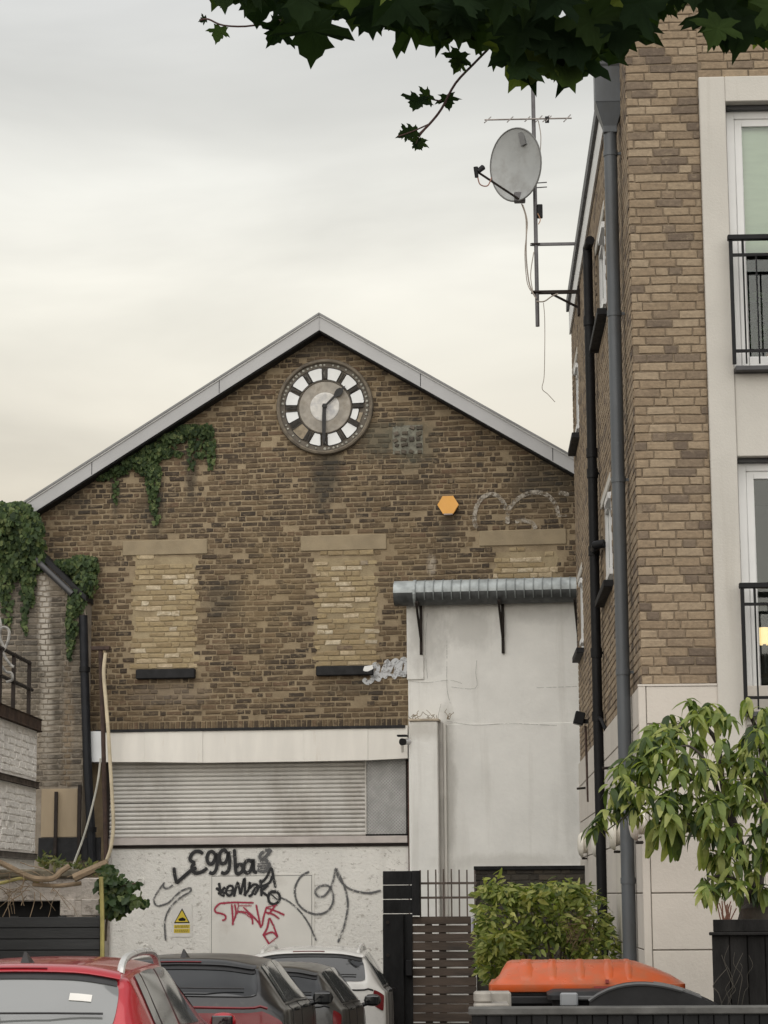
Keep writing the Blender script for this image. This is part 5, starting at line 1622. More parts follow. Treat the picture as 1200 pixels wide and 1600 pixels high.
# ------------------------------------------------------------------ aerial mast with dish
MA = -.62
mb0 = RF.side(836, 440, MA)
bM = min(max(RF.side(840, 460, MA)[0], 8.5), 10.9)
def mp(px, py):
    """Point on the plane across the side wall at the mast's distance."""
    d = ray(px, py); k = (bM + (RF.o - EYE).dot(RF.v)) / d.dot(RF.v); return RF.local(EYE + d * k)
top_, bot_ = mp(833, 155), mp(840, 510)
am = (top_[0] + bot_[0]) / 2
mast = thing('aerial_mast', 'tall aerial mast held off the flats by two steel brackets', 'mast', RF.w(am, bM, bot_[2]), RF.rot)
STEEL = plain('grey_mast_steel', (.10, .095, .10, 1), .5, .2, 6)
lz = lambda z: z - bot_[2]
mb = MB(); mb.tube([(bot_[0] - am, 0, 0), (top_[0] - am, 0, lz(mp(832, 60)[2]))], .026, 10); mb.build('pole', STEEL, mast, smooth=True)
z1, z2 = lz(mp(835, 382)[2]), lz(mp(837, 457)[2])
mb = MB(); mb.box(-.05, -am - .02, -.02, .02, z1 - .016, z1 + .016); mb.build('upper_arm', STEEL, mast)
mb = MB(); mb.box(-.05, -am - .02, -.025, .025, z2 - .02, z2 + .02); mb.build('lower_arm', DARK_IRON, mast)
mb = MB(); mb.tube([(.18, 0, z2 - .02), (-am - .03, 0, z2 - .20)], .016, 6); mb.build('brace', DARK_IRON, mast)
mb = MB(); mb.box(-am - .04, -am - .014, -.06, .06, z2 - .3, z2 + .06); mb.build('wall_plate', DARK_IRON, mast)
mb = MB(); mb.box(-am - .04, -am - .014, -.06, .06, z1 - .06, z1 + .06); mb.build('wall_plate', DARK_IRON, mast)
for z in (z1, z2):
    mb = MB(); mb.tube([(-.07, -.035, z), (.05, -.035, z)], .009, 6); mb.tube([(-.07, .035, z), (.05, .035, z)], .009, 6); mb.build('clamp', DARK_IRON, mast)
zb_ = lz(mp(837, 330)[2])
mb = MB(); mb.box(.02, .09, -.04, .03, zb_ - .09, zb_ + .08); mb.build('amplifier', BLACK_PLASTIC, mast, bevel=.008)
CREAMW = plain('pale_coax', (.33, .29, .25, 1), .6, .2)
def mcable(name, pts, r_, off=0.0, mat=CREAMW):
    q = [mp(x, y) for x, y in pts]
    m2 = MB(); m2.tube(smooth_path([(p[0] - am, off, lz(p[2])) for p in q], 5), r_, 5); return m2.build(name, mat, mast, smooth=True)
mcable('coax_cable', [(815, 320), (822, 345), (822, 400), (826, 440), (832, 458), (838, 468)], .009, -.04)
mcable('coax_cable', [(817, 322), (824, 350), (820, 395), (823, 440), (829, 456)], .006, -.05)
mcable('coax_cable', [(834, 395), (829, 430), (832, 455)], .006, -.04)
mcable('coax_cable', [(838, 472), (850, 472), (862, 464), (872, 460)], .009, -.03)
mcable('loose_wire', [(849, 474), (851, 500), (851, 550), (850, 590), (847, 608), (856, 617), (867, 629)], .0045, -.03)
mcable('coax_cable', [(841, 190), (845, 215), (843, 245), (838, 262)], .006, -.03)
mcable('coax_cable', [(840, 335), (844, 345), (841, 352)], .006, -.04, plain('tan_coax', (.4, .22, .12, 1), .6))
# yagi aerial across the mast
yp = [mp(757, 187), mp(893, 190)]
yz = mp(830, 188)[2]
yg = thing('yagi_aerial', 'thin horizontal television aerial with short elements near the mast top', 'aerial', RF.w(am, bM - .05, yz), RF.rot)
ALU = plain('dull_aluminium', (.30, .27, .25, 1), .45, .2, 6, metal=.5)
mb = MB(); mb.tube([(yp[0][0] - am, -.0, 0), (yp[1][0] - am, -.0, 0)], .0105, 6); mb.build('boom', ALU, yg)
for px, ln, tilt in ((762, .14, .35), (797, .13, .35), (824, .12, .35), (842, .15, .35), (853, .15, .3), (857, .13, .3), (886, .17, .35)):
    a = mp(px, 188)[0] - am
    m2 = MB(); m2.tube([(a - ln * .30, -ln, -ln * .62), (a + ln * .30, ln, ln * .62)], .0075, 5); m2.build('element', ALU, yg)
a = mp(854, 191)[0] - am; mb = MB(); mb.box(a - .02, a + .03, -.03, .02, -.05, .02); mb.build('balun_box', BLACK_PLASTIC, yg)
y2 = thing('yagi_aerial', 'upper television aerial half hidden behind the plane leaves', 'aerial', RF.w(am, bM - .05, mp(800, 64)[2]), RF.rot)
q0, q1 = mp(770, 64), mp(850, 62)
mb = MB(); mb.tube([(q0[0] - am, 0, 0), (q1[0] - am, 0, 0)], .0105, 6); mb.build('boom', ALU, y2)
for px in (785, 800, 820, 840):
    a = mp(px, 64)[0] - am; m2 = MB(); m2.tube([(a - .03, -.13, -.08), (a + .03, .13, .08)], .006, 5); m2.build('element', ALU, y2)
# satellite dish
dc = mp(805, 262)
dsh = thing('satellite_dish', 'grey oval satellite dish on the mast facing left', 'dish', RF.w(dc[0], bM - .12, dc[2]), RF.rot)
DISH = plain('dish_grey', (.34, .35, .345, 1), .5, .07, 4, dirt=(.26, .26, .25, 1), dirt_scale=3)
DISHR = plain('dish_rim', (.13, .13, .125, 1), .6, .1)
hh = (mp(805, 209)[2] - mp(805, 318)[2]) / 2 * 1.03
ww = .40
mb = MB()
NR, NA = 6, 36
vs, fs = [(0, .07, 0)], []
for i in range(1, NR + 1):
    q = i / NR
    for k in range(NA):
        a = 2 * pi * k / NA; vs.append((ww * q * cos(a), .07 * (1 - q * q), hh * q * sin(a)))
for k in range(NA): fs.append((0, 1 + k, 1 + (k + 1) % NA))
for i in range(NR - 1):
    for k in range(NA): fs.append((1 + i * NA + k, 1 + (i + 1) * NA + k, 1 + (i + 1) * NA + (k + 1) % NA, 1 + i * NA + (k + 1) % NA))
DM = Matrix.Rotation(radians(-14), 4, 'Y') @ Matrix.Rotation(radians(-40), 4, 'Z') @ Matrix.Rotation(radians(-6), 4, 'X')
mb.add(vs, fs, 0, DM); refl = mb.build('reflector', DISH, dsh, smooth=True)
rim = MB(); rim.tube([DM @ Vector((ww * cos(2 * pi * k / 40), 0.004, hh * sin(2 * pi * k / 40))) for k in range(41)], .011, 6, cap=False); rim.build('rim', DISHR, refl, smooth=True)
bkv = MB(); bkv.box(-.10, .12, .075, .16, -.3, .10, M=DM); bkv.build('back_bracket', STEEL, dsh, bevel=.01)
q = DM @ Vector((0.2, .02, hh * .62)); 
st_ = MB(); st_.box(.13, .21, -.0 + .012, .045, hh * .42, hh * .80, M=DM); st_.build('dark_plate', plain('dish_patch_grey', (.15, .15, .15, 1), .6), dsh)  # darker grey flat piece on the front of the dish
lp0 = DM @ Vector((0.0, .03, -hh)); l1 = mp(746, 290); lnb = Vector((l1[0] - dc[0], -.42, l1[2] - dc[2]))
l0_ = mp(812, 316); lp0 = Vector((l0_[0] - dc[0], .02, l0_[2] - dc[2]))
mb = MB(); mb.tube([lp0, lnb], .014, 6); arm = mb.build('feed_arm', DARK_IRON, dsh)
mb = MB(); mb.tube([lnb + Vector((-.02, 0, .06)), lnb + Vector((-.01, 0, -.07))], [.03, .024], 10); mb.tube([lnb, lnb + Vector((.07, .04, .07))], [.03, .036], 10); mb.build('feed_head', BLACK_PLASTIC, arm, smooth=True)
mb = MB(); mb.tube(smooth_path([lnb + Vector((-.0, 0, -.05)), lnb + Vector((.03, .0, -.16)), lnb + Vector((.12, .03, -.17)), lnb + Vector((.17, .06, -.06))], 5), .008, 5); mb.build('feed_cable', plain('red_brown_cable', (.25, .12, .09, 1), .6), arm, smooth=True)
mb = MB(); mb.box(lp0.x - .07, lp0.x + .07, lp0.y - .02, lp0.y + .10, lp0.z - .02, lp0.z + .10); mb.build('foot_clamp', STEEL, dsh, bevel=.01)
mcl = mp(845, 290)
mb = MB(); mb.tube([(DM @ Vector((0, .12, -.05))), Vector((am - dc[0] - .04, .12, mcl[2] - dc[2]))], .03, 8); mb.tube([Vector((am - dc[0] - .05, .12, mcl[2] - dc[2] + .03)), Vector((am - dc[0] + .15, .12, mcl[2] - dc[2] + .04))], .008, 5); mb.tube([Vector((am - dc[0] - .05, .12, mcl[2] - dc[2] - .03)), Vector((am - dc[0] + .15, .12, mcl[2] - dc[2] - .02))], .008, 5); mb.build('mast_clamp', STEEL, dsh)
# ------------------------------------------------------------------ gate, pillar and dark wall at the end of the yard
YD = 28.2
YF = Frame((0.0, YD), 4.0)
PG = lambda x, y, b=0.0: YF.pix(x, y, b)
gz = ground_z(YD)
TAR = plain('tarred_timber', (.016, .016, .0165, 1), .8, .4, 5, .5, 40, stretch=(1, 1, .4), spec=.2)
WOODG = plain('dark_brown_wood', (.085, .062, .047, 1), .8, .3, 3, .4, 40, stretch=(.5, 1, 3), dirt=(.045, .037, .03, 1), dirt_scale=2)
pil = thing('fence_pillar', 'tall black boarded pillar between white car and brown gate', 'pillar', YF.w(PG(626, 1500)[0], 0, gz), YF.rot)
po = PG(626, 1500)[0]
pa, pb = PG(599, 1450)[0] - po, PG(657, 1450)[0] - po
pt = PG(628, 1361)[1] - gz; pn = PG(628, 1428)[1] - gz
n = 3
for k in range(n):
    z1 = pt - k * (pt - pn) / n; z0 = z1 - (pt - pn) / n + .008
    mb = MB(); mb.box(pa, pb - .10, -.04, .06, z0, z1); mb.build('board', TAR, pil, bevel=.006)
mb = MB(); mb.box(pb - .098, pb, -.10, .06, pn - .02, pt + .002); mb.build('corner_post', TAR, pil, bevel=.006)
mb = MB(); mb.box(pa, pa + .26, -.10, .06, -.05, pn - .001); mb.build('post', TAR, pil, bevel=.01)
mb = MB(); mb.box(pa + .261, pb - .0985, -.02, .05, -.05, pn - .001); mb.build('panel', TAR, pil)
mb = MB(); mb.box(pa + .28, pa + .36, -.14, -.021, PG(630, 1524)[1] - gz, PG(630, 1500)[1] - gz); mb.build('lock_box', BLACK_PLASTIC, pil, bevel=.006)
for z in (pn - .1, pn - .5, pn - 1.0, pn - 1.4):
    mb = MB(); mb.tube([(pa + .06, -.11, z), (pa + .06, -.125, z)], .022, 8); mb.build('bolt', DARK_IRON, pil)
gt = thing('slatted_gate', 'brown slatted timber gate with iron bars on top', 'gate', YF.w(PG(685, 1500)[0], .03, gz), YF.rot)
go = PG(685, 1500)[0]
gx0, gx1 = PG(627, 1500)[0] - go, PG(744, 1500)[0] - go
gy = [1432, 1446, 1459, 1472, 1487, 1500, 1513, 1527, 1541, 1555, 1569, 1583, 1597]
rnd = random.Random(2)
for i in range(len(gy) - 1):
    z1, z0 = PG(690, gy[i])[1] - gz, PG(690, gy[i + 1])[1] - gz
    gap = .016 if i in (0, 1, 3, 4, 5, 6, 8) else .004
    x1 = gx1 - (.06 if i in (0, 1) else 0)
    mb = MB(); mb.box(gx0 + (.03 if i > 5 and i < 8 else 0), x1, -.03 + rnd.uniform(-.004, .004), -.004, z0 + gap, z1); mb.build('slat', WOODG, gt, bevel=.004)
mb = MB(); mb.box(gx0, gx1, -.028, -.004, -.05 + .02, PG(690, 1597)[1] - gz - .01); mb.build('slat', WOODG, gt)
for x in (gx0 + .0, PG(691, 1500)[0] - go - .04, gx1 - .10, PG(664, 1500)[0] - go):
    w = .10 if x != PG(664, 1500)[0] - go else .30
    mb = MB(); mb.box(x, x + (.09), -.003, .04, .0, PG(690, 1436)[1] - gz); mb.build('upright', WOODG, gt, bevel=.004)
IRONB = plain('brown_iron_bars', (.10, .075, .06, 1), .7, .3, 8)
gtop, gmid1, gmid2 = PG(700, 1359)[1] - gz, PG(700, 1380)[1] - gz, PG(700, 1402.5)[1] - gz
for k in range(8):
    x = PG(656.5 + 12.2 * k, 1400)[0] - go
    mb = MB(); mb.box(x - .009, x + .009, .012, .03, PG(690, 1433)[1] - gz, gtop + rnd.uniform(-.01, .01)); mb.build('bar', IRONB, gt)
for z in (gmid1, gmid2):
    mb = MB(); mb.box(PG(655, 1400)[0] - go, PG(745, 1400)[0] - go, .004, .0118, z - .014, z + .014); mb.build('cross_bar', IRONB, gt)
mb = MB(); pts = [(PG(738, y)[0] - go, -.05, PG(738, y)[1] - gz) for y in (1434, 1442, 1450, 1458)]; mb.tube(pts, .018, 6); mb.build('latch', plain('pale_latch', (.45, .45, .5, 1), .4), gt)
# dark wall behind the hedge, in front of the annex
dw = thing('dark_brick_wall', 'dark tarred wall behind the hedge under the white annex', 'wall', YF.w(PG(743, 1400)[0], .1, gz), YF.rot)
do = PG(743, 1400)[0]
dx1 = PG(935, 1400, .1)[0] - do
dzt = PG(820, 1353, .1)[1] - gz
rnd = random.Random(6)
DWM = brick_mat('sooty_brick', [(0, (.03, .027, .023, 1)), (.6, (.055, .048, .038, 1)), (1, (.085, .07, .05, 1))], (.06, .052, .04, 1), .5, .7, None)
mb = MB(); mb.box(0, dx1, .012, .2, -.05, dzt - .05); mb.build('wall', plain('sooty_mortar', (.05, .044, .035, 1), .95, .3, 8), dw)
mb = MB(); mb.box(-.02, dx1, -.03, .22, dzt - .049, dzt); mb.build('coping', TAR, dw, bevel=.006)
q = 0
for l, r_, zc, h in course_bricks(0, dx1, dzt - 1.1, dzt - .06, .0765, rnd, 'flemish', .014, .78):
    q += 1
    if q > 296: break
    inst('brick', pooled_brick('sooty', r_ - l, .058, .012, DWM, rnd), dw, Vector(((l + r_) / 2, .014, zc)))

# ------------------------------------------------------------------ hedge
def world_leafy(nm, label, cat, clumps, size, mat, kind_leaf, seed, n_parts, geo_fn=None, group=None):
    """clumps: world centre, radii, count; leaves lie on the shell and inside. Nearest n_parts leaves are parts."""
    rnd = random.Random(seed)
    geos = [leaf_geo(kind_leaf, rnd) for _ in range(8)]
    base = clumps[0][0]
    root = thing(nm, label, cat, (base.x, base.y, ground_z(base.y)))
    o = Vector(root.location)
    lv = []
    for c, rad, n, bright in clumps:
        for _ in range(n):
            d = Vector((rnd.gauss(0, 1), rnd.gauss(0, 1), rnd.gauss(0, 1))).normalized()
            k = rnd.uniform(.55, 1.0) ** .5
            p = c + Vector((d.x * rad[0], d.y * rad[1], d.z * rad[2])) * k
            nrm = (d * .8 + Vector((rnd.uniform(-.6, .6), rnd.uniform(-.8, .2), rnd.uniform(.0, .9)))).normalized()
            tip = Vector((d.x + rnd.uniform(-.8, .8), d.y + rnd.uniform(-.6, .6), rnd.uniform(-.9, .5)))
            lv.append((p, tip, nrm, rnd.uniform(*size), bright))
    lv.sort(key=lambda q: q[0].y - .3 * q[0].z)
    meshes = []
    for v, f in geos:
        mb = MB(); mb.raw = True; mb.add(v, f, 0.0); meshes.append(mb.mesh('leaf', mat))
    mb = MB(); mb.raw = True
    for i, (p, tip, nrm, s, br_) in enumerate(lv):
        if i < n_parts:
            inst('leaf', meshes[i % 8], root, orient(p - o, tip, nrm, s))
        else:
            v, f = geos[i % 8]
            t_ = rnd.random()
            mb.add(v, f, t_, orient(p - o, tip, nrm, s))
    mb.build('foliage', mat, root, kind='stuff')
    return root, o
HEDGE_M = leaf_mat('hedge_leaf', [(0, (.06, .09, .022, 1)), (.3, (.16, .205, .048, 1)), (.65, (.29, .32, .09, 1)), (1, (.42, .41, .15, 1))], .36)
HEDGE_Y = leaf_mat('yellow_hedge_leaf', [(0, (.10, .13, .03, 1)), (.5, (.2, .22, .05, 1)), (1, (.30, .29, .07, 1))], .35)
HD = 21.3
hc = []
for px, py, rx, ry, n in ((795, 1440, 52, 62, 560), (855, 1425, 66, 48, 560), (905, 1436, 48, 56, 480), (775, 1490, 32, 56, 330), (850, 1490, 75, 45, 460), (925, 1478, 36, 48, 300), (870, 1392, 44, 18, 150), (795, 1400, 34, 18, 120), (945, 1470, 18, 32, 90)):
    s = 3551 / HD
    hc.append((at(px, py, HD + .1), (rx / s, .38, ry / s), n, 0))
rnd = random.Random(91)
for k in range(18):
    px = rnd.uniform(755, 945); s = 3551 / HD
    hc.append((at(px, rnd.uniform(1380, 1402) + (max(0, px - 900) * .9), HD + rnd.uniform(-.2, .2)), (rnd.uniform(7, 16) / s, .1, rnd.uniform(8, 20) / s), rnd.randint(14, 30), 0))
for k in range(6):
    s = 3551 / HD
    hc.append((at(rnd.uniform(754, 775), rnd.uniform(1410, 1500), HD - .1), (rnd.uniform(8, 14) / s, .15, rnd.uniform(8, 18) / s), 22, 0))
hroot, ho = world_leafy('garden_hedge', 'bushy green hedge between the slatted gate and the flats, behind the orange bin', 'hedge', hc, (.05, .115), HEDGE_M, 'ellipse', 15, 290)
st_ = MB(); rnd = random.Random(3)
c0 = at(850, 1440, HD + .2)
for k in range(26):
    a = Vector((c0.x + rnd.uniform(-.5, .5), c0.y + rnd.uniform(-.15, .25), ground_z(HD)))
    e = at(rnd.uniform(765, 940), rnd.uniform(1390, 1470), HD + rnd.uniform(-.1, .3))
    st_.tube([a - ho, (a * .4 + e * .6) - ho + Vector((rnd.uniform(-.05, .05), 0, 0)), e - ho], [.012, .009, .004], 5)
st_.build('stems', STEM_M, hroot, kind='stuff')
core = MB()
yc = []
for px, py, rx, ry, n in ((785, 1468, 24, 14, 70), (768, 1490, 18, 14, 60), (800, 1480, 16, 12, 40), (775, 1512, 18, 12, 50), (835, 1400, 16, 10, 16)):
    s = 3551 / (HD - .35)
    yc.append((at(px, py, HD - .35), (rx / s, .1, ry / s), n, 0))
world_leafy('golden_shrub', 'small yellow green shrub growing through the left end of the hedge', 'shrub', yc, (.07, .13), HEDGE_Y, 'ellipse', 23, 120)
# dead brown patch of twigs in the hedge
rnd = random.Random(77); tw = MB()
for k in range(60):
    p = at(rnd.uniform(885, 925), rnd.uniform(1435, 1475), HD - rnd.uniform(.2, .32)) - ho
    tw.tube([p, p + Vector((rnd.uniform(-.08, .08), rnd.uniform(-.05, .05), rnd.uniform(-.12, .1)))], .0035, 3)
tw.build('dead_twigs', plain('dead_twig', (.15, .10, .055, 1), .9, .3), hroot, kind='stuff')

# ------------------------------------------------------------------ low boundary wall in front (dark timber boards under a cap)
LW = 14.9
WF = Frame((0, LW), 1.5)
PWL = lambda x, y, b=0.0: WF.pix(x, y, b)
gzw = ground_z(LW)
wx0, wx1 = PWL(737, 1590)[0], PWL(1290, 1590)[0]
wz = PWL(960, 1573)[1] - gzw
lw = thing('boundary_wall', 'low dark boarded boundary wall with grey cap in front of the bins', 'wall', WF.w(wx0, 0, gzw), WF.rot)
CAPM = plain('grey_cap', (.10, .098, .092, 1), .8, .3, 5, .3, 40)
mb = MB(); mb.box(-.02, wx1 - wx0, -.03, .14, wz - .05, wz); mb.build('cap', CAPM, lw, bevel=.008)
x = 0
rnd = random.Random(9)
while x < wx1 - wx0:
    w = .098
    mb = MB(); mb.box(x, x + w - .006, -.008 + rnd.uniform(-.004, .004), .03, -.05, wz - .051); mb.build('board', TAR, lw, bevel=.004)
    x += w
mb = MB(); mb.box(.0, wx1 - wx0, .032, .12, -.05, wz - .052); mb.build('core', plain('dark_wall_core', (.05, .047, .043, 1), .9), lw)
# pale stone block on the left end
s0, s1 = PWL(741, 1570)[0] - wx0, PWL(797, 1570)[0] - wx0
mb = MB(); mb.box(s0, s1, .16, .42, wz - .3, PWL(770, 1571, .3)[1] - gzw + .02); mb.box(s0, s0 + .12, .18, .40, PWL(770, 1571, .3)[1] - gzw + .021, PWL(770, 1549, .3)[1] - gzw)
mb.box(s0 + .04, s1 + .02, .43, .62, wz - .3, PWL(770, 1549, .5)[1] - gzw)
st = mb.build('stone_end', plain('pale_stone', (.30, .28, .25, 1), .9, .3, 6, .5, 30), None, bevel=.012, loc=WF.w(wx0, 0, gzw)); st.rotation_euler = (0, 0, WF.rot)
tag(st, 'pale stone blocks behind the left end of the low boarded wall', 'stone')

# ------------------------------------------------------------------ big bin with orange lid
BD = 16.6
bc_ = at(915, 1540, BD)
gzb = ground_z(BD)
BR = radians(-4)
bin_ = thing('wheeled_bin', 'large black four wheeled bin with bright orange lid', 'bin', (bc_.x, BD, gzb), BR)
H = at(915, 1540, BD - .3).z - gzb           # rim height
ORG = plain('orange_lid_plastic', (.49, .088, .021, 1), .34, .1, 4, dirt=(.36, .11, .05, 1), dirt_scale=5, dirt_lo=.45, dirt_hi=.7)
BINB = plain('black_bin_plastic', (.014, .014, .015, 1), .55, .3, 6, spec=.25)
BINR = plain('grey_bin_plastic', (.085, .086, .088, 1), .5, .2, 6)
HW, HDp = .66, .50
def rrect(w, d, r, n=5, y_off=0):
    out = []
    for cx, cy, a0 in ((w - r, d - r, 0), (-w + r, d - r, 90), (-w + r, -d + r, 180), (w - r, -d + r, 270)):
        for k in range(n):
            a = radians(a0 + 90 * k / (n - 1)); out.append((cx + r * cos(a), cy + r * sin(a) + y_off))
    return out
def loft(mb, rings, cap0=True, cap1=True):
    n = len(rings[0]); vs = [p for r in rings for p in r]
    fs = [(i * n + k, i * n + (k + 1) % n, (i + 1) * n + (k + 1) % n, (i + 1) * n + k) for i in range(len(rings) - 1) for k in range(n)]
    if cap0: fs.append(tuple(range(n - 1, -1, -1)))
    if cap1: fs.append(tuple(range((len(rings) - 1) * n, len(rings) * n)))
    return mb.add(vs, fs)
R3 = lambda w, d, r, z, yo=0: [(x, y, z) for x, y in rrect(w, d, r, 5, yo)]
mb = MB(); loft(mb, [R3(.54, .38, .06, .18), R3(.62, .46, .06, H - .22), R3(.635, .47, .06, H - .06), R3(.66, .495, .06, H - .055), R3(.66, .495, .06, H - .01)]); body = mb.build('body', BINB, bin_, smooth=True, angle=30)
for s in (-1, 1):
    for yy in (-.3, .3):
        mb = MB(); mb.lathe([(.09, -.025), (.1, -.02), (.1, .02), (.09, .025)], 18, Matrix.Translation((s * .45, yy, .10)) @ Matrix.Rotation(pi / 2, 4, 'Y')); mb.build('wheel', BLACK_PLASTIC, bin_, smooth=True, angle=30)
    mb = MB(); mb.tube([(s * .68, -.12, H - .12), (s * .74, -.12, H - .12), (s * .74, .12, H - .12), (s * .68, .12, H - .12)], .02, 8); mb.build('trunnion', BINB, bin_)
mb = MB(); mb.box(-.60, .62, -.56, -.497, H - .12, H - .06); mb.box(-.60, -.57, -.50, -.46, H - .12, H - .08); mb.build('front_handle_rail', BINB, bin_, bevel=.01)
lid = MB()
loft(lid, [R3(.685, .53, .05, H - .035), R3(.69, .535, .05, H - .03), R3(.69, .535, .05, H + .018), R3(.665, .51, .07, H + .022), R3(.63, .47, .09, H + .055, .0), [(x - .05, y, z) for x, y, z in R3(.55, .40, .10, H + .11, .02)], [(x - .10, y, z) for x, y, z in R3(.47, .34, .10, H + .155, .05)], [(x - .11, y, z) for x, y, z in R3(.43, .29, .10, H + .165, .06)]])
lid = lid.build('lid', ORG, bin_, smooth=True, angle=50, bevel=0)
for x0, wd in ((-.43, .08), (-.24, .05), (-.04, .05), (.16, .05), (.30, .04)):
    rb = MB(); rings = []
    for y, z, w in ((-.49, H + .03, wd * .9), (-.45, H + .066, wd), (-.36, H + .125, wd), (-.26, H + .165, wd), (.1, H + .168, wd * .95), (.36, H + .155, wd * .9)):
        rings.append([(x0 - w, y, z - .05), (x0 - w * .8, y, z - .008), (x0 - w * .4, y, z + .008), (x0 + w * .4, y, z + .008), (x0 + w * .8, y, z - .008), (x0 + w, y, z - .05)])
    vs = [p for r in rings for p in r]; fs = [(i * 6 + k, i * 6 + k + 1, (i + 1) * 6 + k + 1, (i + 1) * 6 + k) for i in range(5) for k in range(5)] + [tuple(range(6)), tuple(range(30, 36))]
    rb.add(vs, fs); rb.build('lid_rib', ORG, lid, smooth=True, angle=60)
mb = MB(); mb.box(.05, .25, -.556, -.536, H - .015, H + .005); mb.box(.13, .155, -.55, -.50, H + .025, H + .05); mb.build('lid_catch', plain('dark_red_catch', (.2, .02, .015, 1), .5), lid)
# black flat-lidded bin and grey round-topped bin in front of it
B2 = 15.75
c2 = at(955, 1560, B2)
b2 = thing('wheeled_bin', 'black bin with flat dark lid and pale grey rim in front of the orange lid', 'bin', (c2.x, B2, ground_z(B2)), radians(-3))
h2 = at(955, 1547, B2).z - ground_z(B2)
mb = MB(); loft(mb, [R3(.30, .22, .05, .05), R3(.40, .29, .05, h2 - .1), R3(.42, .31, .05, h2 - .05)]); mb.build('body', BINB, b2, smooth=True, angle=30)
mb = MB(); loft(mb, [R3(.44, .33, .05, h2 - .05), R3(.44, .33, .05, h2 - .02), R3(.40, .29, .06, h2)]); mb.build('lid', BINB, b2, smooth=True, angle=40)
mb = MB(); mb.box(-.36, .42, -.365, -.335, h2 - .052, h2 - .022); mb.build('rim_bar', BINR, b2, bevel=.008)
mb = MB(); mb.box(-.36, -.24, -.40, -.366, h2 - .09, h2 - .0); mb.build('grip', plain('pale_grip', (.22, .23, .24, 1), .5), b2, bevel=.01)
B3 = 15.35
c3 = at(1022, 1560, B3)
b3 = thing('wheeled_bin', 'dark grey bin with arched pale edged lid at the right end of the row', 'bin', (c3.x, B3, ground_z(B3)), radians(-6))
gz3 = ground_z(B3)
def arch(sc, z_drop, n=14):
    pts = []
    for k in range(n + 1):
        t_ = k / n
        x = -.43 + .86 * t_
        z = (sin(pi * (0.06 + .88 * t_) ** .78) ** .8) * .19
        pts.append((x * sc, z * sc - z_drop))
    return pts
z3 = at(1022, 1581, B3).z - gz3
vs, fs = [], []
prof = arch(1, 0)
n = len(prof)
mb = MB(); mb.prism([(-.42, -.1)] + prof + [(.42, -.1)], -.27, .27); o_ = mb.build('lid', BINB, b3, smooth=True, angle=30, loc=(0, 0, z3))
mb = MB(); mb.tube([(x, -.275, z + .004) for x, z in prof[:11]], .013, 6); mb.build('lid_edge', BINR, o_, smooth=True)
mb = MB(); mb.prism([(x * 1.0, z + .012) for x, z in prof[7:13]] + [(x, z - .01) for x, z in reversed(prof[7:13])], -.26, .1); mb.build('lid_ridge', BINR, o_)
mb = MB(); loft(mb, [R3(.30, .20, .05, .05), R3(.41, .26, .05, z3 - .1)]); mb.build('body', BINB, b3, smooth=True, angle=30)
# dark planter box with a clipped trunk on the right
D4 = 15.6
c4 = at(1160, 1500, D4)
gz4 = ground_z(D4)
pb_ = thing('planter_box', 'black timber planter box at the right edge under the drooping tree', 'planter', (c4.x, D4, gz4), radians(-8))
TIM = plain('black_planter_timber', (.016, .015, .0145, 1), .85, .5, 4, .6, 40, stretch=(2, 2, .5), spec=.2)
x0 = at(1114, 1500, D4).x - c4.x
zt4 = at(1115, 1459, D4).z - gz4; zu4 = at(1118, 1437, D4).z - gz4
x = x0; k = 0
rnd = random.Random(4)
while x < .75:
    mb = MB(); mb.box(x, x + .115, -.015 + rnd.uniform(-.006, .006), .02, .0, zt4 - .012 - .0); mb.build('board', TIM, pb_, bevel=.004); x += .12
mb = MB(); mb.box(x0 - .02, .78, -.06, .10, zt4 - .011, zt4 + .010); mb.build('ledge', TIM, pb_, bevel=.005)
mb = MB(); mb.box(x0 + .01, .78, .0, .05, zt4 + .011, zu4); mb.build('back_board', TIM, pb_, bevel=.004)
mb = MB(); mb.box(x0 + .0, .77, .021, .5, .0, zt4 - .012); mb.build('box', TIM, pb_)
mb = MB(); rnd = random.Random(5)
for k in range(7):
    p0 = at(rnd.uniform(1116, 1190), 1572, D4 - .1) - Vector((c4.x, D4, gz4)); pts = [p0]
    for q in range(5):
        l_ = pts[-1]; pts.append(l_ + Vector((rnd.uniform(-.05, .05), rnd.uniform(-.02, .02), rnd.uniform(.03, .10))))
    mb.tube(smooth_path(pts, 3), rnd.uniform(.0016, .003), 4)
mb.build('dry_vine', plain('grey_vine', (.07, .062, .05, 1), .9, .3), pb_, kind='stuff')
mb = MB()
for k in range(14):
    p0 = at(rnd.uniform(1122, 1140), 1440, D4 + .1) - Vector((c4.x, D4, gz4))
    mb.tube([p0, p0 + Vector((rnd.uniform(-.05, .05), 0, rnd.uniform(.05, .14)))], .004, 4)
mb.build('dry_grass', plain('red_brown_grass', (.16, .07, .045, 1), .9, .3), pb_, kind='stuff')

# ------------------------------------------------------------------ small tree with drooping leaf whorls
TD = 16.3
tb = at(1188, 1440, TD)
tree = thing('loquat_tree', 'small tree with long drooping leaves in whorls before the flats', 'tree', (tb.x, TD, ground_z(TD)))
to = Vector(tree.location)
P3 = lambda x, y, d=0.0: at(x, y, TD + d) - to
BARK = plain('dark_bark', (.05, .042, .034, 1), .9, .35, 10, .6, 30)
mb = MB(); mb.tube(smooth_path([Vector((0.02, 0, 0)), P3(1190, 1520), P3(1186, 1450), P3(1180, 1410)], 4), [.13] * 4 + [.125] * 4 + [.11] * 4 + [.07], 12); trunk = mb.build('trunk', BARK, tree, smooth=True)
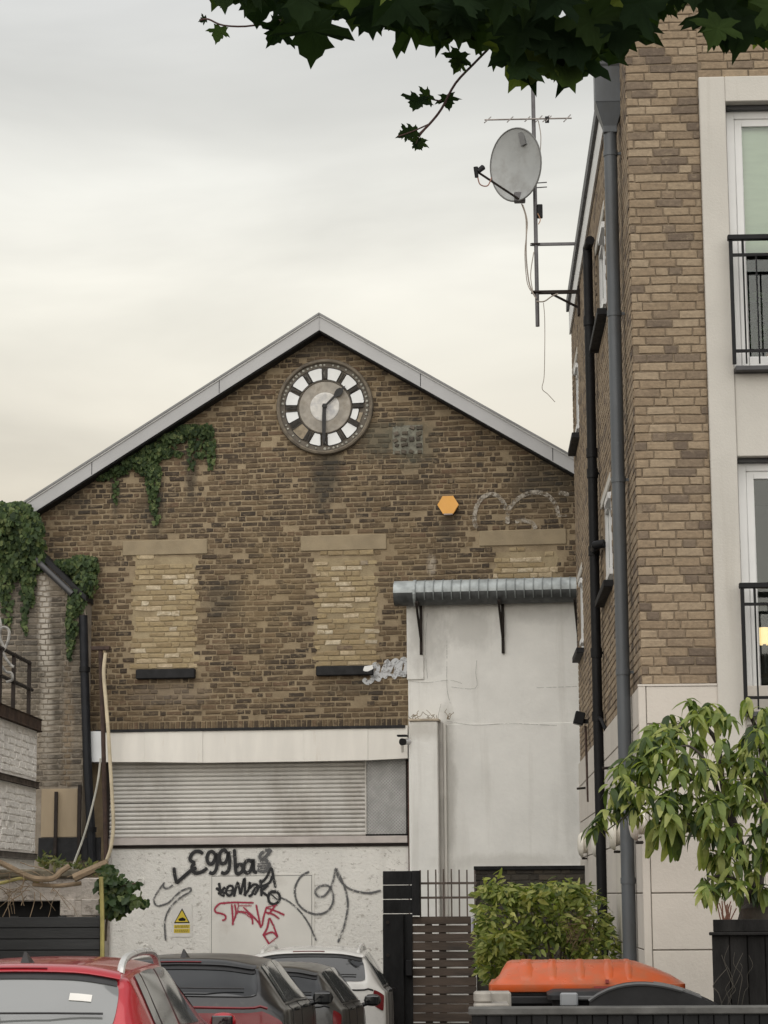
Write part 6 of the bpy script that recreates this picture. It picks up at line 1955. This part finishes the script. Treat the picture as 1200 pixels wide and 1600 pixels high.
# rough stump beside the trunk
mb = MB(); mb.tube([P3(1200, 1570, .2), P3(1202, 1450, .2), P3(1200, 1400, .2)], [.26, .25, .18], 11); mb.build('ivy_stump', BARK, tree, smooth=True)
limbs = [[(1180, 1412, 0), (1165, 1350, -.1), (1130, 1270, -.15), (1085, 1215, -.2), (1030, 1210, -.2), (975, 1255, -.2)],
         [(1180, 1412, 0), (1160, 1330, .1), (1130, 1230, .1), (1120, 1160, .1), (1090, 1130, .1), (1060, 1140, .05)],
         [(1183, 1412, 0), (1190, 1320, .1), (1195, 1230, .1), (1185, 1150, .1), (1165, 1105, .1)],
         [(1165, 1350, -.1), (1120, 1310, -.3), (1080, 1290, -.4), (1050, 1275, -.4)],
         [(1180, 1412, 0), (1150, 1375, -.3), (1115, 1370, -.4), (1095, 1390, -.45)],
         [(1190, 1320, .1), (1215, 1250, 0), (1240, 1180, 0)], [(1130, 1270, -.15), (1110, 1200, -.3), (1075, 1165, -.35), (1045, 1180, -.35)],
         [(1085, 1215, -.2), (1040, 1240, -.4), (1000, 1260, -.4), (945, 1300, -.35)]]
rad0 = [.035, .035, .04, .018, .02, .03, .016, .014]
for l, r0 in zip(limbs, rad0):
    pts = smooth_path([P3(*p) for p in l], 4)
    mb = MB(); mb.tube(pts, [r0 * (1 - .75 * i / (len(pts) - 1)) for i in range(len(pts))], 7); mb.build('branch', BARK, trunk, smooth=True)
TREE_M = leaf_mat('loquat_leaf', [(0, (.025, .046, .015, 1)), (.25, (.085, .13, .034, 1)), (.6, (.20, .25, .064, 1)), (1, (.38, .40, .14, 1))], .38, .45)
whorls = [(1000, 1160, 0), (985, 1185, -.1), (1020, 1160, -.1), (970, 1200, -.2), (955, 1232, -.3), (1040, 1150, -.2), (1065, 1150, -.2), (1090, 1150, -.2), (1110, 1240, -.4), (1060, 1240, -.45), (1030, 1250, -.45), (1095, 1262, -.4), (1120, 1275, -.4), (1150, 1200, -.2), (1170, 1150, 0), (1165, 1095, 0), (1120, 1105, .1), (1085, 1105, .1), (1190, 1110, 0), (1060, 1128, .05), (1100, 1125, -.1), (1140, 1120, -.1), (1035, 1140, .0), (1020, 1135, .1), (1180, 1140, -.2), (1130, 1160, -.3),
          (1010, 1180, -.2), (1045, 1165, -.35), (1075, 1180, -.35), (1100, 1190, -.4), (1030, 1195, -.4), (1000, 1205, -.2), (975, 1215, -.2), (1060, 1205, -.45), (1090, 1215, -.45), (1120, 1190, -.3), (1155, 1180, -.2), (1180, 1190, -.3), (1195, 1165, -.1),
          (985, 1235, -.3), (965, 1245, -.2), (1010, 1230, -.4), (945, 1270, -.3), (960, 1262, -.35), (930, 1288, -.35), (1045, 1235, -.45), (1080, 1240, -.4), (990, 1262, -.4), (1140, 1220, -.3), (1170, 1225, -.4), (1195, 1215, -.3), (1165, 1250, -.4), (1190, 1260, -.4), (1140, 1250, -.3),
          (1075, 1275, -.4), (1055, 1283, -.4), (1095, 1290, -.4), (1030, 1275, -.4), (1045, 1285, -.4), (1115, 1305, -.4), (1150, 1290, -.4), (1180, 1290, -.45), (1200, 1285, -.4), (1135, 1320, -.4), (1165, 1320, -.45), (1190, 1330, -.4), (1120, 1345, -.4), (1145, 1352, -.45), (1180, 1360, -.4), (1105, 1375, -.45), (1120, 1385, -.4), (1150, 1380, -.4), (1210, 1320, -.3), (1215, 1250, -.2), (1220, 1180, 0), (1240, 1140, 0), (1235, 1220, .1), (1205, 1130, .1), (1225, 1370, -.2), (1195, 1385, -.3)]
rnd = random.Random(19)
tg = [leaf_geo('ellipse', random.Random(100 + k)) for k in range(8)]
def droop(v, amt):
    return [(x * .95, y, z - amt * y * y) for x, y, z in v]
tg = [(droop(v, .25 + .06 * k), f) for k, (v, f) in enumerate(tg)]
tmesh = []
for v, f in tg:
    mb = MB(); mb.raw = True; mb.add(v, f, 0.0); tmesh.append(mb.mesh('leaf', TREE_M))
rest = MB(); rest.raw = True
cnt = 0
for (px, py, d) in whorls + [(x + rnd.uniform(-16, 16), y + rnd.uniform(-12, 14), d + rnd.uniform(-.25, .15)) for x, y, d in whorls if x > 975 and rnd.random() < .85]:
    c = P3(px, py, d + rnd.uniform(-.08, .08))
    m = rnd.randint(9, 12)
    ph = rnd.uniform(0, 6)
    for k in range(m):
        an = ph + 2 * pi * k / m + rnd.uniform(-.25, .25)
        up = rnd.uniform(-1.15, .15)
        tip = Vector((cos(an), sin(an) * .8, up))
        nrm = Vector((-cos(an) * up * .6, -sin(an) * up * .6 - .35, 1))
        s = rnd.uniform(.075, .17)
        M = orient(c + Vector((rnd.uniform(-.03, .03), rnd.uniform(-.03, .03), rnd.uniform(-.03, .03))), tip, nrm, s)
        if cnt < 298 and px < 1210 and rnd.random() < .4:
            inst('leaf', tmesh[rnd.randrange(8)], tree, M); cnt += 1
        else:
            v, f = tg[rnd.randrange(8)]; rest.add(v, f, rnd.random(), M)
for (px, py, d) in ((1016, 1280, -.45), (1023, 1292, -.45), (1046, 1297, -.45), (1060, 1295, -.45), (1097, 1310, -.45)):
    for k in range(2):
        rest.add(*tg[k], rnd.random(), orient(P3(px, py, d), (rnd.uniform(-.3, .3), -.1, -1), (rnd.uniform(-.3, .3), -1, .2), .22))
rest.build('foliage', TREE_M, tree, kind='stuff')

# ------------------------------------------------------------------ plane tree overhanging the camera side of the street
PTD = 6.2
plane = thing('plane_tree', 'dark street plane tree whose leafy bough hangs across the top', 'tree', (4.6, 4.5, ground_z(4.5)))
pto = Vector(plane.location)
P4 = lambda x, y, d: at(x, y, d) - pto
PBARK = plain('plane_bark', (.20, .17, .12, 1), .9, .35, 5, .4, 20, dirt=(.10, .09, .06, 1), dirt_scale=4)
mb = MB(); mb.tube([(0, 0, 0), (0, 0, 1.5), (-.05, .02, 3.2), (-.15, .05, 5.0)], [.30, .26, .24, .2], 14); trunk = mb.build('trunk', PBARK, plane, smooth=True)
bough = [Vector((-.1, .03, 4.2)), P4(1500, -260, 5.6), P4(1150, -190, 6.0), P4(800, -150, 6.2), P4(480, -110, 6.3), P4(330, -90, 6.3)]
pts = smooth_path(bough, 5)
mb = MB(); mb.tube(pts, [.11 * (1 - .85 * i / (len(pts) - 1)) for i in range(len(pts))], 8); mb.build('bough', PBARK, trunk, smooth=True)
TWIG = plain('reddish_twig', (.10, .055, .05, 1), .8, .2)
def twig(l, r_):
    m2 = MB(); m2.tube(smooth_path([P4(*p) for p in l], 4), r_, 5); m2.build('twig', TWIG, plane, smooth=True)
twig([(800, -100, 6.2), (805, 10, 6.2), (775, 62, 6.2), (745, 95, 6.2), (712, 130, 6.2), (690, 170, 6.2), (672, 193, 6.2), (655, 210, 6.2)], .0038)
twig([(672, 193, 6.2), (655, 213, 6.2), (648, 228, 6.2)], .0024)
twig([(672, 193, 6.2), (645, 205, 6.2), (622, 213, 6.2)], .0024)
twig([(690, 158, 6.2), (675, 155, 6.19), (668, 150, 6.18)], .0024)
twig([(420, -60, 6.3), (430, 25, 6.3), (395, 40, 6.3), (350, 40, 6.3), (325, 30, 6.3), (312, 32, 6.3)], .003)
twig([(480, -100, 6.3), (450, 20, 6.28), (430, 32, 6.28), (415, 45, 6.28)], .004)
for k in range(14):
    x = 380 + k * 62
    twig([(x, -130, 6.2), (x - 10, -60, 6.1 + .05 * (k % 4)), (x - 25, 10, 6.0 + .08 * (k % 5))], .003)
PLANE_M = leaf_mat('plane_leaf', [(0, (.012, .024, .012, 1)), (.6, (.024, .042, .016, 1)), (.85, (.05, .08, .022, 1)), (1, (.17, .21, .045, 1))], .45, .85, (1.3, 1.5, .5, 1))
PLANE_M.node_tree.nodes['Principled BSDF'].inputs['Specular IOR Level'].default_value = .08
rnd = random.Random(29)
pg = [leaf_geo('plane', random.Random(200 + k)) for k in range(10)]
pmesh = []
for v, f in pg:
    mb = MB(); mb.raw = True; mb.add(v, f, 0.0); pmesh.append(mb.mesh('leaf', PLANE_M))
cnt = 0
rest = MB(); rest.raw = True
def pleaf(px, py, d, ang, size_px, face=None, part=True):
    """Leaf whose base sits at a pixel; ang = direction of its tip, degrees from straight down (clockwise seen from the viewer)."""
    global cnt
    a = radians(ang)
    p = P4(px, py, d)
    tip = Vector((-sin(a), rnd.uniform(-.35, .35), -cos(a)))
    nrm = Vector(face or (rnd.uniform(-.45, .45), -1, rnd.uniform(-.4, .4)))
    s = size_px * d / 3551 / 1.2
    M = orient(p, tip, nrm, s)
    if part and cnt < 299:
        inst('leaf', pmesh[rnd.randrange(10)], plane, M); cnt += 1
    else:
        v, f = pg[rnd.randrange(10)]; rest.add(v, f, rnd.random(), M)
# lower edge of the foliage in the photograph
edge = [(305, -8), (330, 18), (352, 28), (380, 28), (400, 48), (430, 5), (455, 40), (470, 55), (490, 85), (518, 52), (540, 28), (555, 55), (580, 66), (620, 60), (650, 66), (690, 78), (715, 88), (740, 95), (765, 45), (785, 45), (800, 100), (810, 140), (840, 142), (870, 145), (895, 140), (912, 120), (935, 90), (950, 105), (965, 100), (985, 40), (1000, 40), (1020, 62), (1040, 35), (1060, 25), (1078, 30), (1095, 5), (1105, 20), (1115, 80), (1135, 85), (1150, 95), (1175, 80), (1210, 85), (1260, 90)]
def edge_y(x):
    for (x0, y0), (x1, y1) in zip(edge, edge[1:]):
        if x0 <= x <= x1: return y0 + (y1 - y0) * (x - x0) / (x1 - x0)
    return -20
# leaves whose tips define that edge
for (x, y) in edge:
    L_ = min(rnd.uniform(70, 100), 70 + max(y, 0) * .3)
    if y > -5:
        ang = rnd.uniform(-30, 30)
        pleaf(x + L_ * sin(radians(ang)) * .98, y - L_ * cos(radians(ang)) + 4, rnd.uniform(5.8, 6.4), ang, L_, (rnd.uniform(-.25, .25), -1, rnd.uniform(-.2, .2)))
# hand-placed ones that stand out
for args in ((487, 22, 6.1, 0, 92), (440, 38, 6.28, 35, 46), (345, 42, 6.3, 20, 30), (322, 30, 6.3, 80, 14), (655, 152, 6.18, 20, 36), (672, 148, 6.18, 60, 26), (698, 148, 6.2, -10, 28), (652, 205, 6.2, 70, 26), (640, 208, 6.2, 80, 24), (655, 216, 6.2, 20, 24), (650, 220, 6.2, -30, 20), (720, 82, 6.2, 25, 36), (722, 96, 6.2, 40, 24),
             (835, 70, 6.0, 30, 92), (868, 75, 5.95, -20, 88), (890, 60, 6.0, 10, 80), (955, 30, 5.9, -15, 78), (825, 95, 5.9, 40, 60), (1140, 20, 5.9, 10, 82), (1165, 15, 6.0, -20, 80), (1128, 30, 5.8, 25, 60), (600, 10, 6, 30, 60), (640, 5, 6, -20, 70), (560, 0, 6, 10, 66), (700, 10, 6, 10, 78), (730, 20, 5.9, -20, 70)):
    pleaf(*args, face=(rnd.uniform(-.3, .3), -1, rnd.uniform(-.2, .3)))
# fill behind the edge
tries = 0
while cnt < 180 and tries < 6000:
    tries += 1
    x = rnd.uniform(300, 1240)
    y = rnd.uniform(-70, 130)
    L_ = rnd.uniform(60, 95)
    ang = rnd.gauss(0, 45)
    tx, ty = x - L_ * sin(radians(ang)), y + L_ * cos(radians(ang))
    half = .62 * L_
    ok = all(yy + 3 < edge_y(xx) for xx, yy in ((tx, ty), (x - half * .9, y + L_ * .45), (x + half * .9, y + L_ * .45)))
    if ok: pleaf(x, y, rnd.uniform(5.7, 6.7), ang, L_)
for k in range(300):
    x, y = rnd.uniform(230, 1500), rnd.uniform(-420, -40)
    if x < 420 and y > -120: continue
    pleaf(x, y, rnd.uniform(5.6, 6.9), rnd.gauss(0, 50), rnd.uniform(60, 95), part=False)
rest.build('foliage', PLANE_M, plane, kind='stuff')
# ------------------------------------------------------------------ parked cars
def car_paint(name, c, rough=.22, metal=.0, coat=.6, c2=None):
    t = NT(name)
    n, _ = t.noise(t.pos(), 2.5, 4, .6)
    col = t.mix(n, tuple(x * .9 for x in c[:3]) + (1,), c)
    d, _ = t.noise(t.pos(), 14, 5, .7, .55, .8, 0, .18)
    col = t.mix(d, col, (.2, .18, .15, 1))
    t.set(col, rough, Metallic=metal)
    t.b.inputs['Coat Weight'].default_value = coat
    t.b.inputs['Coat Roughness'].default_value = .06
    return t.m
def dark_glass(name, c, spec=.8, rough=.04):
    t = NT(name)
    t.set(c, rough); t.b.inputs['IOR'].default_value = 1.75; t.b.inputs['Specular IOR Level'].default_value = spec
    return t.m
CARGLASS = dark_glass('car_glass', (.012, .013, .014, 1), .45)
CARGLASS2 = dark_glass('car_side_glass', (.085, .09, .088, 1), .5, .06)
RUBBER = plain('tyre_rubber', (.02, .02, .02, 1), .85, .2, 10)
ALLOY = plain('alloy_rim', (.45, .45, .46, 1), .35, .1, 5, metal=.7)
TAILRED = plain('tail_light_red', (.15, .008, .012, 1), .15, .1, 6)
TRIM = plain('black_trim', (.014, .014, .015, 1), .45, .2, 6)
PLATE = plain('number_plate_yellow', (.65, .48, .06, 1), .5)
CHROME = plain('silver_rail', (.62, .62, .60, 1), .3, .05, 4, metal=.45)
HEADL = plain('headlight_lens', (.6, .62, .64, 1), .1)

class CarShape:
    """Stations along the car (y from the tail): (y, half width, floor z, belt z, roof half width, top z)."""
    def __init__(self, st): self.st = st
    def row(self, s):
        st = self.st; n = len(st)
        s = max(0, min(n - 1.0001, s)); i = int(s); t = s - i
        p = [st[max(i - 1, 0)], st[i], st[min(i + 1, n - 1)], st[min(i + 2, n - 1)]]
        o = []
        for k in range(6):
            m1, m2 = (p[2][k] - p[0][k]) * .36, (p[3][k] - p[1][k]) * .36
            t2, t3 = t * t, t * t * t
            o.append((2 * t3 - 3 * t2 + 1) * p[1][k] + (t3 - 2 * t2 + t) * m1 + (-2 * t3 + 3 * t2) * p[2][k] + (t3 - t2) * m2)
        return o
    def sec(self, r):
        y, w, zl, zb, wr, zt = r
        d = max(zt - zb, .02)
        k = min(1, d / .35)
        # floor, sill, flank, shoulder, waist, roof edge, roof, centre
        bow = .035                                        # plan curvature of the tail and nose
        return [(w * .86, zl), (w * .97, zl + .10), (w, zl + (zb - zl) * .55), (w * .985, zb - .06), (w * .94, zb), (wr + (w * .94 - wr) * .10, zt - d * .22 * k - .0), (wr * .90, zt - .045 * k - .005), (wr * .55, zt - .010), (0, zt)]
    def P(self, s, u):
        """u in -8..8: 0 is the centre line of the top, +-8 the floor edge."""
        r = self.row(s); q = self.sec(r); n = len(q)
        a = (n - 1) - abs(u); a = max(0, min(n - 1.0001, a)); i = int(a); t = a - i
        p0 = q[max(i - 1, 0)]; p1 = q[i]; p2 = q[i + 1]
        p3 = q[i + 2] if i + 2 < n else (-q[n - 2][0], q[n - 2][1])
        f = .40
        o = []
        for k in range(2):
            m1, m2 = (p2[k] - p0[k]) * f, (p3[k] - p1[k]) * f
            t2, t3 = t * t, t ** 3
            o.append((2 * t3 - 3 * t2 + 1) * p1[k] + (t3 - 2 * t2 + t) * m1 + (-2 * t3 + 3 * t2) * p2[k] + (t3 - t2) * m2)
        x = o[0] * (1 if u >= 0 else -1)
        # round the tail and nose in plan
        L = self.st[-1][0]
        y = r[0]
        e = (abs(x) / .9) ** 2.5
        y += .16 * e * max(0, 1 - y / .9) - .22 * e * max(0, 1 - (L - y) / .9)
        return Vector((x, y, o[1]))
    def N(self, s, u):
        e = .03
        a = self.P(min(s + e, len(self.st) - 1.001), u) - self.P(max(s - e, 0), u)
        b = self.P(s, u + e) - self.P(s, u - e)
        n = b.cross(a)
        if n.length < 1e-9: n = Vector((0, 0, 1))
        n.normalize()
        c = Vector((0, self.st[-1][0] / 2, .7))
        if n.dot(self.P(s, u) - c) < 0: n = -n
        return n
    def body(self, ns=64, nu=48):
        mb = MB(); m = len(self.st) - 1
        vs = [self.P(m * i / ns, -8 + 16 * k / nu) for i in range(ns + 1) for k in range(nu + 1)]
        q = nu + 1
        fs = [(i * q + k, i * q + k + 1, (i + 1) * q + k + 1, (i + 1) * q + k) for i in range(ns) for k in range(nu)]
        fs.append(tuple(range(q))); fs.append(tuple(range(ns * q + nu, ns * q - 1, -1)))
        fl = [i * q for i in range(ns + 1)]; fr = [i * q + nu for i in range(ns + 1)]
        fs += [(fl[i], fl[i + 1], fr[i + 1], fr[i]) for i in range(ns)]
        mb.add(vs, fs); return mb
    def patch(self, corners, off=.006, n=14, round_=.0, skirt=.008):
        """corners: four (s,u) going round; a curved sheet with thickness lying on the body."""
        mb = MB(); c = corners
        vs = []
        for i in range(n + 1):
            for k in range(n + 1):
                a, b = i / n, k / n
                if round_ > 0:
                    # pull corners in to round them
                    x, y = a * 2 - 1, b * 2 - 1
                    f = 1 - round_ * (x * x * y * y)
                    a, b = (x * f + 1) / 2, (y * f + 1) / 2
                s = (c[0][0] * (1 - a) + c[1][0] * a) * (1 - b) + (c[3][0] * (1 - a) + c[2][0] * a) * b
                u = (c[0][1] * (1 - a) + c[1][1] * a) * (1 - b) + (c[3][1] * (1 - a) + c[2][1] * a) * b
                vs.append(self.P(s, u) + self.N(s, u) * off)
        q = n + 1
        fs = [(i * q + k, i * q + k + 1, (i + 1) * q + k + 1, (i + 1) * q + k) for i in range(n) for k in range(n)]
        ring = [k for k in range(q)] + [i * q + n for i in range(1, q)] + [n * q + k for k in range(n - 1, -1, -1)] + [i * q for i in range(n - 1, 0, -1)]
        b0 = len(vs)
        for r in ring:
            i, k = divmod(r, q)
            vs.append(Vector(vs[r]) + (Vector((0, 2.0, .7)) - Vector(vs[r])).normalized() * (off + skirt))
        m = len(ring)
        fs += [(ring[j], ring[(j + 1) % m], b0 + (j + 1) % m, b0 + j) for j in range(m)]
        mb.add(vs, fs); return mb

def make_car(label, rear, heading, st, paint, opts):
    """rear: world x, y of the tail centre."""
    root = thing('parked_car', label, 'car', (rear[0], rear[1], ground_z(rear[1] + 2)), heading, 'cars parked nose to tail in the yard')
    sh = CarShape(st)
    body = sh.body().build('body', paint, root, smooth=True, angle=60)
    s_belt, s_roof = opts['rear_glass']          # stations
    gu = opts.get('glass_u', (3.05, 2.75))
    rg = sh.patch([(s_belt, -gu[0]), (s_roof, -gu[1]), (s_roof, gu[1]), (s_belt, gu[0])], .008, 18, .10)
    rw = rg.build('rear_window', opts.get('glass', CARGLASS), root, smooth=True, angle=50)
    for (a_, b_) in ((s_roof - .36, s_roof - .0),):
        m2 = sh.patch([(a_, -gu[1] - .06), (b_, -gu[1] - .0), (b_, gu[1] + .0), (a_, gu[1] + .06)], .0135, 12, .02); m2.build('dark_reflection_band', TRIM, rw, smooth=True, angle=50)  # dark strip standing in for the darker reflection along the glass top
    if opts.get('sticker'):
        s, u = opts['sticker']; m2 = sh.patch([(s - .06, u - .24), (s + .06, u - .24), (s + .06, u + .24), (s - .06, u + .24)], .013, 2); m2.build('sticker', SIGN_W, rw)
    # spoiler at the roof's trailing edge
    if opts.get('spoiler', True):
        s = s_roof
        m2 = sh.patch([(s - .05, -gu[1] - .25), (s + .75, -gu[1] - .1), (s + .75, gu[1] + .1), (s - .05, gu[1] + .25)], .028, 14, .05, .03); m2.build('spoiler', paint if not opts.get('black_spoiler') else TRIM, root, smooth=True, angle=60)
    m2 = sh.patch([(s_roof + .10, -.5), (s_roof + .16, -.5), (s_roof + .16, .5), (s_roof + .10, .5)], .037, 3); m2.build('brake_light', TAILRED, root)
    # wiper
    a, b = sh.P(s_belt + .12, -.15), sh.P(s_belt + .2, 1.7)
    m2 = MB(); m2.tube([a + sh.N(s_belt + .12, -.15) * .05, (a + b) / 2 + Vector((0, -.05, .03)), b + sh.N(s_belt + .2, 1.7) * .03], .007, 6); m2.tube([a, a + sh.N(s_belt, 0) * .05], .02, 8); m2.build('rear_wiper', TRIM, rw)
    # side glass
    for side in (-1, 1):
        for (sa, sb, sc, sd) in opts['side_glass']:   # bottom rear, top rear, top front, bottom front
            u0, u1 = 3.88, 2.78
            m2 = sh.patch([(sa, side * u0), (sb, side * u1), (sc, side * u1), (sd, side * u0)], .007, 12, .05)
            m2.build('side_window', opts.get('side_mat', CARGLASS2), root, smooth=True, angle=50)
        lo, hi = opts['side_glass'][0][0], opts['side_glass'][-1][3]
        pts = [sh.P(lo + (hi - lo) * k / 14, side * 3.95) + sh.N(lo + (hi - lo) * k / 14, side * 3.95) * .003 for k in range(15)]
        m2 = MB(); m2.tube(pts, .006, 5); m2.build('waist_trim', TRIM, root)
        # tail light
        tl = opts['tail']                       # s0,s1,u0,u1
        m2 = sh.patch([(tl[0], side * tl[2]), (tl[1], side * tl[2]), (tl[1], side * tl[3]), (tl[0], side * tl[3])], .012, 8, .12); m2.build('tail_light', TAILRED, root, smooth=True, angle=50)
        ns = len(st) - 1
        m2 = sh.patch([(ns - .9, side * 4.4), (ns - 1.7, side * 4.4), (ns - 1.5, side * 5.2), (ns - .7, side * 5.2)], .010, 6, .12); m2.build('headlight', HEADL, root, smooth=True)
        # mirror
        sm = opts['mirror']
        p = sh.P(sm, side * 4.0)
        m2 = MB(); m2.add([], [])
        p = p - Vector((0, 0, .05))
        M = Matrix.Translation(p + Vector((side * .14, -.02, .07))) @ Matrix.Diagonal((.095, .06, .065, 1))
        m2.lathe([(.001, -1), (.6, -.85), (.92, -.5), (1, 0), (.92, .5), (.6, .85), (.001, 1)], 16, M @ Matrix.Rotation(pi / 2, 4, 'Y'))
        mi = m2.build('mirror', opts.get('mirror_mat', paint), root, smooth=True)
        m2 = MB(); m2.box(p.x + side * .14 - .075, p.x + side * .14 + .075, p.y - .092, p.y - .075, p.z + .025, p.z + .115); m2.build('mirror_glass', CARGLASS, mi, bevel=.01)
        m2 = MB(); m2.tube([p - Vector((side * .03, 0, 0)), p + Vector((side * .10, -.01, .04))], .025, 6); m2.build('mirror_stalk', TRIM, mi)
        # doors: seam grooves and handles
        for sx in opts['seams']:
            pts = [sh.P(sx + (.0 if u < 5 else .0), side * (3.95 + 2.8 * k / 8)) + sh.N(sx, side * (3.95 + 2.8 * k / 8)) * .001 for k in range(9) for u in (4,)]
            m2 = MB(); m2.tube(pts, .003, 4); m2.build('door_seam', TRIM, root)
        for sx in opts['handles']:
            q = sh.P(sx, side * 4.75); m2 = MB(); m2.tube([q + Vector((side * .015, -.09, 0)), q + Vector((side * .035, -.05, 0)), q + Vector((side * .035, .05, 0)), q + Vector((side * .015, .09, 0))], .013, 6); m2.build('door_handle', opts.get('mirror_mat', paint), root, smooth=True)
        for wy in opts['wheels']:
            w_half = st[len(st) // 2][1]
            cz = opts.get('wr', .32)
            z0 = cz
            M = Matrix.Translation((side * (w_half - .10), wy, z0)) @ Matrix.Rotation(side * pi / 2, 4, 'Y')
            m2 = MB(); m2.lathe([(cz * .6, -.1), (cz * .95, -.1), (cz, -.07), (cz, .09), (cz * .94, .115), (cz * .66, .118)], 28, M, 0, False); wv = m2.build('wheel', RUBBER, root, smooth=True, angle=40)
            m2 = MB(); m2.lathe([(cz * .68, .05), (cz * .67, .116), (cz * .6, .118), (cz * .55, .09), (cz * .15, .10), (.001, .105)], 20, M); m2.build('rim', ALLOY, wv, smooth=True, angle=40)
            m2 = MB(); m2.lathe([(cz * 1.14, -.06), (cz * 1.16, .105), (cz * 1.05, .108), (cz * 1.05, -.06)], 28, M, 0, False); m2.build('wheel_arch', TRIM, root, smooth=True, angle=40)
        if opts.get('rails'):
            pts = [sh.P(s, side * 1.95) + Vector((0, 0, z)) for s, z in opts['rails']]
            m2 = MB(); m2.tube(smooth_path(pts, 5), .024, 8); m2.build('roof_rail', opts.get('rail_mat', CHROME), root, smooth=True)
    # front glass
    fs0, fs1 = opts['front_glass']
    m2 = sh.patch([(fs0, -2.9), (fs1, -3.4), (fs1, 3.4), (fs0, 2.9)], .006, 14, .05); m2.build('windscreen', CARGLASS, root, smooth=True, angle=50)
    # aerial fin
    if opts.get('fin'):
        p = sh.P(opts['fin'], 0)
        m2 = MB(); m2.add([(-.035, .06, 0), (.035, .06, 0), (.03, -.10, 0), (-.03, -.10, 0), (-.006, -.085, .078), (.006, -.085, .078), (0, -.05, .068)], [(0, 1, 2, 3), (3, 2, 5, 4), (0, 3, 4, 6), (1, 6, 5, 2), (0, 6, 1), (4, 5, 6)], 0, Matrix.Translation(p - Vector((0, 0, .004)))); m2.build('aerial_fin', TRIM, root)
    q = sh.P(opts['tail'][0] - .2, 0)
    m2 = MB(); m2.box(-.26, .26, q.y - .055, q.y + .05, q.z - .22, q.z - .11); m2.build('number_plate', PLATE, root)
    m2 = sh.patch([(.12, -6.2), (1.0, -6.2), (1.0, 6.2), (.12, 6.2)], .004, 12) if False else None
    q0, q1 = sh.P(s_belt - .35, -2.9), sh.P(s_belt - .35, 2.9)
    pts = [sh.P(s_belt - .30, -3.3 + 6.6 * k / 12) + sh.N(s_belt - .3, -3.3 + 6.6 * k / 12) * .004 for k in range(13)]
    m2 = MB(); m2.tube(pts, .010, 5); m2.build('tailgate_trim', opts.get('gate_mat', TRIM), root, smooth=True)
    return root, sh

RED = car_paint('red_car_paint', (.40, .014, .024, 1), .25, .2)
GREY = car_paint('dark_grey_car_paint', (.018, .018, .019, 1), .3, .0, .25)
BLK = car_paint('grey_black_car_paint', (.035, .034, .032, 1), .3, .0, .3)
WHT = car_paint('white_car_paint', (.74, .73, .70, 1), .25, 0, .5)

# stations: 0 bumper, 1 bumper top, 2 tail, 3 belt, 4 window top, 5 spoiler edge, 6 roof rear, 7 roof mid, 8 roof front, 9 windscreen base, 10 bonnet, 11 nose, 12 front
def hatch(L, W, H, belt=.92, rake=.30, roofw=.56, tailz=.0):
    w = W / 2
    return [(0.0, w * .86, .30, .50, w * .80, .54), (.02, w * .93, .26, .62, w * .84, .66), (.07, w * .97, .24, .80, w * .80, .84), (.13, w * .985, .22, belt - .03, w * .76, belt + .06),
            (.13 + rake, w * .99, .20, belt + .0, roofw * 1.05, H - .10), (.13 + rake + .12, w, .20, belt, roofw * 1.03, H - .035), (1.05, w, .20, belt - .01, roofw * 1.02, H - .005), (1.75, w, .20, belt - .02, roofw, H), (2.35, w, .20, belt - .04, roofw * .99, H - .04),
            (L - 1.12, w * .99, .20, belt - .06, w * .80, belt + .03), (L - .55, w * .96, .21, belt - .14, w * .74, belt - .09), (L - .12, w * .86, .24, .60, w * .66, .66), (L, w * .72, .28, .44, w * .56, .48)]
base_opts = dict(rear_glass=(3.15, 4.35), glass_u=(2.72, 2.35), side_glass=[(5.16, 5.42, 5.74, 5.68), (5.73, 5.79, 6.75, 6.72), (6.8, 6.82, 7.75, 8.45)], tail=(2.15, 3.0, 3.2, 4.6), mirror=8.6, seams=(5.5, 6.75, 8.7), handles=(5.9, 7.1), wheels=(.78, 3.4), front_glass=(8.15, 8.98), fin=5.6)
def o_(**k):
    d = dict(base_opts); d.update(k); return d

X = lambda px, d: at(px, 1500, d).x
RC = 13.3
make_car('red hatchback with silver roof rails, nearest at lower left', (X(0, RC), RC), radians(-2.3), hatch(4.25, 1.82, 1.53, 1.08, .28, .655), RED,
         o_(glass_u=(2.3, 1.95), rails=[(5.35, -.01), (5.5, .05), (6.0, .075), (7.0, .08), (7.9, .07), (8.2, .0)], sticker=(3.62, 1.15), wheels=(.80, 3.35), mirror_mat=RED, glass=dark_glass('red_car_rear_glass', (.14, .145, .142, 1), .7)))
DC = 18.0
make_car('dark grey hatchback with fin aerial parked just ahead of the red car', (X(266, DC), DC), radians(-3), hatch(4.05, 1.82, 1.56, 1.17, .30, .62), GREY,
         o_(tail=(2.45, 2.75, .15, 4.6), wheels=(.78, 3.2), gate_mat=TAILRED, mirror_mat=TRIM))
EC = 22.3
make_car('small brownish grey hatchback half hidden between dark grey car and white car', (X(403, EC), EC), radians(-4.5), hatch(3.6, 1.66, 1.48, 1.08, .28, .53), BLK,
         o_(tail=(2.3, 2.85, 3.5, 4.6), wheels=(.6, 2.95), fin=None, mirror=8.5))
FC = 26.1
make_car('white tall hatchback parked farthest, nose to the graffiti wall', (X(478, FC), FC), radians(-2.5), hatch(4.1, 1.84, 1.66, 1.20, .26, .62), WHT,
         o_(rails=[(5.3, .0), (5.5, .04), (6.5, .055), (7.6, .05), (8.1, .0)], rail_mat=WHT, wheels=(.8, 3.25), fin=None, mirror_mat=TRIM, tail=(2.45, 2.9, 3.3, 4.5)))
